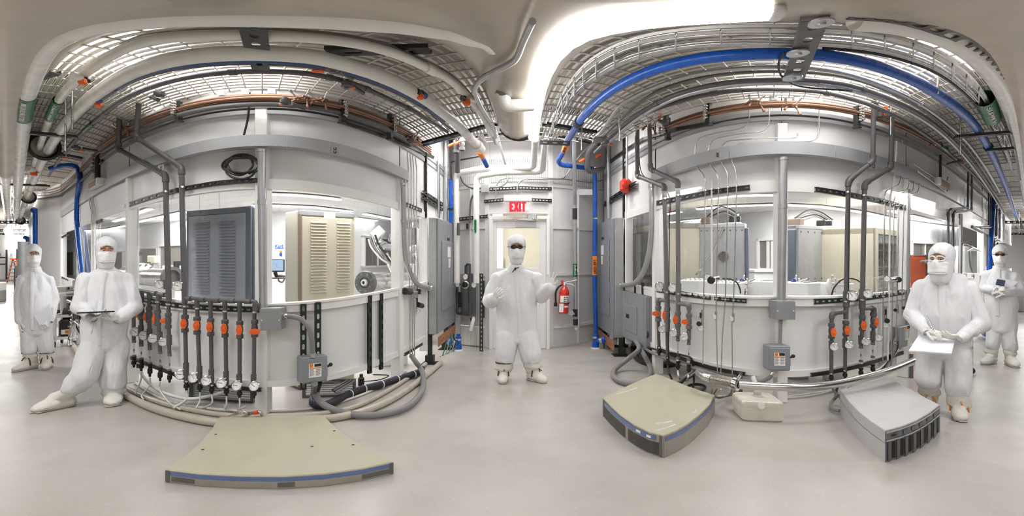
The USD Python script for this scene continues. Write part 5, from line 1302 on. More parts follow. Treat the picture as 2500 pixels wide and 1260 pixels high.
for nm,a,y0,b,y1 in (("upper slotted strut across the wall above the exit sign",1195,462,1347,461),("lower slotted strut, part left of the exit sign",1182,492,1228,488),("lower slotted strut, part right of the exit sign",1299,488,1347,490),("slotted strut behind the two white pipes",1121,535,1189,528)):
    cstrut(nm, "B",[(a,y0),((a + b) / 2,(y0 + y1) / 2 - (3 if b - a > 100 else 0)),(b,y1)],8,.06,pitch=8)
t = Thing("wall_switch", "small clear switch box hanging under the strut between the white pipes", "switch",BP(1140,555)); fj = Fr(BP(1141,553,.06),(1,0,0))
t.part("box",MB().box(fj,-7 * kb,7 * kb,0,.07,-9 * kb,9 * kb,.006), "goggle_clear"); t.part("switch",MB().box(fj,-3 * kb,3 * kb,.0,.05,-7 * kb,7 * kb,.004), "black_plastic")
# door closer
t = Thing("door_closer", "steel door closer with folding arm above the exit door", "door closer",BP(1298,531)); fj = Fr(BP(1298,531,.05),(1,0,0))
t.part("body",MB().box(fj,-12 * kb,12 * kb,0,.09,-7 * kb,7 * kb,.012), "aluminium")
mb = MB(); mb.tube([fj.pt(0,.12,-5 * kb),fj.pt(-44 * kb,.1,-5 * kb)],.012,6); mb.tube([fj.pt(6 * kb,.12,-8 * kb),fj.pt(-44 * kb,.1,-6 * kb)],.01,6); mb.ball(fj.pt(-44 * kb,.09,-5.5 * kb),.022,1); mb.ball(fj.pt(4 * kb,.12,-5 * kb),.026,1)
t.part("arm",mb, "chrome")
# upright grey pipe with green label and rubber couplings
t = bpipe("upright_pipe", "upright metal pipe right of the exit door with green label and black rubber couplings", "pipe",[(1402,335,1.0),(1403,500),(1405,700),(1405,795)],.3,4.8, "galvanised",1)
kp = (YB(1404) - .3) / F
for y0,y1,x in ((509,536,1403.5),(755,773,1404.5),(779,794,1405)): t.part("rubber_coupling",MB().lathe(BP(x,y1,.3),(0,0,1),[(4.8 * kp,0),(5.8 * kp,0),(5.8 * kp,(y1 - y0) * kp),(4.8 * kp,(y1 - y0) * kp)],14), "black_rubber")
lb = t.part("label",MB().lathe(BP(1404,676,.3),(0,0,1),[(4.9 * kp,0),(5.1 * kp,0),(5.1 * kp,32 * kp),(4.9 * kp,32 * kp)],14), "green_label")
mb = MB()
for i in range(8): mb.box(Fr(BP(1404,648 + 3.2 * i,.3 + 5.2 * kp),(1,0,0)),-2 * kp,(1.2 + .5 * (i % 3)) * kp,0,.002,-.8 * kp,.8 * kp)
t.part("label_print",mb, "label_white",lb,kind="stuff")
t.part("trap",MB().ball(BP(1407,803,.3),5.5 * kp,2), "clear_hose"); t.part("outlet",MB().lathe(BP(1396,764,.28),(-.4,-1,0),[(0,0),(5 * kp,0),(5.5 * kp,.05),(4 * kp,.05),(3.6 * kp,.02),(0,.02)],16), "white_pvc")
t.part("outlet_stem",MB().cyl(BP(1396,764,.28),BP(1405,768,.3),3 * kp), "white_pvc")
# blue vent pipe on the right with its label and floor fitting
def lettering(t,text,fr,h,material="print_black",under=None,name="lettering",w=None,bold=False):
    tm = meshkit.text_mesh(text,h,.002,bold); v = np.array(tm.vertices); a,b = v[:,0].min(),v[:,0].max()
    s = 1 if w is None else w / (b - a)
    v[:,0] = (v[:,0] - (a + b) / 2) * s; v[:,1] -= (v[:,1].min() + v[:,1].max()) / 2
    mb = MB(); mb.add(fr.o + v[:, :1] * fr.t + v[:,1:2] * fr.u + v[:,2:3] * fr.n,np.array(tm.faces),False)
    return t.part(name,mb,material,under)
t = bpipe("vent_pipe", "blue vent pipe with orange LAB VENT labels down the right side of the exit passage", "pipe",[(1393,330,2.0),(1386,347,1.6),(1378,366,1.2),(1362,394,.7),(1370,403,.65),(1451,412,.6),(1453,440,.6),(1452,700,.6),(1455,818,.6)],.6,5.6, "blue_pipe",2.4)
kv = (YB(1452) - .6) / F
lb = t.part("label",MB().lathe(BP(1452,672,.6),(0,0,1),[(5.7 * kv,0),(5.95 * kv,0),(5.95 * kv,47 * kv),(5.7 * kv,47 * kv)],16), "orange_label")
lettering(t, "LAB VENT",Fr(BP(1452,652,.6 + 6.3 * kv),(0,0,-1),(0,-1,0),(1,0,0)),6.5 * kv, "print_black",lb,w=34 * kv,bold=True)
q0,q1 = BP(1377,368,1.16),BP(1384,352,1.5)
lb = t.part("label",MB().cyl(q0,q1,6.0 * kv,sides=14), "orange_label")
d = unit(q1 - q0); nn = unit(-((q0 + q1) / 2 - [0,0,EYE])); nn = unit(nn - (nn @ d) * d)
lettering(t, "LAB VENT",Fr((q0 + q1) / 2 + nn * 6.1 * kv,-d,nn,np.cross(nn,-d)),5.5 * kv, "print_black",lb,w=np.linalg.norm(q1 - q0) * .8,bold=True)
for y in (412,535): t.part("pipe_clamp",MB().lathe(BP(1452.5,y,.6),(0,0,1),[(5.7 * kv,0),(6.8 * kv,0),(6.8 * kv,3 * kv),(5.7 * kv,3 * kv)],14), "chrome")
def floor_fitting(label,px,py,dirx,r=8.0):
    b = G(px,py); k = b[1] / F; R = r * k
    t = Thing("drain_fitting",label, "pipe fitting",b)
    t.part("floor_collar",MB().lathe(b,(0,0,1),[(0,0),(R * 1.5,0),(R * 1.4,.02),(0,.03)],20), "white_pvc")
    t.part("body",MB().lathe(b,(0,0,1),[(R * 1.05,.01),(R * 1.05,R * 1.6),(R * .85,R * 1.7),(R * .85,R * 3.4),(R * .95,R * 3.4),(R * .95,R * 4.2),(R * .6,R * 4.3),(R * .6,R * 5)],18), "blue_pipe")
    t.part("clamp_band",MB().lathe(b + [0,0,R * 3.1],(0,0,1),[(R * .9,0),(R * 1.0,0),(R * 1.0,R * .6),(R * .9,R * .6)],18), "chrome")
    a = b + [0,0,R * 2.2]; d = unit((dirx,-.55,.28))
    t.part("branch",MB().cyl(a,a + d * R * 2.2,R * .8,sides=14), "blue_pipe"); t.part("clamp_band",MB().cyl(a + d * R * 1.5,a + d * R * 2.3,R * .95,sides=14), "chrome")
    t.part("end_cap",MB().lathe(a + d * R * 2.3,d,[(0,0),(R * 1.1,0),(R * 1.1,R * 1.0),(R * .9,R * 1.15),(0,R * 1.15)],10), "blue_pipe")
    return t
floor_fitting("blue drain fitting on the floor right of the exit passage",1454,851,1)
floor_fitting("blue drain fitting on the floor left of the exit passage",1119,856,-1)
bpipe("vent_pipe", "short blue pipe beside the left electrical panel in the exit passage", "pipe",[(1100,438),(1101,545)],.9,4.8, "blue_pipe",1).part("pipe_clamp",MB().lathe(BP(1100.5,513,.9),(0,0,1),[(.03,0),(.046,0),(.046,.03),(.03,.03)],14), "strut_black")
bpipe("vent_pipe", "slanting blue pipe with orange band at the lower end of the long white pipe", "pipe",[(1172,372,1.7),(1180,388,1.4),(1189,406,1.2)],1.2,5.6, "blue_pipe",1).part("label",MB().cyl(BP(1171,370,1.72),BP(1177,381,1.53),.043,sides=14), "orange_label")
# regulator group, grey drain pipes, steel sheet, black post at left
t = Thing("steel_sheet", "dull steel splash sheet on the wall at the left of the exit passage", "sheet",BP(1146,735)); mb = MB(); f0 = Fr((*BP(1146,735,.03)[:2],0),BP(1170,700,.03) - BP(1120,700,.03)); zz = lambda y: EYE + (CY - y) * YB(1146) / F
t.part("sheet",MB().box(f0,-28 * kb,28 * kb,0,.02,zz(786),zz(668),.004), "aluminium")
t.part("rib_panel",MB().box(f0,-28 * kb,36 * kb,0,.015,zz(842),zz(796),.003), "white_panel")
mb = MB()
for i in range(24): mb.box(f0,(-27 + 2.6 * i) * kb,(-26 + 2.6 * i) * kb,.015,.022,zz(841),zz(797))
t.part("ribs",mb, "white_trim",kind="stuff")
t = bpipe("drain_pipe", "grey plastic drain pipe loop behind the gauges left of the exit door", "pipe",[(1138,648),(1138,672),(1146,690),(1148,768),(1116,765),(1116,690)],.16,4, "pvc_dark",2)
t.part("vent_cap",MB().tube([BP(1138,676,.16),BP(1138,650,.16),BP(1141,645,.16),BP(1147,645,.16),BP(1147,690,.16)],3.4 * kb,10), "pvc_dark")
t = Thing("gas_regulator", "brass and steel regulator with three dials left of the exit door", "regulator",BP(1137,693,.3))
t.part("body",MB().lathe(BP(1136,695,.26),(0,-1,0),[(0,0),(9 * kb,0),(10 * kb,.05),(7 * kb,.06),(5 * kb,.03),(0,.03)],18), "stainless"); t.part("knob",MB().lathe(BP(1136,695,.3),(0,-1,0),[(0,0),(6 * kb,0),(6 * kb,.05),(0,.06)],12), "black_plastic")
t.part("crossbar",MB().cyl(BP(1116,694,.24),BP(1158,695,.24),2.4 * kb), "stainless")
for px,y in ((1116,694),(1136,676),(1157,696)): gauge(t,S,px,y,.33,6.6)
t = Thing("black_box", "slim black box on the wall behind the grey drain pipe loop", "box",BP(1122,730)); t.part("box",MB().box(Fr(BP(1123,731,.05),(1,0,0)),-4 * kb,4 * kb,0,.08,-19 * kb,19 * kb,.006), "black_plastic")
for y0,y1 in ((685,722),(735,776)):
    single("black_box",MB().box(Fr(BP(1180,(y0 + y1) / 2,.05),(1,0,0)),-3 * kb,3 * kb,0,.06,-(y1 - y0) / 2 * kb,(y1 - y0) / 2 * kb,.004), "strut_black",("upper" if y0 < 700 else "lower") + " slim dark box on the door frame behind the perforated post", "box")
b = G(1175,858); kq = b[1] / F
strut("strut_post", "black perforated upright post on the floor left of the exit door",b,b + [0,0,(858 - 668) * kq],9 * kq,(0,-1,0),pitch=10 * kq,hl=.6,hw=.3)
b = G(1107,850)
strut("strut_post", "black upright post beside the left electrical panel in the exit passage",b,b + [0,0,(850 - 690) * kq],7 * kq,(0,-1,0),pitch=30 * kq)
t = bpipe("drain_spout", "white plastic drain elbow sticking out of the wall left of the exit door", "pipe",[(1156,777,.02),(1156,779,.2),(1152,796,.3),(1149,809,.34)],.2,4.6, "white_pvc",1.6)
t.part("wall_hole",MB().lathe(BP(1155,780,.03),(0,-1,0),[(0,0),(7 * kb,0),(7 * kb,.012),(0,.012)],16), "black_rubber")
# fire extinguisher
c = BP(1375,765,.25); ke = (YB(1375) - .25) / F; R = 12.5 * ke; hh = 68 * ke
t = Thing("fire_extinguisher", "red fire extinguisher hanging on the wall right of the exit door", "fire extinguisher",c)
t.part("cylinder",MB().lathe(c,(0.05,0,1),[(0,0),(R * .85,0),(R,hh * .03),(R,hh * .72),(R * .9,hh * .82),(R * .62,hh * .92),(R * .3,hh * .98),(R * .26,hh),(0,hh)],28), "red_paint")
fx = Fr(c,(1,0,0)); 
def curved(a0,a1,z0,z1,r):
    rows = [[c + [r * math.sin(g) + .05 * z,-r * math.cos(g),z] for z in (z0,z1)] for g in np.linspace(a0,a1,10)]
    return MB().sheet(rows)
l1 = t.part("label",curved(-.9,1.3,hh * .40,hh * .64,R * 1.01), "label_white"); l2 = t.part("label",curved(-1.1,-.1,hh * .05,hh * .36,R * 1.01), "label_white")
t.part("label",curved(.1,1.0,hh * .22,hh * .28,R * 1.01), "label_white")
mb = MB()
for i in range(3):
    for j in range(4): mb.mesh((np.array([c + [R * 1.025 * math.sin(g) + .05 * z,-R * 1.025 * math.cos(g),z] for z in (hh * (.43 + .065 * i),hh * (.47 + .065 * i)) for g in (-.1 + .32 * j,.08 + .32 * j)]),np.array([[0,1,3,2]])))
t.part("label_print",mb, "print_black",l1,kind="stuff")
mb = MB()
for i in range(8): mb.mesh((np.array([c + [R * 1.025 * math.sin(g) + .05 * z,-R * 1.025 * math.cos(g),z] for z in (hh * (.08 + .034 * i),hh * (.095 + .034 * i)) for g in (-1.0,-.3 - .1 * (i % 2))]),np.array([[0,1,3,2]])))
t.part("label_print",mb, "print_grey",l2,kind="stuff")
t.part("band",MB().lathe(c + [.02,0,hh * .36],(0.05,0,1),[(R,0),(R * 1.05,0),(R * 1.05,hh * .035),(R,hh * .035)],24), "black_rubber")
top = c + [.05 * hh,0,hh]
t.part("valve_head",MB().lathe(top - [0,0,.01],(0,0,1),[(0,0),(R * .4,0),(R * .4,hh * .06),(R * .25,hh * .1),(0,hh * .1)],14), "aluminium")
mb = MB(); mb.tube([top + [-.02,0,hh * .06],top + [R * 1.4,-.02,hh * .04],top + [R * 1.9,-.03,-.01]],.009,6); mb.tube([top + [-.02,0,hh * .09],top + [R * 1.5,-.02,hh * .16],top + [R * 2.4,-.02,hh * .2]],.009,6)
t.part("levers",mb, "aluminium"); t.part("safety_tag",MB().box(Fr(top + [-R * .5,-.03,hh * .03],(1,0,0)),-.02,.02,0,.004,0,hh * .16), "red_orange")
t.part("hose",MB().tube(spline([top + [-R * .3,0,hh * .05],top + [-R * 1.2,-.02,-hh * .06],top + [-R * 1.75,-.03,-hh * .25],c + [-R * 1.5,-.04,hh * .36]],8),.016,10), "black_rubber")
t.part("nozzle",MB().cyl(c + [-R * 1.5,-.04,hh * .4],c + [-R * 1.5,-.04,hh * .26],.024,.03), "black_plastic")
# valve pairs under the ceiling at both sides of the passage
def valve_pair(label,pts,vs,flip):
    t = Thing("ceiling_valves",label, "valve",BP(pts[0][0],pts[0][1],1.0))
    q = [BP(*p) for p in pts]; t.part("pipe",MB().tube(fillet(q,.12),.042,12), "pvc_dark")
    for px,y,off,hx in vs:
        c = BP(px,y,off); R = 7.5 * c[1] / F
        v = t.part("valve",MB().lathe(c - [0,0,R * 2.2],(0,0,1),[(R * .6,0),(R,R * .2),(R,R * 1.2),(R * .75,R * 1.3),(R * .95,R * 2.2),(R * .75,R * 3.1),(R,R * 3.2),(R,R * 4.2),(R * .6,R * 4.4)],14), "pvc_dark")
        h = Fr(c + [hx * R,-R * 1.2,R * .3],(1,0,.5),None,(-.5,0,1)); t.part("handle",MB().box(h,-R * 1.1,R * 1.1,-.02,.02,-R * .4,R * .4,.012), "orange_plastic",v)
    return t
valve_pair("two dark valves with orange handles under the ceiling right of the exit passage",[(1455,348,1.5),(1435,370,1.2),(1434,412,1.0),(1440,419,1.0),(1474,413,1.0),(1474,352,1.3),(1490,338,1.4)],[(1434,395,1.0,-1.9),(1474,384,1.05,-1.9)],1)
valve_pair("two dark valves with orange handles under the ceiling left of the exit passage",[(1118,330,1.5),(1117,400,1.0),(1117,420,.9)],[(1114,358,1.3,-1.6),(1128,352,1.4,-1.2)],-1)
bpipe("black_pipe", "black pipe bent above the white pipes at the left of the exit passage", "pipe",[(1102,440,.9),(1102,395,.9),(1172,381,1.1)],.9,2.2, "strut_black",2)
single("junction_box",MB().box(Fr(P(1464,341,7.3),(1,0,.1)),-.09,.09,-.06,.06,-.03,.03,.01), "grey_paint", "small grey ceiling box where conduits meet right of the tube lamp", "junction box")
t = Thing("wireless_unit", "white rounded wireless unit hanging below the round duct's end", "wireless unit",P(1258,312,6.1))
t.part("body",MB().box(Fr(P(1258,311,6.1),(1,0,0)),-30 * 6.1 / F,32 * 6.1 / F,-.07,.03,-.05,.075,.035), "white_plastic"); t.part("logo_mark",MB().box(Fr(P(1264,315,6.06),(1,0,0)),-.04,.04,0,.002,-.006,.006), "raceway_grey")
t = Thing("white_elbow_pipe", "white plastic pipe elbow with dark rubber coupling under the duct", "pipe",P(1240,250,4.6))
t.part("elbow",MB().tube(fillet([P(1227,228,4.7),P(1236,258,4.75),P(1262,257,4.75),P(1300,255,4.8)],.1),.055,16), "white_pvc"); t.part("socket",MB().cyl(P(1226,222,4.7),P(1231,238,4.72),.066,sides=16), "white_pvc")
t.part("rubber_coupling",MB().lathe(P(1220,190,4.6),unit(P(1227,226,4.7) - P(1218,185,4.6)),[(.035,0),(.05,.0),(.05,.05),(.04,.06),(.052,.08),(.052,.13),(.03,.135)],16), "strut_grey")
t.part("grip",MB().lathe(P(1219,155,4.45),unit(P(1220,190,4.6) - P(1218,150,4.4)),[(.03,0),(.06,.02),(.055,.06),(.04,.08),(.04,.16)],14), "pvc_dark")
# ================================================================ what stands in the labs behind the glass
def quadbox(t,name,A,B,C,z0,z1,material,bev=0.008,under=None):
    "an upright box on the base corners A (front left), B (front right), C (back left)"
    A,B,C = (np.array([p[0],p[1],0.0]) for p in (A,B,C)); t_ = unit(B - A); d = C - A; n = unit(np.cross(t_,[0,0,1])); dep = abs(d @ n)
    return t.part(name,MB().box(Fr(A,t_,n),0,np.linalg.norm(B - A),-dep,0,z0,z1,bev),material,under)
def louvres(t,fr,a0,a1,z0,z1,n,material,under):
    for i in range(n):
        z = z1 - (z1 - z0) * (i + .5) / n; h = (z1 - z0) / n
        mb = MB(); A = [fr.pt(a,b,c) for a in (a0,a1) for b,c in ((0,z - h * .28),(0.022,z - h * .28),(0.0,z + h * .25))]
        mb.flat(A,[(0,1,4,3),(1,2,5,4),(2,0,3,5),(0,2,1),(3,4,5)])
        t.part("louvre",mb,material,under)
def cabinet(label,pa,pb,ya,yb,Ya,za,dep,body,door,cols,r0,r1,n,frame_):
    "front corners at columns pa, pb whose top is seen at rows ya, yb; Ya the left one's depth"
    Yb = Ya * (CY - ya) / (CY - yb); A,B = P(pa,CY,Ya),P(pb,CY,Yb); z1 = EYE + (CY - ya) / F * Ya
    t = Thing("equipment_cabinet",label, "cabinet",(A[0],A[1],0)); d = unit((B - A) * [1,1,0]); n_ = unit(np.cross(d,[0,0,1])); L = np.linalg.norm(B - A); fr = Fr((A[0],A[1],0),d,n_)
    t.part("body",MB().box(fr,0,L,-dep,-.01,.02,z1,.02),body)
    for a,b,c,e in frame_(L,z1): t.part("frame",MB().box(fr,a,b,-.01,.012,c,e,.006),body if len(frame_(L,z1)) > 1 else "tan_box")
    a0,a1,c1 = L * .05,L * .93,z1 - .07
    dd = t.part("door",MB().box(fr,a0,a1,-.01,.022,.12,c1,.008),door)
    f2 = fr.at(0,.022,0)
    def zat(row_,Y): return EYE + (CY - row_) / F * Y
    for u0,u1 in cols: louvres(t,f2,L * u0,L * u1,zat(r1,(Ya + Yb) / 2),zat(r0,(Ya + Yb) / 2),n,door,dd)
    return t,fr,L,z1
t,fr,L,z1 = cabinet("tall slate-blue equipment cabinet with louvred grey door behind the left window",457,614,516,503,7.15,0,.22, "cabinet_slate", "cabinet_blue_grey",
        ((.17,.40),(.56,.80)),536,720,25,lambda L,z: ((0,L * .05,0.02,z),(L * .93,L,.02,z),(L * .05,L * .93,z - .07,z)))
t,fr,L,z1 = cabinet("tall beige equipment cabinet with louvred door behind the left window, right of the slate one",728,868,513,521,6.5,0,.4, "beige_paint", "beige_paint",
        ((.19,.46),(.64,.88)),540,714,24,lambda L,z: ((0,L * .06,0.02,z),))
t.part("top_cap",MB().box(fr,L * .0,L * .97,-.012,.014,z1 - .055,z1,.006), "raceway_grey"); t.part("label",MB().box(fr,L * .42,L * .62,.014,.018,z1 - .075,z1 - .01), "label_white")
# process tool with the screen and the maker's panel
t = Thing("process_tool", "white process tool whose panel reads Kurt, seen between the steel conduit and the beige cabinet", "machine",P(676,CY,9.2) * [1,1,0])
k9 = 9.2 / F; fk = Fr(P(676,CY,9.2) * [1,1,0],(1,0,0)); z9 = lambda y: EYE + (CY - y) * k9
t.part("body",MB().box(fk,-24 * k9,30 * k9,-.5,0,.02,z9(590),.015), "white_plastic")
lettering(t, "Kurt",Fr(fk.pt(6 * k9,.004,z9(601)),(1,0,0)),8.5 * k9, "blue_pipe",None, "lettering",w=20 * k9,bold=True); t.part("name_line",MB().box(fk,-4 * k9,17 * k9,.002,.006,z9(607),z9(605.4)), "blue_pipe")
mb = MB(); mb.box(fk,8 * k9,13 * k9,.0,.03,z9(616),z9(612)); t.part("button_panel",mb, "warn_orange"); t.part("button",MB().box(fk,8 * k9,13 * k9,.0,.03,z9(625),z9(618)), "blue_dark")
t.part("emergency_stop",MB().box(fk,7 * k9,17 * k9,0,.05,z9(676),z9(670),.01), "red_orange")
t = Thing("monitor", "flat monitor with light blue screen on an arm behind the left window", "monitor",P(675,650,8.6)); k8 = 8.6 / F; fm = Fr(P(675,649,8.6),(1,.15,0))
t.part("bezel",MB().box(fm,-18 * k8,18 * k8,-.04,0,-15 * k8,16 * k8,.008), "black_plastic"); sc = t.part("screen",MB().box(fm,-16 * k8,16 * k8,0,.003,-12 * k8,14 * k8), "screen_blue")
mb = MB()
for i,(a,b) in enumerate(((-8,6),(-5,5),(2,8),(1,4),(4,3),(0,1),(3,-1),(-1,-2),(2,-4))): mb.box(fm,(a - .5) * k8,(a + .5) * k8,.003,.004,(b - .5) * k8,(b + .5) * k8)
t.part("screen_dots",mb, "screen_dots",sc,kind="stuff"); t.part("arm",MB().tube([fm.pt(-4 * k8,-.02,-16 * k8),fm.pt(-2 * k8,-.05,-26 * k8),fm.pt(14 * k8,-.3,-30 * k8)],.03,8), "black_plastic"); t.part("keyboard_tray",MB().box(fm,-14 * k8,20 * k8,-.05,.16,-31 * k8,-28 * k8,.006), "black_plastic")
cable("grey cable looping under the monitor arm in the left lab",[fm.pt(4 * k8,0,-30 * k8),fm.pt(6 * k8,0,-38 * k8),fm.pt(14 * k8,0,-40 * k8),fm.pt(19 * k8,0,-32 * k8)],.012, "grey_hose")
# steel vessels
t = Thing("vacuum_vessel", "polished steel vessel with a broad bolted flange behind the left drop pipes", "vessel",P(380,676,8.0)); c0,c1 = P(352,676,8.1),P(418,677,7.7); ax = unit(c1 - c0); k = 8 / F
t.part("vessel",MB().lathe(c0,ax,[(20 * k,0),(20 * k,np.linalg.norm(c1 - c0))],32), "stainless")
t.part("flange",MB().lathe(c0 - ax * .14,ax,[(0,0),(33 * k,0),(34 * k,.02),(34 * k,.09),(24 * k,.12),(20 * k,.14)],36), "aluminium"); t.part("end_flange",MB().lathe(c1,ax,[(20 * k,0),(25 * k,0),(25 * k,.05),(17 * k,.05),(16 * k,.0),(0,.0)],32), "strut_grey")
mb = MB(); e1 = unit(np.cross(ax,[0,0,1])); e2 = np.cross(e1,ax)
for i in range(14): g = i * math.pi / 7; q = c0 + ax * -.03 + (math.cos(g) * e1 + math.sin(g) * e2) * 30 * k; mb.cyl(q,q + ax * .02,.014,sides=6)
t.part("bolts",mb, "strut_grey",kind="stuff"); t.part("back_vessel",MB().lathe(c0 - ax * .5,ax,[(0,0),(27 * k,0),(27 * k,.38)],28), "stainless"); t.part("stand",MB().box(Fr(c0 * [1,1,0],(1,0,0)),-.1,.5,-.1,.1,0,c0[2] - 19 * k,.01), "white_plastic")
t = Thing("vacuum_vessel", "steel vessel with dark round end plate above the sill right of the beige cabinet", "vessel",P(920,690,7.8)); c0,c1 = P(896,690,7.7),P(985,686,8.6); ax = unit(c1 - c0); k = 7.8 / F
t.part("vessel",MB().lathe(c0,ax,[(23.5 * k,0),(23.5 * k,np.linalg.norm(c1 - c0) * 1.2)],32), "stainless"); t.part("end_plate",MB().lathe(c0 - ax * .06,ax,[(0,0.03),(5 * k,.03),(6 * k,0),(27 * k,0),(28 * k,.015),(28 * k,.06),(23 * k,.06)],36), "strut_grey")
t.part("sight_ring",MB().lathe(c0 - ax * .075,ax,[(4 * k,.0),(4.5 * k,-.015),(7 * k,-.015),(8 * k,.015)],24), "dial_white"); t.part("ring_groove",MB().lathe(c0 - ax * .063,ax,[(11 * k,.004),(11.5 * k,-.004),(13 * k,-.004),(13.5 * k,.004)],28), "black_plastic")
mb = MB(); e1 = unit(np.cross(ax,[0,0,1])); e2 = np.cross(e1,ax)
for i in range(8): g = i * math.pi / 4 + .3; q = c0 - ax * .06 + (math.cos(g) * e1 + math.sin(g) * e2) * 21 * k; mb.cyl(q - ax * .02,q,.014,sides=6)
t.part("bolts",mb, "chrome",kind="stuff"); t.part("stand",MB().box(Fr(P(905,CY,7.9) * [1,1,0],(1,.3,0)),-.05,.5,-.12,.02,0,c0[2] - 22 * k,.01), "white_plastic")
# detector arm with white box
t = Thing("detector_arm", "slanting instrument arm with a white box on top at the right of the left window", "instrument",P(930,600,8.2)); k = 8.2 / F
fb = Fr(P(922,572,8.2),unit((.62,.25,.62)),None,unit((-.55,-.1,.62))); fb = Fr(fb.o,fb.t,unit(np.cross(fb.t,fb.u)),np.cross(unit(np.cross(fb.t,fb.u)),fb.t) * 1.0)
t.part("white_box",MB().box(fb,-14 * k,16 * k,-.1,.12,-10 * k,13 * k,.01), "lab_white"); t.part("end_panel",MB().box(fb,-15 * k,-14 * k,-.09,.11,-9 * k,12 * k,.004), "aluminium")
arm = [P(918,590,8.15),P(935,612,8.1),P(950,640,8.1),P(960,660,8.2)]
t.part("arm_tube",MB().tube(spline(arm,5),8 * k,14), "chrome"); t.part("block",MB().box(Fr(P(946,603,8.1),(1,.2,-.1)),-12 * k,12 * k,-.08,.08,-8 * k,8 * k,.02), "aluminium")
t.part("clamp_block",MB().box(Fr(P(941,614,8.0),(1,0,-.5)),-4 * k,4 * k,-.03,.03,-3 * k,3 * k,.005), "black_plastic"); t.part("motor",MB().cyl(P(958,590,8.05),P(970,580,8.1),6 * k,sides=14), "white_plastic")
for i,(a,b) in enumerate(((0,0),(6,3),(12,-4),(-4,6))):
    t.part("cable",MB().tube(spline([P(904 + a,578 + b,8.0),P(912 + a,600 + b,7.98),P(935 + a * .6,628 + b,7.95),P(955 + a * .2,650,7.95),P(962,700,8.0)],6),.014,6),("grey_hose", "stainless", "black_rubber", "cable_white")[i])
for i in range(7): t.part("fitting",MB().lathe(P(918 + 6.5 * i,592 + 4 * math.sin(i * 2.1),8.02 + .03 * (i % 3)),(math.cos(i),-.6,math.sin(i * 1.7)),[(0,0),(3.4 * k,0),(3.4 * k,.03),(2.2 * k,.03),(2.2 * k,.09),(3 * k,.09),(3 * k,.11),(0,.11)],12), "chrome" if i % 2 else "aluminium")
# apparatus behind the narrow pane near the exit
t = Thing("pump_stand", "steel pump stand with hoses behind the narrow pane beside the left electrical panel", "instrument",P(1010,640,9.6)); k = 9.6 / F
t.part("rack",MB().box(Fr(P(1015,CY,9.8) * [1,1,0],(1,0,0)),-20 * k,24 * k,-.3,0,0,1.4,.01), "lab_white"); t.part("box",MB().box(Fr(P(1020,607,9.6),(1,0,0)),-12 * k,12 * k,-.2,.05,-9 * k,9 * k,.01), "white_plastic")
for i,(px,y,r) in enumerate(((1010,550,8),(1004,608,7),(1012,622,6),(1022,643,4),(1030,643,4))): t.part("pump",MB().lathe(P(px,y,9.4),(.5,-1,0),[(0,0),(r * k,0),(r * k,.12),(r * .7 * k,.14),(0,.14)],16), "aluminium" if i < 3 else "strut_grey")
for i in range(4): t.part("hose",MB().tube(spline([P(1020 + 4 * i,556 + 3 * i,9.3),P(1024 - 2 * i,590,9.25),P(1016 + 3 * i,640,9.25),P(1014 + 6 * i,688,9.3)],6),.03 if i == 1 else .014,8),("stainless", "clear_hose", "black_rubber", "cable_white")[i])
# inner windows in the lab back walls with shelving beyond
def inner_window(side,Yf,px0,px1,y0,y1,label,mull=()):
    pm = (px0 + px1) / 2; Y = Yf(pm) - .12; A,B = P(px0,CY,Yf(px0) - .08),P(px1,CY,Yf(px1) - .08); fr = Fr((A[0],A[1],0),(B - A) * [1,1,0]); L = np.linalg.norm((B - A)[:2]); z = lambda y: EYE + (CY - y) * Y / F
    t = Thing("window_%d" % (10 + inner_window.n),kind="structure",loc=(A[0],A[1],z(y1))); inner_window.n += 1
    t.part("pane",MB().box(fr,0,L,-.04,0,z(y1),z(y0)), "glass_dark"); w = .05
    for a,b,c,d in ((-w,0,z(y1) - w,z(y0) + w),(L,L + w,z(y1) - w,z(y0) + w),(-w,L + w,z(y0),z(y0) + w),(-w,L + w,z(y1) - w,z(y1))): t.part("frame",MB().box(fr,a,b,-.04,.05,c,d,.006), "white_trim")
    for m in mull: t.part("mullion",MB().box(fr,L * m - .03,L * m + .03,0,.03,z(y1),z(y0),.004), "white_trim")
    return fr,L,z
inner_window.n = 0
inner_window("L",YLL,335,386,608,656, ""); inner_window("L",YLL,392,448,601,660, ""); inner_window("L",YLL,888,962,583,648, "",(.42,)); inner_window("L",YLL,228,302,617,668, "",(.5,)); inner_window("L",YLL,160,182,616,672, "")
inner_window("R",YLR,1856,1898,588,655, "",(.5,.75)); inner_window("R",YLR,1921,1936,590,652, ""); inner_window("R",YLR,2224,2300,596,650, "",(.4,.7)); inner_window("R",YLR,2060,2082,617,648, ""); inner_window("R",YLR,1490,1536,555,645, "")
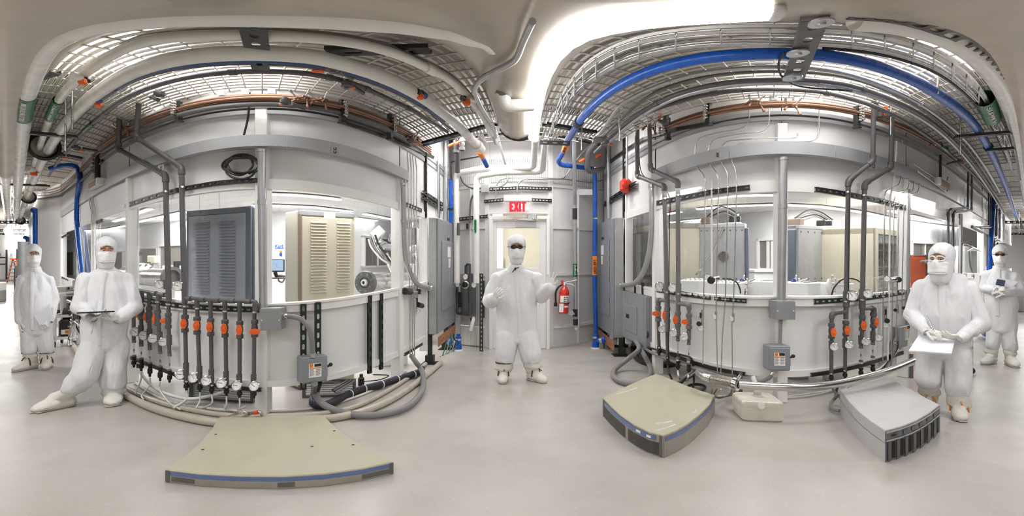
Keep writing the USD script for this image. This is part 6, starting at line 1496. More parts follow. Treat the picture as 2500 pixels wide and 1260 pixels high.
# beige instrument and grey racks seen in front of the far left windows
t = Thing("bench_instrument", "small cream instrument on a stand beyond the polished vessel in the left lab", "instrument",P(368,634,12.0)); k = 12 / F
t.part("body",MB().box(Fr(P(368,634,12.0),(1,0,0)),-10 * k,10 * k,-.2,0,-10 * k,10 * k,.02), "beige_paint"); t.part("stand",MB().box(Fr(P(368,700,12.05) * [1,1,0],(1,0,0)),-8 * k,8 * k,-.2,0,0,EYE - 14 * k,.01), "aluminium"); t.part("display",MB().box(Fr(P(364,641,11.99),(1,0,0)),-4 * k,4 * k,0,.01,-1.5 * k,1.5 * k), "strut_grey")
t = Thing("monitor", "small dark monitor edge beside the slate cabinet in the left lab", "monitor",P(443,652,9.0)); k = 9 / F
t.part("bezel",MB().box(Fr(P(443,652,9.0),(.5,1,0)),-.12,.12,-.02,.02,-14 * k,14 * k,.006), "black_plastic"); t.part("stand",MB().box(Fr(P(443,690,9.05) * [1,1,0],(1,0,0)),-.25,.1,-.1,.1,0,EYE - 18 * k,.01), "lab_white")
# right lab: racks
def rack(label,pN,Yn,yt,pF,yF,pS,yS,name="equipment_rack"):
    "open-fronted rack: near corner column pN at depth Yn with top row yt; open face runs to column pF (top row yF), plain side to column pS (row yS)"
    z1 = EYE + (CY - yt) / F * Yn; N = P(pN,CY,Yn); Fp = P(pF,CY,(z1 - EYE) * F / (CY - yF)); Sp = P(pS,CY,(z1 - EYE) * F / (CY - yS))
    t = Thing(name,label, "rack",(N[0],N[1],0)); L = np.linalg.norm((Fp - N)[:2]); d = unit((Fp - N) * [1,1,0]); n = unit(np.cross(d,[0,0,1]));
    if n @ (-N * [1,1,0]) < 0: n = -n
    W_ = abs((Sp - N) @ n); fr = Fr((N[0],N[1],0),d,n)
    t.part("side_panel",MB().box(fr,0,.03,-W_,0,0,z1,.008), "beige_paint"); t.part("side_panel",MB().box(fr,L - .05,L,-W_,0,0,z1,.008), "beige_paint"); t.part("top_panel",MB().box(fr,0,L,-W_,0,z1 - .09,z1,.008), "beige_paint"); t.part("back_panel",MB().box(fr,.03,L - .05,-W_,-W_ + .03,0,z1 - .09), "rack_dark")
    t.part("front_stile",MB().box(fr,0,L * .07,-.04,.005,0,z1,.006), "beige_paint"); t.part("front_stile",MB().box(fr,L * .93,L,-.04,.005,0,z1,.006), "beige_paint")
    rn = random.Random(int(pN))
    for i in range(5):
        z = .55 + i * .27
        t.part("module",MB().box(fr,L * .1,L * (.5 + .35 * rn.random()),-W_ * .7,-.12 - .1 * rn.random(),z,z + .16 + .06 * rn.random(),.008),("rack_dark", "cabinet_slate", "strut_grey", "tan_box")[i % 4]); t.part("shelf",MB().box(fr,.04,L - .05,-W_ * .8,-.05,z - .03,z - .015), "aluminium")
    for i in range(9):
        a,b = L * (.15 + .7 * rn.random()),L * (.15 + .7 * rn.random()); z = .7 + 1.1 * rn.random()
        t.part("cable",MB().tube(spline([fr.pt(a,-.1,z),fr.pt((a + b) / 2,-.06,z - .18),fr.pt(b,-.1,z - .3)],6),.012,6),("black_rubber", "grey_hose", "copper")[i % 3])
    t.part("cover_pane",MB().box(fr,L * .07,L * .93,-.03,-.022,.1,z1 - .1), "goggle_clear")
    return t
rack("tall cream open rack with cables behind the curved conduit in the right lab",1611,8.0,544,1541,559,1679,562)
rack("tall cream open rack with dark modules behind the thin gas tubes by the writing person",2139,7.8,555,2203,564,2083,571)
# two furnaces with white boxes before them
def furnace(label,p0,p1,y0,y1,Y0,ps,ring,dark,fans,boxes,flip):
    z1 = EYE + (CY - y0) / F * Y0; Y1 = (z1 - EYE) * F / (CY - y1); A,B = P(p0,CY,Y0),P(p1,CY,Y1)
    t = Thing("vacuum_furnace",label, "furnace",(A[0],A[1],0)); d = unit((B - A) * [1,1,0]); fr = Fr((A[0],A[1],0),d); L = np.linalg.norm((B - A)[:2]); k = Y0 / F
    t.part("body",MB().box(fr,0,L,-.26,-.02,.3,z1,.01), "aluminium"); t.part("front_plate",MB().box(fr,.01,L - .01,-.02,0,.4,z1 - .01,.004), "furnace_grey")
    t.part("edge_post",MB().box(fr, *((L,L + 7 * k) if flip > 0 else (-5 * k,0)),-.16,-.03,.3,z1 - .06,.01), "cabinet_slate"); t.part("top_lip",MB().box(fr,0,L,-.26,.006,z1 - .05,z1,.004), "aluminium")
    mb = MB()
    for i in range(8):
        for c in (z1 - .09,z1 - .75): mb.lathe(fr.pt(L * (.05 + .128 * i),0,c),fr.n,[(.012,0),(.012,.006),(0,.008)],6)
    t.part("screws",mb, "strut_grey",kind="stuff")
    q = fr.pt(*((ring[0] - p0) / (p1 - p0) * L,0,EYE + (CY - ring[1]) * (Y0 + Y1) / 2 / F)) if 0 else fr.pt((ring[0] - p0) / (p1 - p0) * L,0,EYE + (CY - ring[1]) * (Y0 + Y1) / 2 / F)
    t.part("view_port",MB().lathe(q,fr.n,[(0,.012),(9 * k,.012),(9 * k,.0),(9.5 * k,.03),(12 * k,.03),(12.5 * k,0)],28), "chrome")
    fdk = fr.at((dark - p0) / (p1 - p0) * L,-.13,z1); t.part("controller_box",MB().box(fdk,-11 * k,11 * k,-.1,.1,0,17 * k,.008), "tan_box")
    for f in fans:
        c = fr.pt((f - p0) / (p1 - p0) * L,-.15,z1); t.part("pump_head",MB().box(Fr(c,fr.t,fr.n),-5 * k,5 * k,-.06,.06,0,19 * k,.01), "black_plastic"); t.part("pump_cap",MB().cyl(c + [0,0,19 * k],c + [0,0,24 * k],2.6 * k), "dial_white")
    c = fr.pt((fans[0] - p0) / (p1 - p0) * L,-.1,z1); t.part("tube_base",MB().box(Fr(c,fr.t,fr.n),-12 * k,22 * k,-.1,.1,0,3 * k,.004), "aluminium")
    for i in range(4):
        a = fdk.pt(0,0,(10 + 3 * i) * k); b = c + [0.04 * i,0,20 * k]; t.part("cable",MB().tube(spline([a,(a * 2 + b) / 3 + [0,0,(4 + 6 * i) * k],(a + 2 * b) / 3 + [0,0,(10 + 3 * i) * k],b],6),.01,6), "black_rubber" if i % 2 else "grey_hose")
    for i,(b0,b1,t0,bt,Yb) in enumerate(boxes):
        kb_ = Yb / F; f2 = Fr(P((b0 + b1) / 2,CY,Yb) * [1,1,0],fr.t); zt = EYE + (CY - t0) * kb_
        bx = t.part("cooling_box",MB().box(f2,-(b1 - b0) / 2 * kb_,(b1 - b0) / 2 * kb_,-.8,0,.35,zt,.012), "white_plastic"); mb = MB()
        for a in np.linspace(-.42,.42,7):
            for e in (-.05,-.6): mb.lathe(f2.pt(a * (b1 - b0) * kb_,e,zt),(0,0,1),[(.01,0),(.01,.006),(0,.008)],6)
        t.part("screws",mb, "strut_grey",bx,kind="stuff")
    return t
t = furnace("grey box furnace with a round port behind the right window, left of the steel conduit",1707,1818,548,545,8.0,1832,(1768,626),1722,(1784,1799),((1655,1736,684,0,7.0),(1738,1806,690,0,6.85)),1)
cable("dark rod slanting across the front of the left grey furnace",[P(1700,670,7.1),P(1735,627,7.4),P(1752,590,7.7),P(1768,553,7.85)],.012, "strut_grey", "slanting_rod", "rod",3)
t = furnace("grey box furnace with a round port behind the right window, right of the steel conduit",1949,2072,549,557,7.9,1940,(2022,632),1962,(2027,2043),((1956,2021,690,0,6.8),(2046,2102,692,0,6.9)),-1)
cable("black cable arching over the white cooling boxes left of the right lab's cream rack",[P(2030,720,6.7),P(2038,700,6.65),P(2060,681,6.65),P(2090,683,6.7),P(2112,700,6.8)],.008, "black_rubber")
cable("black cable drooping over the right of the left furnace's cooling boxes",[P(1757,680,6.7),P(1780,681,6.6),P(1798,689,6.6),P(1806,704,6.6),P(1808,716,6.65)],.008, "black_rubber")
for i,(px,y,Y) in enumerate(((1948,700,7.0),(2036,700,6.9),(1822,700,7.2))):
    t = Thing("hose_cluster",("steel fittings and hoses left of the right furnace's cooling boxes", "steel fittings between the right furnace's two cooling boxes", "blue-trimmed fittings at the foot of the left furnace")[i], "fittings",P(px,y,Y)); k = Y / F
    for j in range(6): t.part("fitting",MB().lathe(P(px - 8 + 3 * j,y - 12 + 6 * ((j * 5) % 4),Y - .02 * j),(math.sin(j * 2),-.5,math.cos(j * 1.3)),[(0,0),(3 * k,0),(3 * k,.04),(2 * k,.04),(2 * k,.09),(0,.09)],10),("aluminium", "stainless", "white_plastic")[j % 3])
    t.part("hose",MB().tube(spline([P(px - 10,y - 16,Y),P(px - 13,y,Y - .05),P(px - 6,y + 20,Y - .05)],6),.03,8), "blue_dark" if i != 1 else "white_pvc"); t.part("stand",MB().box(Fr(P(px,CY,Y + .15) * [1,1,0],(1,0,0)),-.12,.12,-.05,.05,0,.95,.01), "aluminium")
t = Thing("lab_bench", "white bench with blue edge right of the left furnace", "bench",P(1868,CY,9.5) * [1,1,0]); k = 9.5 / F; fq = Fr(P(1866,CY,9.5) * [1,1,0],(1,0,0))
t.part("cabinet",MB().box(fq,-24 * k,32 * k,-.6,0,.05,1.26,.01), "lab_white"); t.part("worktop",MB().box(fq,-26 * k,34 * k,-.62,.03,1.26,1.31,.008), "white_trim"); t.part("side_cart",MB().box(Fr(P(1840,CY,8.2) * [1,1,0],(1,.4,0)),-14 * k,12 * k,-.3,0,.3,1.05,.01), "white_plastic"); t.part("blue_edge",MB().box(Fr(P(1840,CY,8.17) * [1,1,0],(1,.4,0)),-14 * k,12 * k,0,.02,1.0,1.06,.004), "blue_dark")
t = Thing("monitor", "small monitor with blue screen just right of the right wall's steel conduit", "monitor",P(1927,645,9.0)); k = 9 / F
t.part("bezel",MB().box(Fr(P(1927,646,9.0),(1,0,0)),-9 * k,8 * k,-.04,0,-11 * k,10 * k,.006), "black_plastic"); t.part("screen",MB().box(Fr(P(1927,647,8.995),(1,0,0)),-8 * k,7 * k,0,.003,-7 * k,9 * k), "chassis_blue"); t.part("stand",MB().box(Fr(P(1927,690,9.05) * [1,1,0],(1,0,0)),-.04,.04,-.04,.04,0,EYE - 25 * k,.004), "strut_grey")
t = Thing("orange_machine", "orange machine cabinet seen through the right windows beside the writing person", "machine",P(2245,CY,10.0) * [1,1,0]); k = 10 / F; fo = Fr(P(2246,CY,10) * [1,1,0],(1,0,0))
t.part("cabinet",MB().box(fo,-26 * k,17 * k,-.6,0,.05,EYE + 2 * k,.02), "machine_orange"); t.part("cap",MB().box(fo,-8 * k,20 * k,-.5,-.05,EYE + 2 * k,EYE + 6 * k,.01), "red_orange"); t.part("control_panel",MB().box(fo,17 * k,34 * k,-.5,0,.2,EYE + 8 * k,.01), "strut_grey")
t.part("barrel",MB().lathe(P(2248,638,9.9),(1,.1,-.05),[(0,0),(3 * k,0),(3 * k,.06),(5 * k,.08),(5 * k,.22),(8 * k,.26),(8 * k,.4),(0,.4)],16), "aluminium")
for j in range(3): t.part("display",MB().box(fo,19 * k,31 * k,0,.01,EYE - (12 + 14 * j) * k,EYE - (3 + 14 * j) * k), "print_black")
t = Thing("test_stand", "slim white test stand with hoses behind the far right windows", "instrument",P(2370,CY,12) * [1,1,0]); k = 12 / F
t.part("column",MB().box(Fr(P(2368,CY,12) * [1,1,0],(1,0,0)),-12 * k,4 * k,-.3,0,0,EYE + 30 * k,.01), "white_plastic"); t.part("base",MB().box(Fr(P(2372,CY,11.6) * [1,1,0],(1,0,0)),-18 * k,20 * k,-.3,0,0,EYE - 36 * k,.01), "lab_white")
for j in range(5): t.part("fitting",MB().lathe(P(2352 + 5 * j,598 + 2.5 * j,11.8),(1,-.5,-.3),[(0,0),(3 * k,0),(3 * k,.08),(1.6 * k,.08),(1.6 * k,.16),(0,.16)],10), "chrome")
t.part("cable",MB().tube(spline([P(2366,612,11.8),P(2369,650,11.7),P(2377,672,11.6),P(2372,682,11.6),P(2352,676,11.6)],6),.014,6), "strut_grey")
# ================================================================ equipment, hoses and cables on the floor
def GZ(px,py,z=0.0):
    "the point at height z (below the eye) seen at (px, py)"
    return P(px,py,F * (EYE - z) / (py - CY))
def slab(outline,z1,z0):
    top = np.array([GZ(a,b,z1) for a,b in outline]); n = len(top); mid = top.mean(0); bev = .006
    inn = top + (mid - top) / np.linalg.norm(mid - top,axis=1,keepdims=True) * bev; low = top - [0,0,bev]; bot = top * [1,1,0] + [0,0,z0]
    mb = MB(); V = np.vstack([inn,mid]); mb.add(V,[[i,(i + 1) % n,n] for i in range(n)])
    v,q = [],[]
    for A,B in ((inn,low),(low,bot)):
        for i in range(n):
            j = (i + 1) % n; k = len(v); v += [A[i],A[j],B[j],B[i]]; q.append((k,k + 1,k + 2,k + 3))
    mb.add(v,q); bm = bot; mb.add(np.vstack([bm,bm.mean(0)]),[[i,(i + 1) % n,n] for i in range(n)])
    return mb,top
def face_strip(top,i0,i1,za,zb,out=.004):
    "a strip on the upright side between outline corners i0..i1, from height za up to zb"
    idx = list(range(i0,i1 + 1)); mid = top.mean(0); rows = []
    for i in idx:
        a = top[max(i0,i - 1)]; b = top[min(i1,i + 1)]; d = unit((b - a) * [1,1,0]); n = np.array([d[1],-d[0],0]); n = n if n @ (top[i] - mid) > 0 else -n
        p = top[i] + n * out; rows.append([[p[0],p[1],za],[p[0],p[1],zb]])
    return np.array(rows)
def dense(pts,n=5): return [tuple(p) for p in spline(np.array(pts,float),n)]
# low flat chassis in front of the left wall
back = [(536,1018),(620,1016),(710,1014),(789,1013)]; right = [(812,1036),(843,1061),(890,1093),(960,1127)]; front = [(880,1144),(790,1156),(690,1162),(590,1161),(490,1156),(405,1146)]; left = [(455,1110),(492,1076),(517,1046)]
out = back + right + front + left
mb,top = slab(out,.085,.0)
t = Thing("flat_chassis", "low wide olive-grey equipment chassis lying on the floor before the left wall", "equipment chassis",top.mean(0) * [1,1,0]); t.part("case",mb, "olive_metal")
i0,i1 = len(back) + len(right) - 1,len(back) + len(right) + len(front) - 1
t.part("front_band",MB().sheet(face_strip(top,i0,i1,.050,.074)), "chassis_blue"); t.part("front_panel",MB().sheet(face_strip(top,i0,i1,.004,.049)), "chassis_metal")
for a,b in ((i0,i0 + 1),(i1 - 1,i1)):
    r = face_strip(top,a,b,.004,.08,.006); q = r.copy(); f_ = .12
    if a == i0: q[1] = q[0] * (1 - f_) + q[1] * f_
    else: q[0] = q[1] * (1 - f_) + q[0] * f_
    t.part("rack_ear",MB().sheet(q), "strut_grey")
for f0,f1 in ((.0,.16),(.86,.97),(.45,.52)):
    r = face_strip(top,i0,i1,.012,.042,.0055); n = len(r) - 1; a,b = f0 * n,f1 * n
    xs = np.linspace(a,b,8); rows = [[[np.interp(x,range(n + 1),r[:,k,c]) for c in range(3)] for k in (0,1)] for x in xs]
    t.part("vent_panel",MB().sheet(rows), "strut_grey")
for a,b in ((816,1052),(495,1098),(862,1086),(527,1060),(762,1090)):
    p = GZ(a,b,.086); t.part("screw",MB().lathe(p,(0,0,1),[(.011,-.002),(.011,.001),(0,.003)],10), "black_plastic")
t = Thing("hose_fittings", "pair of steel hose elbows with orange tags behind the flat chassis", "fittings",GZ(605,1012,.1))
for i,x in enumerate((598,633)):
    t.part("hose",MB().tube(spline([GZ(x - 40,1018,.03),GZ(x - 20,1010,.1),GZ(x,1006,.13),GZ(x + 6,1012,.1),GZ(x + 7,1017,.06)],6),.013,8), "stainless")
    t.part("tag",MB().cyl(GZ(x - 12,1008.5,.12),GZ(x - 3,1006.5,.13),.017), "red_orange" if i else "aluminium")
# the louvred server chassis in front of the right wall
back = [(1472,971),(1500,957),(1535,940),(1570,925),(1602,912)]; right = [(1635,925),(1672,940),(1712,954),(1745,964)]; fr_ = [(1732,988),(1708,1012),(1678,1035),(1648,1052),(1620,1063)]; fl_ = [(1584,1054),(1548,1036),(1515,1013),(1490,990)]
out = back + right + fr_ + fl_; mb,top = slab(out,.17,0.0)
t = Thing("server_chassis", "olive-topped server chassis with louvred front on the floor before the right wall", "equipment chassis",top.mean(0) * [1,1,0]); t.part("case",mb, "olive_metal")
n = len(top); loop = np.vstack([top,top[:1]]); ia = len(back) + len(right) - 1; ib = ia + len(fr_); top2 = loop
def strip_of(i0,i1,za,zb,o,f0=0,f1=1,m=10):
    r = face_strip(loop,i0,i1,za,zb,o); k = len(r) - 1; xs = np.linspace(f0 * k,f1 * k,m)
    return [[[np.interp(x,range(k + 1),r[:,e,c]) for c in range(3)] for e in (0,1)] for x in xs]
t.part("side_panel",MB().sheet(strip_of(ia,ib,.004,.165,.003)), "chassis_metal"); t.part("side_band",MB().sheet(strip_of(ia,ib,.12,.15,.006,.02,.98)), "chassis_blue")
t.part("front_panel",MB().sheet(strip_of(ib,n,.004,.165,.003)), "chassis_metal"); t.part("front_band",MB().sheet(strip_of(ib,n,.118,.155,.007,.1,.94)), "chassis_blue")
for f0,f1 in ((.03,.48),(.52,.97)):
    for i in range(11):
        z = .012 + i * .0088; t.part("louvre",MB().sheet(strip_of(ib,n,z,z + .005,.007,f0,f1,6),(0,0,.001)), "slot_dark" if i % 1 else "strut_grey")
for f0 in (.02,.95): t.part("rack_ear",MB().sheet(strip_of(ib,n,.004,.162,.009,f0,f0 + .03,3)), "strut_grey")
for f0 in (.16,.3): t.part("badge",MB().sheet(strip_of(ib,n,.126,.146,.009,f0,f0 + .06,3)), "label_white")
for a,b in (((1505,962),(1555,947)),((1602,1052),(1650,1036)),((1690,1010),(1700,1000)),((1600,1035),(1640,1028))): t.part("scratch",MB().tube([GZ(*a,.1705),GZ((a[0] + b[0]) / 2 + 2,(a[1] + b[1]) / 2 + 1,.1708),GZ(*b,.1705)],.004,4), "label_white")
# grey power unit
back = [(2051,951),(2085,944),(2125,933),(2163,920)]; right = [(2196,936),(2232,955),(2266,974),(2294,988)]; f_r = [(2268,1008),(2236,1027),(2200,1041),(2161,1051)]; f_l = [(2128,1030),(2098,1006),(2072,980)]
out = back + right + f_r + f_l; mb,top = slab(out,.235,0.0); loop = np.vstack([top,top[:1]]); n = len(top); ia = len(back) + len(right) - 1; ib = ia + len(f_r)
t = Thing("power_unit", "tall grey power unit with dark slotted front on the floor beside the writing person", "power unit",top.mean(0) * [1,1,0]); t.part("case",mb, "ups_grey")
t.part("front_panel",MB().sheet(strip_of(ia,ib,.004,.225,.003)), "ups_slate"); t.part("front_trim",MB().sheet(strip_of(ia,ib,.15,.162,.008)), "aluminium"); t.part("top_trim",MB().sheet(strip_of(ia,ib,.212,.226,.008)), "aluminium")
for i in range(7):
    t.part("bay_slot",MB().sheet(strip_of(ia,ib,.02,.142,.007,.05 + i * .135,.05 + i * .135 + .065,3)), "slot_dark"); t.part("bay_rib",MB().sheet(strip_of(ia,ib,.008,.148,.012,.118 + i * .135,.118 + i * .135 + .05,3)), "strut_grey")
for i in range(6): t.part("button",MB().sheet(strip_of(ia,ib,.172,.204,.008,.1 + i * .14,.1 + i * .14 + .07,3)), "strut_grey")
t.part("indicator",MB().sheet(strip_of(ia,ib,.182,.196,.009,.84,.92,3)), "print_black"); t.part("side_seam",MB().sheet(strip_of(ib,n,.14,.144,.003)), "print_grey")
# jug of translucent plastic
p = GZ(1848,1016); k = p[1] / F
t = Thing("plastic_jug", "square translucent white plastic jug with a hose on the floor between the two chassis", "jug",p)
fj = Fr(p,(1,-.12,0)); sec = []
def rsq(w,d,r,m=6):
    pts = []
    for cx,cy,a0 in ((w - r,d - r,0),(-w + r,d - r,90),(-w + r,-d + r,180),(w - r,-d + r,270)):
        for g in np.linspace(a0,a0 + 90,m): pts.append((cx + r * math.cos(math.radians(g)),cy + r * math.sin(math.radians(g))))
    return pts
w = 48 * k; d = .2; mb = MB(); rings = []
for s,z in ((.9,0),(.97,.012),(1,.03),(1,.15),(.985,.155),(.985,.168),(1,.175),(1,.215),(.96,.238),(.85,.252),(.3,.262),(.0,.263)): rings.append([fj.pt(a,b,z * .74) for a,b in rsq(w * s + 1e-4,d * s + 1e-4,.05 * max(s,.02))])
R = np.array(rings); R = np.concatenate([R,R[:, :1]],1); mb.sheet(R); t.part("body",mb, "jug_plastic")
t.part("neck",MB().lathe(fj.pt(0,.02,.188),(0,0,1),[(.05,0),(.05,.012),(.036,.02),(.036,.05),(.03,.05),(0,.045)],20), "jug_plastic"); t.part("hose",MB().tube(spline([fj.pt(0,.02,.2),fj.pt(0,-.0,.27),fj.pt(-.02,-.06,.36)],6),.022,10), "clear_hose"); t.part("tap",MB().lathe(fj.pt(-.02,d,.15),fj.n,[(0,0),(.035,0),(.035,.012),(.025,.02),(0,.02)],16), "white_plastic")
# polished pipe with bellows crossing before the right wall
t = Thing("vacuum_pipe", "long polished steel vacuum pipe with bellows running low before the right wall", "pipe",GZ(1900,944,.3))
pts = [GZ(a,b,z) for a,b,z in ((1804,940,.33),(1850,943,.33),(1930,946,.33),(1995,944,.33),(2060,934,.34),(2120,920,.36),(2180,902,.38),(2234,880,.4))]
t.part("pipe",MB().tube(spline(pts,8),.036,18), "stainless"); b0,b1 = GZ(1738,925,.34),GZ(1798,938,.33); ax = b1 - b0; L = np.linalg.norm(ax); ax = unit(ax); prof = [(.02,-.01),(.04,0)]
for i in range(16): prof += [(.052,L * (i + .35) / 16),(.04,L * (i + .85) / 16)]
prof += [(.036,L + .01)]; t.part("bellows",MB().lathe(b0,ax,prof,18,hard=75), "stainless"); t.part("elbow",MB().tube(spline([b0,b0 - ax * .06 + [0,.05,0],b0 - ax * .05 + [0,.25,0]],6),.04,14), "stainless"); t.part("clamp",MB().lathe(b1 - ax * .005,ax,[(.036,-.03),(.06,-.02),(.06,.02),(.036,.03)],18), "chrome")
t.part("clamp_screw",MB().tube([b1 + [.0,-.03,.05],b1 + [.02,-.04,.09]],.014,8), "chrome")
for i,(px,y) in enumerate(((1808,950),(2225,893))): t.part("support",MB().cyl(GZ(px,y + 30,0),[*GZ(px,y + 30,0)[:2],.3],.02), "strut_grey")
# hoses lying on the floor
def fl(pts,lift=0.0): return [GZ(p[0],p[1],(p[2] if len(p) > 2 else .0) + lift) for p in pts]
cable("thick beige hose lying on the floor along the left wall, passing behind the flat chassis",fl([(176,838),(190,862),(222,898),(262,934),(310,966),(370,995),(440,1016),(530,1032),(640,1036),(780,1024),(840,1016),(900,1000),(960,973),(1010,940),(1050,908),(1076,886)],.036),.035, "hose_beige", "floor_hose", "hose",8,12)
cable("second beige hose lying on the floor close beside the thick one before the left wall",fl([(196,850),(230,889),(275,927),(330,958),(400,985),(480,1003),(560,1014),(680,1016),(800,1008),(880,988),(950,952),(1000,920),(1040,888)],.026),.024, "hose_beige", "floor_hose", "hose",8,10)
cable("thin clear hose on the floor nearest the left wall's posts",fl([(330,935),(400,975),(500,996),(620,1004),(760,997),(860,972),(930,942),(990,905)],.015),.014, "clear_hose", "floor_hose", "hose",8,8)
cable("grey conduit looping over the floor from the left switch box to the electrical panel",[W("L",768,936,.2),GZ(768,958,.16),GZ(785,984,.1),GZ(820,1002,.05),GZ(880,1014,.04),GZ(940,1011,.04),GZ(990,995,.04),GZ(1020,970,.04),GZ(1034,940,.05),GZ(1030,905,.1),GZ(1015,884,.2),W("L",1004,868,.1)],.032, "grey_hose", "flexible_conduit", "conduit",8,12)
t = Thing("cable_bundle", "thick black cable bundle with white ties on the floor below the left switch box", "cables",GZ(850,970,.05))
pts = [W("L",776,936,.12),GZ(768,964,.08),GZ(764,982,.05),GZ(775,989,.05),GZ(800,988,.05),GZ(840,968,.05),GZ(880,952,.05),GZ(930,939,.05),GZ(975,924,.05),GZ(1020,910,.05),GZ(1030,900,.06)]
pp = spline(pts,6); t.part("bundle",MB().tube(pp,.042,10), "black_rubber"); t.part("blue_cable",MB().tube(pp + [0,-.02,.03],.012,6), "blue_dark")
for i in (32,37,42,47,52):
    if i + 1 < len(pp): t.part("cable_tie",MB().cyl(pp[i],pp[i] + (pp[i + 1] - pp[i]) * .25,.048), "cable_white")
for j in range(5): cable(("first", "second", "third", "fourth", "fifth")[j] + " grey cable fanning out under the left wall right of the switch box",[GZ(818 + 5 * j,955,.12),GZ(812 + 2 * j,950 + 2 * j,.14),GZ(830 + 5 * j,940,.16),GZ(850 + 4 * j,928,.2)],.011, "black_rubber" if j % 2 else "grey_hose")
t = Thing("power_adapter", "black plug adapter standing on the floor below the left wall's right half", "adapter",GZ(882,942)); p = GZ(882,942); t.part("body",MB().box(Fr(p,(1,.2,0)),-.035,.035,-.03,.03,0,.1,.01), "black_plastic"); t.part("plug",MB().box(Fr(p,(1,.2,0)),-.02,.02,-.02,.02,.1,.14,.006), "black_plastic"); t.part("cable",MB().tube(spline([p + [.03,0,.05],p + [.2,.05,.06],p + [.3,.1,.1],W("L",912,915,.1)],6),.006,6), "black_rubber")
t = Thing("cable_bundle", "black and grey cable bundle sagging to the floor under the left row of valves", "cables",GZ(430,965,.05))
for j in range(4): t.part("cable",MB().tube(spline([W("L",336,890 + 3 * j,.1),GZ(352,922,.1 + .02 * j),GZ(380,948,.06 + .01 * j),GZ(420,966,.05 + .015 * j),GZ(470,974,.06 + .015 * j),GZ(530,962,.1 + .02 * j),W("L",570,950,.15)],7),.016,7),("black_rubber", "grey_hose", "black_rubber", "cable_white")[j])
for j,(x,y,ex,ey) in enumerate(((391,932,440,1000),(366,922,350,975),(345,908,330,962),(455,955,425,996),(488,958,470,1000),(517,963,500,990),(553,968,548,990),(585,972,598,992))):
    w_ = W("L",x,y,.17); e = GZ(ex,ey,.03); cable(("clear tube from the fifth", "clear tube from the third", "clear tube from the second", "clear tube from the sixth", "clear tube from the seventh", "clear tube from the eighth", "clear tube from the ninth", "clear tube from the tenth")[j] + " valve column from the left down to the floor",[w_,w_ + [0.01,-.02,-.08],(w_ + e) / 2 + [0.02 * (-1) ** j,-.05,-.06],e],.008 if j != 3 else .014, "clear_hose", "drain_tube", "tube")
def grille(label,px0,px1,y1,side="L",n=6):
    a,b = GZ(px0,y1,0),GZ(px1,y1 - (4 if px0 > 700 else -10),0); d = b - a; L = np.linalg.norm(d); fr = Fr(a,d); t = Thing("floor_grille",label, "grille",a)
    mb = MB(); mb.box(fr,0,L,-.04,.0,0,.02); mb.box(fr,0,L,-.04,0,.17,.19); mb.box(fr,0,.03,-.04,0,.02,.17); mb.box(fr,L - .03,L,-.04,0,.02,.17); t.part("frame",mb, "strut_grey")
    for i in range(n): t.part("slat",MB().box(Fr(fr.pt(.03,-.02,.03 + .023 * i),fr.t),0,L - .06,0,.012,0,.015,.003), "aluminium")
    return t
grille("metal floor grille under the wall below the middle of the left row of valves",462,617,975); grille("metal floor grille under the left wall beside the switch box",738,868,972)
# right side: loops of hose and cable
cable("grey hose in a big loop on the floor below the right breaker panel",[W("R",1552,832,.14),GZ(1560,852,.3),GZ(1535,875,.16),GZ(1507,897,.06),GZ(1497,913,.04),GZ(1508,928,.04),GZ(1540,937,.04),GZ(1572,932,.04),GZ(1588,915,.04),GZ(1586,893,.1),GZ(1570,862,.25),W("R",1553,834,.16)],.032, "grey_hose", "flexible_conduit", "hose",8,12)
cable("black hose coiled behind the grey loop below the right breaker panel",[W("R",1550,835,.08),GZ(1546,846,.1),GZ(1548,862,.05),GZ(1560,878,.04),GZ(1590,888,.04),GZ(1630,890,.04),GZ(1658,884,.04)],.04, "black_rubber", "floor_hose", "hose",8,10)
cable("black cable from the breaker panel's side running along the right wall's foot",[W("R",1578,800,.1),W("R",1582,820,.12),W("R",1572,842,.12),W("R",1620,858,.09),W("R",1670,868,.09),W("R",1690,880,.12),GZ(1694,925,.1),GZ(1692,945,.05)],.012, "black_rubber")
for j in range(4): cable(("first", "second", "third", "fourth")[j] + " grey cable running down from the black rail behind the server chassis",[W("R",1708 - 4 * j,905,.1),GZ(1690 - 5 * j,918,.2),GZ(1672 - 4 * j,928 + j,.12),GZ(1660 - 6 * j,938,.06)],.012, "grey_hose" if j % 2 else "black_rubber")
t = Thing("cable_coil", "small coil of black and grey cable on the floor behind the server chassis", "cables",GZ(1700,948,.03))
for j in range(4): t.part("loop",MB().tube([GZ(1700 + (20 + j) * math.cos(g),946 + (6 + j) * math.sin(g),.02 + .015 * j) for g in np.linspace(0,6.28,22)],.01,6), "black_rubber" if j % 2 else "grey_hose")
for j,(x0,y0,x1,y1,x2,y2) in enumerate(((1630,893,1634,912,1640,925),(1655,905,1656,915,1662,930),(1682,912,1680,920,1676,930))): cable(("left", "middle", "right")[j] + " tube hanging from the grey drop pipes behind the server chassis",[W("R",x0,y0,.17),GZ(x1,y1,.2),GZ(x2,y2,.1)],.012, "clear_hose" if j else "black_rubber", "drain_tube", "tube")
for j in range(3): cable(("nearest", "middle", "farthest")[j] + " thin coiled tube under the polished pipe's bellows",[GZ(1740 + 10 * j,950,.22),GZ(1738 + 6 * j,962 + 2 * j,.12),GZ(1755 + 9 * j,972 - 3 * j,.05),GZ(1782 + 8 * j,962,.08),GZ(1788 + 5 * j,946,.2)],.009,("grey_hose", "copper", "clear_hose")[j], "coiled_tube", "tube")
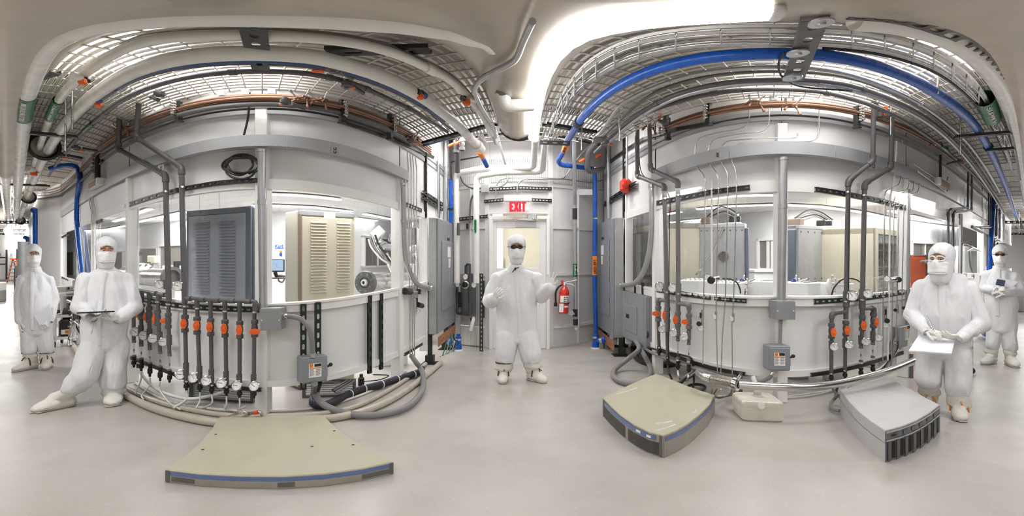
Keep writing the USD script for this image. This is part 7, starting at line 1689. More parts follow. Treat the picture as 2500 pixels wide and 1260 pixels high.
for j,(x0,y0,x1,y1,x2,y2,m) in enumerate(((2029,934,2036,955,2052,972, "grey_hose"),(2063,928,2045,945,2040,968, "black_rubber"),(2101,921,2080,938,2048,962, "clear_hose"),(2130,912,2085,926,2060,940, "clear_hose"))): cable(("grey", "black", "first clear", "second clear")[j] + " tube running from the dark valve columns to the floor behind the power unit",[W("R",x0,y0,.17),GZ(x1,y1,.12),GZ(x2,y2,.05)],.013,m, "drain_tube", "tube")
cable("thick grey cable loop on the floor at the left corner of the power unit",[GZ(2050,960,.15),GZ(2036,975,.06),GZ(2028,990,.04),GZ(2036,1000,.04),GZ(2049,1003,.04)],.016, "grey_hose")
for j in range(2): cable(("upper", "lower")[j] + " thin pale tube lying on the floor behind the jug",[GZ(1780,952 + 6 * j,.02),GZ(1850,975 - 3 * j,.015),GZ(1940,966 + 4 * j,.015),GZ(2000,958 + 4 * j,.015),GZ(2046,948,.03)],.009, "clear_hose", "floor_tube", "tube")
t = Thing("cable_bundle", "bundle of grey tubes tied to the wall beside the right end's switch box", "cables",W("R",2190,845,.1))
for j in range(5): t.part("tube",MB().tube(spline([W("R",2192 + 2 * j,815 + 3 * j,.1),W("R",2182 + 3 * j,835,.14),W("R",2178 + 3 * j,858,.12),GZ(2172 - 6 * j,900,.2),GZ(2150 - 10 * j,915,.12)],6),.011,6),("grey_hose", "stainless", "grey_hose", "black_rubber", "cable_white")[j])
t = Thing("waste_bin", "small round steel bin standing behind the right electrical panel", "bin",G(1515,846)); p = G(1515,846); k = p[1] / F; t.part("body",MB().lathe(p,(0,0,1),[(18 * k,.03),(18 * k,.26),(17 * k,.27),(16 * k,.2)],24), "stainless"); t.part("base_ring",MB().lathe(p,(0,0,1),[(0,0),(19 * k,0),(19 * k,.035),(18 * k,.04)],24), "black_rubber")
# carts
def cart(label,px,py,w,h,Yk,label2):
    p = G(px,py); k = p[1] / F; t = Thing("pump_cart",label, "cart",p); fr = Fr(p,(1,.5,0)); W_ = w * k; D = .55; Hh = h * k
    for a in (0,W_ - .045):
        for b in (-D,-.045): t.part("leg",MB().box(fr,a,a + .045,b,b + .045,.09,Hh,.004), "white_plastic")
    for z in (.12,Hh * .55,Hh - .045):
        mb = MB(); mb.box(fr,0,W_,-.045,0,z,z + .045,.004); mb.box(fr,0,W_,-D,-D + .045,z,z + .045,.004); mb.box(fr,0,.045,-D,0,z,z + .045,.004); mb.box(fr,W_ - .045,W_,-D,0,z,z + .045,.004); t.part("rail",mb, "white_plastic")
    t.part("shelf",MB().box(fr,.02,W_ - .02,-D + .02,-.02,.13,.15), "aluminium")
    t.part("pump",MB().box(fr,.06,W_ * .7,-D + .08,-.08,.15,Hh * .5,.03), "black_plastic"); t.part("pump_motor",MB().cyl(fr.pt(.1,-D / 2,Hh * .58),fr.pt(W_ * .9,-D / 2,Hh * .58),.12,sides=18), "black_rubber"); t.part("nameplate",MB().box(fr,.1,.1 + W_ * .35,-.08,-.074,.2,.28), "label_white"); t.part("nameplate_mark",MB().box(fr,.1 + W_ * .18,.1 + W_ * .33,-.074,-.07,.215,.265), "warn_orange")
    for a in (.02,W_ - .02):
        for b in (-D + .02,-.02): t.part("caster",MB().lathe(fr.pt(a,b,.045) - fr.t * .015,fr.t,[(0,0),(.045,0),(.045,.03),(0,.03)],14), "black_rubber")
    return t,fr,W_,D,Hh
t,fr,W_,D,Hh = cart("white pump cart with black pump behind the leftmost person",128,848,46,130,0, "")
t.part("steel_pipe",MB().tube(fillet([fr.pt(.2,.06,Hh + .02),fr.pt(.52,.06,Hh + .05),fr.pt(.6,.06,Hh * .6),fr.pt(.52,.1,.1)],.12),.045,12), "stainless")
for j in range(5): t.part("cable",MB().tube(spline([fr.pt(.2 + .05 * j,-.1,Hh),fr.pt(.35 + .05 * j,.05,Hh * .8),fr.pt(.3 + .04 * j,.05,Hh * .5),fr.pt(.42 + .03 * j,0,.12)],6),.014,6), "black_rubber" if j % 2 == 0 else "grey_hose")
t = Thing("grey_cabinet", "pale grey box unit standing on a black frame behind the leftmost person", "cabinet",P(150,800,10.2) * [1,1,0]); k = 10.2 / F; fg = Fr(P(146,CY,10.2) * [1,1,0],(1,.35,0))
t.part("body",MB().box(fg,-16 * k,14 * k,-.3,0,EYE - 128 * k,EYE - 70 * k,.012), "ups_grey"); t.part("frame",MB().box(fg,-16 * k,26 * k,-.3,.05,EYE - 140 * k,EYE - 130 * k,.006), "black_plastic")
for a in (-15,22): t.part("leg",MB().box(fg,a * k,(a + 3) * k,-.05,0,0,EYE - 139 * k,.003), "black_plastic")
t.part("plug",MB().box(fg,16 * k,20 * k,-.02,.02,EYE - 82 * k,EYE - 71 * k,.006), "black_plastic"); t.part("cable",MB().tube(spline([fg.pt(18 * k,0,EYE - 80 * k),fg.pt(19 * k,.02,EYE - 100 * k),fg.pt(24 * k,.02,EYE - 128 * k)],6),.012,6), "black_rubber")
t = Thing("pipe_manifold", "steel pipe stand with clamps beside the pump cart at left", "pipe fitting",G(178,850)); p = G(178,850); k = p[1] / F
t.part("pipe",MB().tube(fillet([p + [-24 * k,.1,114 * k],p + [-4 * k,.05,110 * k],p + [-2 * k,0,60 * k],p + [-8 * k,0,20 * k],p + [4 * k,-.1,.05]],.1),4.2 * k,12), "stainless"); t.part("side_pipe",MB().cyl(p + [2 * k,0,66 * k],p + [26 * k,-.1,58 * k],3.6 * k), "stainless")
for j,(a,z) in enumerate(((-3,92),(-3,78),(-2,66),(-5,52),(8,92),(8,66))): t.part("clamp",MB().lathe(p + [a * k,0,z * k],(0,0,1) if j != 2 else (1,-.4,0),[(0,0),(6 * k,0),(6.6 * k,.012),(6 * k,.03),(0,.03)],14), "chrome")
t.part("valve_body",MB().cyl(p + [8 * k,0,60 * k],p + [8 * k,0,100 * k],4 * k), "strut_grey"); t.part("hose",MB().tube(spline([p + [4 * k,0,60 * k],p + [8 * k,-.04,40 * k],p + [14 * k,-.1,24 * k]],6),.018,8), "clear_hose")
t,fr,W_,D,Hh = cart("white wheeled cart behind the writing person at right",2352,918,46,112,0, ""); t.part("top_tray",MB().box(fr,-.02,W_ + .02,-D,.02,Hh,Hh + .03,.006), "aluminium")
cable("blue hose end lying behind the cart at far right",[G(2412,838) + [0,0,.3],G(2408,828) + [0,0,.1],G(2400,822) + [0,0,.12]],.06, "blue_pipe", "floor_hose", "hose")
# far left end of the corridor
t = Thing("step_ladder", "orange step ladder standing against the far wall at the left end", "ladder",G(36,689)); p = G(36,690); k = p[1] / F
for s in (-1,1): t.part("rail",MB().tube([p + [s * 8 * k,-.3,.02],p + [s * 5 * k,0,56 * k]],.05,4), "ladder_orange"); t.part("rear_leg",MB().tube([p + [s * 7 * k,.5,.02],p + [s * 4 * k,.02,55 * k]],.035,4), "ladder_orange")
for i in range(6): w_ = (8 - .5 * i) * k; t.part("step",MB().box(Fr(p + [0,-.3 + .05 * i,(5 + 9 * i) * k],(1,0,0)),-w_,w_,-.1,.1,0,2 * k), "aluminium")
t.part("top_cap",MB().box(Fr(p + [0,0,56 * k],(1,0,0)),-6.5 * k,6.5 * k,-.15,.15,0,3 * k), "orange_plastic")
for i,(px,py,w_,h_,nm) in enumerate(((0,709,6,19, "farther grey box on the floor at the left picture edge"),(-4,737,7,29, "nearer grey box on the floor at the left picture edge"))):
    p = G(px,py); k = p[1] / F; single("floor_box",MB().box(Fr(p,(1,.3,0)),-w_ * k,w_ * k,-.3,.3,0,h_ * k,.02), "ups_grey",nm, "box")
t = Thing("sign_stand", "pale panel on a stand with foot behind the leftmost person", "stand",G(36,716)); p = G(36,716); k = p[1] / F
t.part("post",MB().cyl(p,p + [0,0,60 * k],1.3 * k), "strut_grey"); t.part("foot",MB().lathe(p,(0,0,1),[(0,0),(4 * k,0),(4 * k,1.2 * k),(0,1.6 * k)],14), "strut_black"); t.part("panel",MB().box(Fr(p + [14 * k,.05,38 * k],(1,0,0)),-15 * k,18 * k,-.06,.06,0,31 * k,.02), "ups_grey"); t.part("dark_label",MB().box(Fr(p + [8 * k,-.02,40 * k],(1,0,0)),-4 * k,3 * k,0,.01,-3 * k,1 * k), "print_black")
for j,(a,y0,y1) in enumerate(((16,610,682),(42,608,640))): single("wall_post",MB().cyl(P(a,y0,36.6),P(a,y1,36.6),.05), "strut_black",("left", "right")[j] + " thin dark pipe on the far wall at the left end", "pipe")
for j,y in enumerate((629,645)): single("wall_rail",MB().cyl(P(-20,y,36.65),P(16,y,36.65),.04), "strut_black",("upper", "lower")[j] + " dark rail on the far wall at the left end", "rail")
for j,a in enumerate((3,28)): single("power_outlet",MB().box(Fr(P(a,622,36.8),(1,0,0)),-.06,.06,0,.04,-.1,.1,.01), "raceway_grey",("left", "right")[j] + " small outlet high on the far wall at the left end", "outlet")
single("far_column",MB().cyl(P(57,700,20) * [1,1,0],P(57,590,20),.16,sides=16), "galvanised", "round metal duct column behind the leftmost person's head", "column")
for j,(a,Y,y0) in enumerate(((68,22,585),(88,15,518))): single("blue_riser",MB().tube(fillet([P(a - 8,y0 - 6,Y),P(a,y0 - 2,Y),P(a + .5,650,Y)],.2),.07 if j == 0 else .075,10), "blue_pipe",("distant thin blue riser pipe at the left end of the corridor", "blue riser pipe bending down beside the white return wall at left")[j], "pipe")
p = P(2506,760,16.2) * [1,1,0]; single("floor_box",MB().box(Fr(p,(1,0,0)),-.35,.5,-.5,.3,0,.78,.02), "ups_grey", "grey box unit on the floor at the right picture edge", "box")
# ================================================================ people in clean-room suits
ICOp = ICO[2][0]
def ell(c,r):
    r = np.broadcast_to(np.asarray(r,float),(3,)); return np.asarray(c) + ICOp * r
def hull(*pts): return m3.Manifold.hull_points(np.vstack(pts))
def soft(man,edge,it=10):
    man = man.refine_to_length(edge); me = man.to_mesh(); m = trimesh.Trimesh(me.vert_properties[:, :3],me.tri_verts,process=True)
    trimesh.smoothing.filter_taubin(m,lamb=.5,nu=.53,iterations=it); return m
def folds(m,amp,freq,seed,ridges=True):
    n = np.array(m.vertex_normals); p = np.array(m.vertices)
    a = meshkit.fbm(p * np.asarray(freq),3,seed) - .5
    b = .5 - np.abs(meshkit.fbm(p * np.asarray(freq) * [1.3,1.3,.7] + 7,3,seed + 9) - .5) * 3 if ridges else 0
    m.vertices = p + n * (amp * (1.1 * a + .5 * b))[:,None]; trimesh.smoothing.filter_taubin(m,lamb=.5,nu=.53,iterations=3); return m
HAND = {}
def hand_mesh(curl,spread,thumb,size=1.0):
    "local: wrist at 0, fingers along +x, thumb towards +y, palm facing -z"
    key = (tuple(curl),spread,thumb)
    if key not in HAND:
        parts = [hull(ell((.0,0,0),(.022,.026,.018)),ell((.05,.026,0),(.02,.016,.014)),ell((.05,-.026,0),(.02,.016,.014)),ell((.092,.03,0),.0115),ell((.094,-.03,0),.0105))]
        for i,(y,l) in enumerate(((.031,.072),(.011,.08),(-.010,.075),(-.030,.06))):
            p = np.array([.088 - .004 * abs(i - 1),y,0]); a = 0; az = spread * (1.5 - i) * .5; rad = .0105 - .0006 * (i == 3)
            for s,f in enumerate((.45,.31,.24)):
                a += curl[i] * (.9 if s == 0 else 1.1); d = np.array([math.cos(a) * math.cos(az),math.sin(az) * math.cos(a),-math.sin(a)])
                q = p + d * l * f; parts.append(hull(ell(p,rad),ell(q,rad * .92))); p,rad = q,rad * .92
        p = np.array([.022,.03,-.004]); a = thumb
        for s,l in enumerate((.034,.032,.026)):
            d = unit((math.cos(a) * .75,math.sin(a) * .75,-.35 - .1 * s)); q = p + d * l; parts.append(hull(ell(p,.0135 - .001 * s),ell(q,.012 - .001 * s))); p = q; a -= .35
        HAND[key] = soft(m3.Manifold.batch_boolean(parts,m3.OpType.Add),.0045,6)
    m = HAND[key].copy(); m.vertices *= size; return m
def place(m,o,x,z,mirror=False):
    "puts a local mesh with its +x along x and +z near z"
    x = unit(x); z = unit(np.asarray(z,float) - (np.asarray(z,float) @ x) * x); y = np.cross(z,x)
    v = np.array(m.vertices); 
    if mirror: v = v * [1,-1,1]
    return (o + v[:, :1] * x + v[:,1:2] * y + v[:,2:3] * z,np.array(m.faces)[:, ::-1] if mirror else np.array(m.faces))
def person(label,cx,Y,sp,seed):
    k = Y / F; ca = math.cos(math.atan((cx - CX) / F)); O = P(cx,CY,Y) * [1,1,0]; nrm = unit(-O); tt = np.array([-nrm[1],nrm[0],0.0])
    T = Thing("person",label, "person",O)
    def J(p): return np.array([(p[0] - cx) * k * ca,-(p[2] if len(p) > 2 else 0),EYE - (p[1] - CY) * k])   # figure space: x right, y away, z up
    def toW(v): v = np.asarray(v,float); return O + v[..., :1] * tt - v[...,1:2] * nrm + v[...,2:3] * np.array([0,0,1.0])
    def put(name,m,material,under=None,label=None):
        v,f = (np.array(m.vertices),np.array(m.faces)) if hasattr(m, "vertices") else m
        return T.part(name,(toW(v),f),material,under,label)
    wx = k * ca
    tor = [(J(p),np.array([p[3] * wx,p[4],p[5] if len(p) > 5 else .07])) for p in sp["torso"]]
    suit,core = [],[]
    for (a,ra),(b,rb) in zip(tor[:-1],tor[1:]):
        suit.append(hull(ell(a,ra),ell(b,rb))); core.append(hull(ell(a,ra * .8),ell(b,rb * .8)))
    arms = []
    for s in ("armL", "armR"):
        sh,el,wr = [J(p) for p in sp[s][:3]]; r = sp.get("ar",(20,17,12)); r = [x * wx for x in r]
        arms.append((sh,el,wr)); suit += [hull(ell(sh,r[0]),ell(el,r[1])),hull(ell(el,r[1] * 1.02),ell(wr,r[2])),hull(ell(J(sp["neck"]) - [0,0,.02],(.085 * ca,.08,.025)),ell(tor[0][0],(r[0],tor[0][1][1] * .8,r[0] * .5)),ell(sh,r[0] * .86))]
        core += [hull(ell(sh,r[0] * .7),ell(el,r[1] * .6)),hull(ell(el,r[1] * .6),ell(wr,.03)),hull(ell(tor[0][0],.05),ell(sh,r[0] * .7))]
    legs = []
    for s in ("legL", "legR"):
        hp,kn,an = [J(p) for p in sp[s][:3]]; r = [x * wx for x in sp.get("lr",(27,23,21))]
        legs.append((hp,kn,an)); hem = kn + (an - kn) * sp.get("hem",.42)
        suit += [hull(ell(hp,(r[0],r[0] * 1.05,r[0])),ell(kn,(r[1],r[1] * 1.1,r[1]))),hull(ell(kn,(r[1],r[1] * 1.1,r[1])),ell(hem,(r[2] * 1.1,r[2] * 1.2,r[2] * .5)))]
        core += [hull(ell(hp,r[0] * .75),ell(kn,r[1] * .65)),hull(ell(kn,r[1] * .65),ell(an,.035))]
    neck = J(sp["neck"]); suit.append(hull(ell(tor[0][0],tor[0][1] * [.7,.8,.8]),ell(neck + [0,0,.02],(.088 * ca,.085,.03))))
    # head
    hc = J(sp["head"]); yaw,pitch = sp.get("yaw",0),sp.get("pitch",0); hs = sp.get("hs",1.0)
    cy_,sy_,cp,spp = math.cos(yaw),math.sin(yaw),math.cos(pitch),math.sin(pitch)
    Rm = np.array([[cy_,-sy_,0],[sy_,cy_,0],[0,0,1]]) @ np.array([[1,0,0],[0,cp,spp],[0,-spp,cp]])
    sx = sp.get("hw",1.0)
    def Hd(v): v = np.asarray(v,float) * [hs * sx,hs,hs]; return hc + v @ Rm.T                        # head space: x right, y back, z up, eyes at z = 0
    def hm(m): m = m.copy(); m.vertices = Hd(np.array(m.vertices)); return m
    skull = [hull(ell((0,.005,.03),(.072,.092,.085)),ell((0,-.02,-.05),(.055,.06,.05)),ell((0,-.035,-.095),(.03,.03,.022)))]
    face = [hull(ell((0,-.088,.012),.008),ell((0,-.112,-.038),(.013,.012,.01)),ell((0,-.09,-.045),(.02,.01,.008))),hull(ell((-.04,-.078,.027),(.02,.012,.008)),ell((.04,-.078,.027),(.02,.012,.008)))]
    face += [hull(ell((0,-.082,-.075),(.024,.012,.006)),ell((0,-.08,-.083),(.02,.012,.006)))] + [hull(ell((s * .074,.012,.005),(.008,.018,.03)),ell((s * .076,.018,-.02),(.006,.012,.012))) for s in (-1,1)]
    hd = soft(m3.Manifold.batch_boolean(skull + face,m3.OpType.Add),.012,4); hv = Hd(np.array(hd.vertices))
    core.append(hull(ell(hc + [0,.02,-.1],.05),ell(tor[0][0],.06)))
    headman = m3.Manifold(m3.Mesh(hv.astype(np.float32),np.array(hd.faces).astype(np.uint32)))
    body = soft(m3.Manifold.batch_boolean(core + [headman],m3.OpType.Add),.03,2) if headman.status() == m3.Error.NoError else soft(m3.Manifold.batch_boolean(core,m3.OpType.Add),.03,2)
    bp = put("body",body, "skin")
    for s in (-1,1):
        e = MB(); e.ball(Hd((s * .031,-.076,.0)),.0125 * hs,2,(1.1,1,.62)); put("eye",e.arrays(), "eye_white",bp); i_ = MB(); i_.ball(Hd((s * .031,-.0845,-.0005)),.0062 * hs,1,(1,.8,1)); l_ = MB(); l_.ball(Hd((s * .031,-.0755,.0068)),.0142 * hs,2,(1.15,1,.55)); l_.ball(Hd((s * .031,-.0755,-.0085)),.0138 * hs,2,(1.15,1,.5)); put("eyelids",l_.arrays(), "skin",bp); put("iris",i_.arrays(), "iris_dark",bp)
        b = MB(); b.tube([Hd((s * .014,-.092,.0235)),Hd((s * .03,-.091,.0265)),Hd((s * .05,-.078,.022))],.003,6); put("eyebrow",b.arrays(), "brow_dark",bp)
    # suit
    sm_ = soft(m3.Manifold.batch_boolean(suit,m3.OpType.Add),.021,12); folds(sm_,.036,(8,8,3.6),seed)
    cv = put("coverall",sm_, "suit_white")
    fl_ = sp["flap"]; fp = np.array([J(p) for p in fl_]); loc = spline(fp,6); tree_p = np.array(sm_.vertices); rows = []
    from scipy.spatial import cKDTree
    def front_y(x,z):
        m_ = (np.abs(tree_p[:,0] - x) < .03) & (np.abs(tree_p[:,2] - z) < .03); return tree_p[m_,1].min() if m_.any() else -.15
    ys = np.array([front_y(p[0],p[2]) for p in loc]); ys = np.convolve(np.pad(ys,2,mode="edge"),np.ones(5) / 5, "valid")
    for p,y in zip(loc,ys): rows.append([[p[0] - .018 * sp.get("fw",1),y - .004,p[2]],[p[0],y - .009,p[2]],[p[0] + .018 * sp.get("fw",1),y - .004,p[2]]])
    mb = MB(); mb.sheet(rows,(0,.012,0)); put("zip_flap",mb.arrays(), "suit_white",cv)
    # hood with an opening for the eyes, mask
    shell = hull(ell((0,.014,.04),(.1,.116,.106)),ell((0,.0,-.07),(.09,.1,.05)))
    drape = hull(ell((0,.0,-.08),(.088,.1,.05)),ell((0,-.005,-.165),(.068,.074,.03)))
    open_ = hull(ell((-.045,-.13,.012),(.024,.07,.028)),ell((.045,-.13,.012),(.024,.07,.028)),ell((0,-.13,.022),(.05,.07,.026)))
    hood = (shell + drape) - open_ - hull(ell((0,.005,.03),(.078,.096,.09)),ell((0,-.02,-.09),(.05,.06,.05)))
    hm_ = soft(hood,.012,5); folds(hm_,.016,(15,15,7),seed + 5); put("hood",hm(hm_), "suit_white")
    mk = hull(ell((0,-.112,-.022),(.014,.016,.01)),ell((-.072,-.05,-.03),(.01,.025,.01)),ell((.072,-.05,-.03),(.01,.025,.01)),ell((0,-.118,-.05),(.02,.014,.02)),ell((0,-.1,-.1),(.035,.022,.014)),ell((-.068,-.05,-.1),(.01,.03,.012)),ell((.068,-.05,-.1),(.01,.03,.012)))
    mkm = soft(mk,.008,3); folds(mkm,.012,(9,22,30),seed + 2); mp = put("mask",hm(mkm), "mask_white")
    mb = MB(); mb.tube([Hd((.078 * math.sin(g),-.03 - .09 * math.cos(g),-.104 - .012 * math.cos(g))) for g in np.linspace(-1.25,1.25,13)],.004,6); put("mask_hem",mb.arrays(), "mask_white",mp)
    # eyewear
    if sp.get("goggles"):
        for s in (-1,1):
            q = [Hd((s * .031 + .030 * math.cos(g) * (1 if abs(math.cos(g)) < .9 else 1),-.112 + .030 * max(0,s * math.cos(g)) ,.001 + .019 * math.sin(g))) for g in np.linspace(0,2 * math.pi,25)]
            mb = MB(); mb.tube(q,sp.get("gr",.0042) * hs,6); gp = put("goggles",mb.arrays(),sp.get("gm", "goggle_clear" if sp["goggles"] != "dark" else "black_plastic"))
            v = np.vstack([q[:-1],[np.mean(q[:-1],0) + (Hd((0,-.01,0)) - Hd((0,0,0)))]]); put("lens",(v,np.array([[i,(i + 1) % 24,24] for i in range(24)])), "goggle_smoke" if sp["goggles"] == "dark" else "goggle_clear",gp)
            mb = MB(); mb.tube([Hd((s * .062,-.085,.004)),Hd((s * .092,-.03,.006)),Hd((s * .102,.02,.004))],.006,6,flat=.5); put("temple",mb.arrays(), "goggle_clear" if sp["goggles"] != "dark" else "black_plastic",gp)
        mb = MB(); mb.tube([Hd((-.008,-.116,.004)),Hd((0,-.12,.007)),Hd((.008,-.116,.004))],.004,6); put("goggle_bridge",mb.arrays(), "goggle_clear" if sp["goggles"] != "dark" else "black_plastic")
    # gloves
    for s,arm,sd in (("armL",arms[0],-1),("armR",arms[1],1)):
        d,up,curl,spread,thumb,mirror = sp[s][3]
        wr = arm[2]; m = hand_mesh(curl,spread,thumb); v,f = place(m,wr + unit(np.array(d)) * .02,np.array(d,float),np.array(up,float),mirror)
        g = put("glove",(v,f), "glove_white"); r2 = sp.get("ar",(20,17,12))[2] * wx
        dd = unit(wr - arm[1]); mb = MB(); mb.lathe(wr - dd * .03,dd,[(r2 * 1.0,0),(r2 * 1.02,.03),(.036,.075),(.031,.085)],18); put("glove_cuff",mb.arrays(), "glove_white",g)
    # boot covers
    for s,(hp,kn,an),sd in (("legL",legs[0],-1),("legR",legs[1],1)):
        dx,dy = sp[s][3]; d = unit((dx,-dy,0)); r = [x * wx for x in sp.get("lr",(27,23,21))]; hem = kn + (an - kn) * sp.get("hem",.42); heel = np.array([an[0],an[1],.05]); fw = .056 * sp.get("ff",1)
        gait = hull(ell(hem - [0,0,.005],(r[2] * .95,r[2] * 1.0,.02)),ell(an + [0,0,.07],(r[2] * 1.12,r[2] * 1.15,.045))) + hull(ell(an + [0,0,.05],(r[2] * .9,r[2] * .95,.05)),ell(heel - d * .02 + [0,0,.06],(fw * 1.05,fw * 1.05,.06)))
        foot = hull(ell(heel - d * .04,(fw,fw,.05)),ell(heel + d * .07 + [0,0,.01],(fw * 1.08,fw * 1.08,.055)),ell(heel + d * .17 - [0,0,.006],(fw * 1.05,fw * 1.05,.042)),ell(heel + d * .21 - [0,0,.014],(fw * .8,fw * .8,.034))) + hull(ell(heel - d * .01 + [0,0,.07],(fw * .95,fw * .95,.05)),ell(heel + d * .1 + [0,0,.03],(fw * .8,fw * .8,.035)))
        bm = soft(gait + foot,.016,5); folds(bm,.02,(11,11,9),seed + 11 + sd); v = np.array(bm.vertices); v[:,2] = np.maximum(v[:,2],.004); bm.vertices = v
        b = put("boot_cover",bm, "boot_white")
        so = hull(ell(heel - d * .04 - [0,0,.042],(fw * 1.0,fw * 1.0,.008)),ell(heel + d * .2 - [0,0,.042],(fw * .95,fw * .95,.008))); put("sole",soft(so,.03,2), "sole_grey",b)
        if sp.get("strap"):
            q = [heel + d * (.06 + .045 * math.cos(g)) * 1 + np.cross(d,[0,0,1]) * (fw * 1.12) * math.sin(g) + [0,0,.035 + .03 * math.cos(g) * -1] for g in np.linspace(0,2 * math.pi,21)]
            mb = MB(); mb.tube([heel + d * .065 + np.cross(d,[0,0,1]) * fw * 1.2 * math.cos(g) + np.array([0,0,.01 + (.062 + fw) * math.sin(g)]) for g in np.linspace(0,math.pi,13)],.008,6); st = put("strap",mb.arrays(),sp["strap"],b)
            mb = MB(); mb.tube([heel + d * .07 + [0,0,.072 + fw],heel + d * .11 + [.012,0,.05 + fw],heel + d * .15 + [.016,0,.03 + fw]],.006,6); put("strap_end",mb.arrays(),sp["strap"],st)
            if sp.get("calf"):
                mb = MB(); c_ = hem + (an - hem) * .12; mb.tube([c_ + np.array([r[2] * 1.02 * math.cos(g),r[2] * 1.1 * math.sin(g),0]) for g in np.linspace(math.pi,2 * math.pi,11)],.008,6); put("calf_strap",mb.arrays(),sp["strap"],b)
    return T,J,toW,put
OPEN,RELAX,GRIP,FIST = (.08,.05,.06,.1),(.3,.34,.38,.42),(.55,.6,.62,.66),(.75,.8,.82,.85)
# the one before the exit door
T,J,toW,put = person("person in white suit with dark goggles gesturing in front of the exit door",1263,7.05,dict(
    torso=[(1261,676,0,42,.105),(1262,705,.01,47,.125),(1262,755,.02,48,.135),(1262,805,.0,50,.135),(1262,828,0,48,.125)],
    neck=(1261,656,.0),head=(1261,604,.02),hs=1.1,hw=1.02,yaw=.04,pitch=.0,goggles="dark",
    armL=[(1216,681,0),(1196,735,.02),(1208,725,.30),((.35,-.6,.55),(-.5,-.6,-.3),RELAX,.3,.9,True)],
    armR=[(1308,681,0),(1321,722,.0),(1340,700,.2),((.12,-.15,.9),(.1,1,0),OPEN,.5,1.0,False)],
    legL=[(1240,822,0),(1233,862,.03),(1230,912,.0),(-.06,1)],legR=[(1286,822,0),(1296,862,.03),(1300,906,.0),(.62,.8)],
    lr=(28,25,21),ar=(18,17,12),hem=.35,flap=[(1259,662),(1262,700),(1266,760),(1269,795),(1270,818)],strap="strap_brown",calf=1),1)
p = np.array([[J((1258,655,.1))]])[0,0]; mb = MB(); mb.box(Fr(p + [0,-.02,0],(1,0,.3)),-.012,.012,-.01,.01,-.022,.012,.005); mb.tube([p + [-.01,-.02,-.012],p + [-.035,-.03,-.045]],.005,6); mb.tube([p + [.012,-.02,0],p + [.045,-.03,.012]],.005,6); put("microphone_clip",mb.arrays(), "black_plastic")
# the one holding a flat tablet
T,J,toW,put = person("person in white suit holding a flat tablet in both hands, legs apart",258,5.95,dict(
    torso=[(257,672,0,44,.10),(260,705,.02,55,.13),(262,760,.04,58,.145),(256,815,.02,57,.14),(254,842,.02,55,.13)],
    neck=(258,660,0),head=(259,612,.02),hs=1.04,hw=.92,yaw=.1,pitch=.02,goggles="clear",
    armL=[(212,682,0),(197,745,.06),(224,768,.22),((.75,-.65,.1),(0,.2,-1),(.2,.2,.22,.25),.2,.9,True)],
    armR=[(309,684,0),(329,752,.06),(292,775,.22),((-.8,-.6,.05),(0,.2,-1),(.2,.2,.22,.25),.2,.9,False)],
    legL=[(231,842,.02),(208,905,.10),(156,972,-.02),(-.95,.55)],legR=[(282,845,.0),(281,905,.04),(276,975,0),(.0,1)],
    lr=(36,33,29),ar=(22,22,14),hem=.5,flap=[(256,664),(249,700),(243,760),(241,805),(242,836)],strap=None,ff=1.4),2)
c = J((236,755,.36)); mb = MB(); mb.box(Fr(c,(1,0.02,0),(0,-1,.085),(0,.085,1)),-.15,.15,-.11,.11,-.006,.006,.004); v,f = mb.arrays(); tb = Thing("tablet", "thin dark tablet lying flat on the hands of the person at left", "tablet",toW(c)); tb.part("body",(toW(v),f), "tablet_dark")
mb = MB(); mb.box(Fr(c,(1,0.02,0),(0,-1,.085),(0,.085,1)),-.138,.138,-.098,.098,.006,.0075,.0); v,f = mb.arrays(); tb.part("screen",(toW(v),f), "glass_dark")
# the far left one with the notepad
T,J,toW,put = person("leftmost person in white suit standing with a notepad held at the hip",90,7.8,dict(
    torso=[(86,676,0,31,.095),(87,700,.01,40,.125),(88,745,.02,41,.13),(90,790,.0,41,.13),(91,812,0,40,.12)],
    neck=(84,657,0),head=(82,621,.02),hs=1.0,hw=.88,yaw=.06,goggles="clear",
    armL=[(56,682,0),(48,735,-.02),(48,778,.03),((.05,-.2,-1),(-1,0,0),RELAX,.15,.5,False)],
    armR=[(119,684,0),(133,736,-.04),(124,778,.12),((-.35,-.4,-.6),(.8,-.5,.2),GRIP,.15,.6,False)],
    legL=[(72,812,0),(70,850,.03),(75,880,0),(-.75,.7)],legR=[(108,812,0),(113,850,.02),(116,892,.0),(-.12,1)],
    lr=(22,20,18),ar=(16,14.5,10),hem=.2,flap=[(80,664),(79,700),(78,750),(79,785),(80,803)],strap="strap_brown",calf=1),3)
def pad(name,label,J,toW,quad,d,mats,lines=0,thick=.012):
    "a sheet held in space: quad four (px, py, d) corners"
    q = np.array([J(x) for x in quad]); n = unit(np.cross(q[1] - q[0],q[3] - q[0])); n = n if n[1] < 0 else -n; t = Thing(name,label, "notepad",toW(q.mean(0)))
    mb = MB(); mb.hexa(np.vstack([q,q - n * thick])); v,f = mb.arrays(); pg = t.part("pages",(toW(v),f),mats[0])
    mb = MB(); mb.hexa(np.vstack([q - n * thick,q - n * (thick + .004)])); v,f = mb.arrays(); t.part("backing",(toW(v),f),mats[1])
    if lines:
        mb = MB()
        for i in range(lines):
            a = (i + 1.5) / (lines + 2); A,B = q[0] + (q[3] - q[0]) * a,q[1] + (q[2] - q[1]) * a; A,B = A + (B - A) * .08,A + (B - A) * .92; w = unit(q[3] - q[0]) * .0012
            mb.flat([A - w + n * .0008,B - w + n * .0008,B + w + n * .0008,A + w + n * .0008],[(0,1,2,3)])
        v,f = mb.arrays(); t.part("ruled_lines",(toW(v),f), "paper_lines",pg,kind="stuff")
    return t
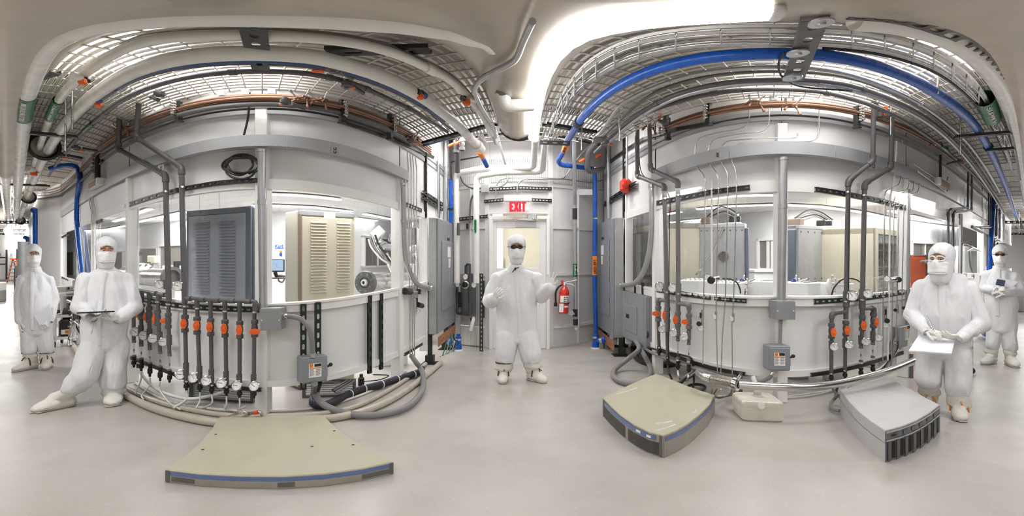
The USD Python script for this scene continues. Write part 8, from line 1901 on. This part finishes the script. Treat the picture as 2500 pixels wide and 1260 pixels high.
pad("notepad", "white notepad held at the hip of the leftmost person",J,toW,[(84,770,.16),(122,740,.19),(128,778,.19),(104,804,.17)],0,("paper", "label_white"),9)
a,b = J((54,790,.06)),J((56,808,.08)); mb = MB(); mb.cyl(a,b,.006); v,f = mb.arrays(); single("pen",(toW(v),f), "navy", "dark pen in the lowered hand of the leftmost person", "pen")
# the one writing
T,J,toW,put = person("person in white suit with clear goggles writing on a notepad at right",2305,5.5,dict(
    torso=[(2307,682,0,52,.10),(2310,715,.02,64,.13),(2305,770,.05,66,.15),(2302,830,.03,64,.145),(2300,862,.02,62,.135)],
    neck=(2305,682,.02),head=(2298,636,.08),hs=1.2,hw=.84,yaw=-.32,pitch=.12,goggles="clear",
    armL=[(2251,700,0),(2228,772,.05),(2258,801,.26),((.85,-.5,-.15),(.2,-.35,1),(.5,.5,.55,.6),.1,.7,True)],
    armR=[(2366,704,0),(2392,785,.04),(2348,812,.24),((-.85,-.5,.0),(.1,-.5,-1),(.3,.3,.32,.35),.15,.8,False)],
    legL=[(2272,862,.02),(2266,925,.03),(2268,985,-.12),(-.3,1)],legR=[(2336,862,.02),(2338,935,.05),(2340,1000,.0),(.05,1)],
    gr=.0065,gm="cable_white",lr=(35,33,27),ar=(24,24,15),hem=.3,flap=[(2300,692),(2300,730),(2303,780),(2300,830),(2299,864)],strap="strap_orange",ff=1.05,fw=1.4),4)
pad("notepad", "white notepad on which the person at right is writing",J,toW,[(2238,812,.40),(2318,818,.40),(2330,828,.26),(2232,843,.50)][::1] if 0 else [(2246,812,.22),(2330,822,.22),(2322,846,.46),(2222,847,.46)],0,("paper", "label_white"),8)
a,b = J((2285,811,.34)),J((2264,768,.30)); mb = MB(); mb.cyl(a,a + (b - a) * .12,.002,.006); mb.cyl(a + (b - a) * .12,b,.006); v,f = mb.arrays(); single("pen",(toW(v),f), "chrome", "silver pen in the writing hand of the person at right", "pen")
# the far right one with the phone
T,J,toW,put = person("farthest right person in white suit holding a sheet and a dark phone",2443,8.1,dict(
    torso=[(2441,668,0,31,.095),(2442,692,.01,41,.125),(2444,735,.02,42,.13),(2446,785,.0,40,.125),(2446,805,0,39,.12)],
    neck=(2440,655,0),head=(2441,622,.02),hs=1.0,hw=.84,yaw=.02,gm="strut_grey",goggles="dark",
    armL=[(2411,674,0),(2402,705,.0),(2428,707,.22),((.9,-.3,.2),(0,-.6,.6),GRIP,.1,.9,True)],
    armR=[(2472,675,0),(2487,710,.0),(2456,711,.22),((-.9,-.3,.1),(0,-.6,.6),GRIP,.1,.9,False)],
    legL=[(2428,805,0),(2424,838,.02),(2420,872,0),(-.35,.9)],legR=[(2462,805,0),(2464,838,.02),(2466,872,.0),(.28,.95)],
    lr=(21,19,16),ar=(16,15,10),hem=.3,flap=[(2438,656),(2437,700),(2436,740),(2436,770)],strap=None),5)
pad("paper_sheet", "white sheet held at the chest of the farthest right person",J,toW,[(2437,676,.3),(2484,686,.26),(2468,700,.3),(2434,694,.34)],0,("paper", "label_white"),0,.004)
c = J((2443,687,.37)); mb = MB(); mb.box(Fr(c,(1,0,-.2),(0,-1,.3),None or (.2,.3,1)),-.045,.045,-.005,.005,-.05,.035,.004); v,f = mb.arrays(); single("phone",(toW(v),f), "navy", "dark blue phone in the hand of the farthest right person", "phone")
# ================================================================ smaller things under the ceiling
def tubes_on(side,rows,a,b,off,r,material,name,label,dz=0.0):
    for i,y in enumerate(rows):
        f = row(side,y); single(name,MB().tube([W(side,px,f(px),off + .03 * ((i * 2) % 3)) for px in rng(a,b,12)],r,8),material,label % ("topmost", "second", "third", "fourth", "fifth", "lowest")[i if i < len(rows) - 1 or len(rows) < 2 else 5], "pipe")
tubes_on("L",(233,238,243,248),232,1052,.24,.014, "copper", "copper_pipe", "%s of the copper pipes along the top of the left wall")
tubes_on("R",(249,254,260),1610,2345,.24,.014, "copper", "copper_pipe", "%s of the copper pipes along the top of the right wall")
f = row("L",254); single("grey_pipe",MB().tube([W("L",px,f(px),.26) for px in rng(250,1015,12)],.026,10), "pvc_dark", "dark grey pipe just under the copper pipes on the left wall", "pipe")
def bracket(side,px,y0,y1,label,off=.3):
    k = kk(side,px,off); t = Thing("pipe_bracket",label, "bracket",W(side,px,y1,off))
    fr = WF(side,px,y1,off); h = (y1 - y0) * k; t.part("channel",MB().box(fr,-.03,.03,-.05,.0,0,h,.004), "strut_black"); t.part("foot",MB().box(fr,-.035,.035,-.06,.01,-.02,.0,.004), "strut_black")
    for i in range(5): t.part("clamp",MB().lathe(fr.pt(0,.004,h * (.3 + .14 * i)),fr.n,[(0,0),(.02,0),(.022,.03),(.012,.035),(.012,.05),(0,.05)],10), "chrome" if i % 2 else "stainless")
for side,px,y0,y1,nm in (("L",430,246,292, "pipe bracket at the top of the left wall above the two dark drop pipes"),("L",840,243,296, "pipe bracket at the top of the left wall right of the raceway outlet"),("L",957,278,337, "pipe bracket at the top right end of the left wall"),("L",233,370,440, "pipe bracket at the far left top of the left wall"),
        ("R",1726,252,302, "pipe bracket at the top of the right wall left of the bent gas tubes"),("R",2098,258,308, "pipe bracket at the top of the right wall left of the dark drop pipes"),("R",1625,288,338, "pipe bracket at the top of the right wall beside the grey drop pipes")): bracket(side,px,y0,y1,nm)
cstrut("black rail along the top right end of the left wall", "L",[(838,298),(900,318),(960,340),(1060,384)],7,.1,pitch=40,slots=False)
cstrut("black rail along the top left end of the right wall", "R",[(1486,396),(1560,342),(1640,317),(1735,300)],8,.12,pitch=40,slots=False)
rn = random.Random(8)
def copper_cluster(side,px,y,label):
    t = Thing("copper_fittings",label, "fittings",W(side,px,y,.3)); k = kk(side,px,.3)
    for i in range(5): t.part("fitting",MB().lathe(W(side,px - 14 + 7 * i,y + 5 * math.sin(i * 2.3),.32),(math.cos(i * 1.9),-.5,math.sin(i * 2.7)),[(0,0),(3 * k,0),(3 * k,.03),(1.8 * k,.03),(1.8 * k,.08),(3 * k,.08),(3 * k,.11),(0,.11)],10),("copper", "stainless")[i % 2])
    t.part("tube",MB().tube(spline([W(side,px - 20,y + 4,.3),W(side,px,y - 5,.36),W(side,px + 20,y,.3)],6),.01,6), "copper")
for side,px,y,nm in (("L",735,239, "small brass and copper fittings on the left wall's copper pipes near the middle"),("L",780,244, "second set of copper fittings on the left wall's copper pipes"),("L",300,315, "cluster of copper fittings beside the left drop pipes"),("L",1005,335, "cluster of copper fittings at the right end of the left wall's pipes"),("R",1840,250, "brass fittings over the first bent gas tube on the right wall"),("R",1928,258, "copper fittings over the middle of the right wall"),("R",2290,350, "copper fittings at the right end of the right wall's pipes"),("R",1580,310, "copper fittings at the left end of the right wall's pipes")): copper_cluster(side,px,y,nm)
def wheel_valve(label,px,y,z,r,hx):
    c = H(px,y,z); k = c[1] / F; R = r * k; t = Thing("wheel_valve",label, "valve",c)
    t.part("body",MB().lathe(c + [0,0,R * .9],(0,0,-1),[(0,0),(R * .5,0),(R * .5,R * .4),(R,R * .45),(R * 1.05,R * .6),(R,R * 1.1),(R * .55,R * 1.25),(R * .5,R * 1.5),(0,R * 1.5)],20), "pvc_dark")
    t.part("union",MB().cyl(c + [R * .3,.1,R * .4],c + [R * 1.2,.3,R * .4],R * .36), "pvc_dark"); q = H(px + hx,y + 6,z); t.part("handle",MB().box(Fr(q,(1,.2,0)),-R * .9,R * .9,-.02,.02,-R * .16,R * .16,.01), "orange_plastic")
for a in (("left of two round dark valves under the blue and black pipes on the left ceiling",812,168,2.93,17,-36),("right of two round dark valves under the blue and black pipes on the left ceiling",846,208,2.93,15,8),("round dark valve on the grey pipe at the top of the left wall",697,250,2.85,13,-4),("round dark valve at the right end of the grey pipe on the left wall",1003,344,2.85,10,14),
        ("dark valve hanging from the black pipe at upper left, beside the blue hose",186,362,2.9,9,12),("dark valve hanging left of another one at upper left",148,380,2.9,9,10),("dark valve on the right ceiling's lower black pipe beside the grey drop pipes",1480,348,2.9,7,12),("dark valve on the black pipe at upper right above the brown-fronted box",2342,395,2.9,7,8)): wheel_valve(*a)
def cap_valve(label,px,y,z,dx,dy,body="goggle_clear"):
    c = H(px,y,z); k = c[1] / F; d = unit(H(px + dx,y + dy,z) - c); t = Thing("pipe_valve",label, "valve",c)
    t.part("body",MB().cyl(c - d * 16 * k,c + d * 6 * k,9 * k,sides=14), "white_pvc" if body == "goggle_clear" else body); t.part("handle",MB().box(Fr(c + d * 10 * k - [0,0,8 * k],d),-9 * k,9 * k,-.03,.03,-8 * k,8 * k,.015), "orange_plastic"); t.part("cap",MB().cyl(c + d * 18 * k,c + d * 27 * k,7 * k,sides=12), "black_plastic")
for a in (("clear valve with orange grip on the pale pipe at upper left",192,188,2.9,12,4),("clear valve with orange grip on the pale pipe near the exit passage",1146,244,2.9,-12,-4),("orange-gripped valve on the blue pipe at upper left under the white pipe",240,244,2.9,4,8, "blue_dark"),("orange-gripped valve on the blue pipe right of the left wall's middle",1030,230,2.92,-8,-5, "blue_dark"),("small orange-gripped valve on the pale pipe in the far left corridor",76,412,2.9,8,2)): cap_valve(*a)
# duct ends with black rings at upper left
def duct_end(label,px,y,Y,r,d):
    c = P(px,y,Y); k = Y / F; d = unit(d); t = Thing("duct_branch",label, "duct",c)
    t.part("duct",MB().lathe(c - d * r * k * 2.6,d,[(r * .7 * k,0),(r * .86 * k,r * 2.6 * k)],24), "duct_metal"); t.part("ring",MB().lathe(c,d,[(r * .8 * k,-.02),(r * 1.05 * k,0),(r * 1.05 * k,.1),(r * .85 * k,.12),(r * .8 * k,.05)],28), "black_rubber"); t.part("damper",MB().lathe(c + d * .03,d,[(0,0),(r * .82 * k,0)],24), "chassis_metal"); t.part("damper_knob",MB().lathe(c + d * .03,d,[(0,0),(r * .2 * k,0),(r * .2 * k,.05),(0,.06)],14), "aluminium")
duct_end("branch duct end with a black ring at upper left below the black cross strut",105,356,7.6,32,(.72,-.62,-.25)); duct_end("smaller branch duct end with a black ring further along the left corridor",68,480,13.5,15,(.72,-.62,-.25)); duct_end("most distant ringed duct end in the left corridor",50,538,20,9,(.72,-.62,-.25))
# green labels on the pipes
def wrap(thing_label,path,r,text,tn,side=1):
    t = Thing("pipe_label",thing_label, "label",path[len(path) // 2]); lb = t.part("band",MB().tube(path,r,16,cap=False), "green_label")
    m = path[len(path) // 2]; d = unit(path[-1] - path[0]) * side; nn = unit(-(m - [0,0,EYE])); nn = unit(nn - (nn @ d) * d); L = np.linalg.norm(path[-1] - path[0])
    for k_,(tx,off) in enumerate(text): lettering(t,tx,Fr(m + nn * (r + .004) + np.cross(nn,d) * off,d,unit(nn + np.cross(nn,d) * off / r * .6),np.cross(nn,d)),r * .42, "label_white",lb,w=L * .78,bold=True)
fI = line("L",fix=[(38,545),(58,250),(100,125),(180,66),(300,42),(640,33)],t=10.6)
wrap("green label CHILLED WATER RETURN on the large white pipe at upper left",run(55.5,63.5,fI,2.9,1),.079,(("CHILLED WATER RETURN",-.0),),0,1)
wrap("green label on the white pipe at the far left edge",run(1.2,6.5,rr((0.5,210),(10,380),(22,560)),2.9,1),.074,(("CHILLED WATER SUPPLY",0),),0,-1)
wrap("green label ROOF SUPPLY on the pale pipe at upper left",run(121,142,LA,2.95,3),.042,(("ROOF SUPPLY",0),),0,1)
wrap("small green label on the black pipe at upper left",run(205,226,LC,2.98,3),.026,(("SUPPLY",0),),0,1)
wrap("green label on the pale cable duct at upper right",run(2404,2424,line("R",y=60,fix=[(2404,240),(2424,290)]),2.97,3),.075,(("SUPPLY",0),),0,1)
wrap("second green label beside the dark perforated rail at the right edge",run(2460,2474,rr((2460,226),(2474,285)),2.95,2),.06,(("RETURN",0),),0,1)
wrap("small green label on the lower black pipe at upper right",run(2296,2312,RC,2.98,3),.026,(("SUPPLY",0),),0,1)
# white clips on the ceiling edge, hanger rods
for i,(side,px,y) in enumerate((("L",545,228),("L",600,226),("L",665,224),("R",1888,240),("R",1943,242),("R",1996,246))): single("ceiling_clip",MB().box(WF(side,px,y,.12),-.035,.035,-.02,.03,-.03,.03,.006), "white_plastic",("leftmost", "middle", "rightmost")[i % 3] + " white clip at the ceiling edge above the %s wall" % ("left", "right")[i // 3], "clip")
for i,(px,y0,z) in enumerate(((160,240,2.6),(176,200,2.7),(1420,270,2.7),(1512,255,2.75),(2345,285,2.7),(2175,250,2.8),(2290,160,2.9))):
    c = H(px,y0,3.14); single("hanger_rod",MB().tube([c,[c[0],c[1],z]],.009,6), "stainless",("thin hanger rod at upper left near the green label", "thin hanger rod at upper left above the white pipe", "thin hanger rod at the left end of the blue hose", "thin hanger rod right of the blue hose's left end", "thin hanger rod at upper right by the black cross strut", "thin hanger rod above the right drop pipes", "thin hanger rod beside the upper right lamp")[i], "rod")
cable("thin black wire looping down beside the perforated strut on the right ceiling",[H(1916,128,2.9),H(1902,150,2.88),H(1903,175,2.88),H(1916,192,2.9),H(1960,212,2.92),H(2080,222,2.94)],.008, "black_rubber")
cable("bent pale conduit curving down from the duct towards the exit",[H(1300,52,2.75),H(1278,100,2.75),H(1262,140,2.76),H(1240,158,2.78),H(1180,190,2.8),H(1162,210,2.82),H(1160,228,2.83),H(1180,270,2.84),H(1202,305,2.85),H(1210,335,2.86)],.022, "galvanised", "conduit", "conduit")
cable("pale pipe end curving over the exit passage from the large white pipe",[H(1196,104,2.9),H(1212,108,2.9),H(1221,118,2.9),H(1226,150,2.95),H(1228,185,3.0)],.05, "duct_metal", "duct_bend", "duct",6,14)
# copper lines and pipes turning the corner at the far left
for i in range(3): single("copper_pipe",MB().tube([P(93,466 + 6 * i,14.2),P(120,464 + 6 * i,13.2),P(146,456 + 6 * i,12.4),W("L",175,432 + 5 * i,.3),W("L",235,372 + 4 * i,.28)],.010,8), "copper",("upper", "middle", "lower")[i] + " copper pipe turning the corner above the white return wall at left", "pipe")
single("grey_pipe",MB().tube([P(93,486,14.2),P(146,478,12.4),W("L",200,440,.3),W("L",250,392,.26)],.02,8), "strut_black", "dark pipe turning the corner under the copper pipes at left", "pipe")
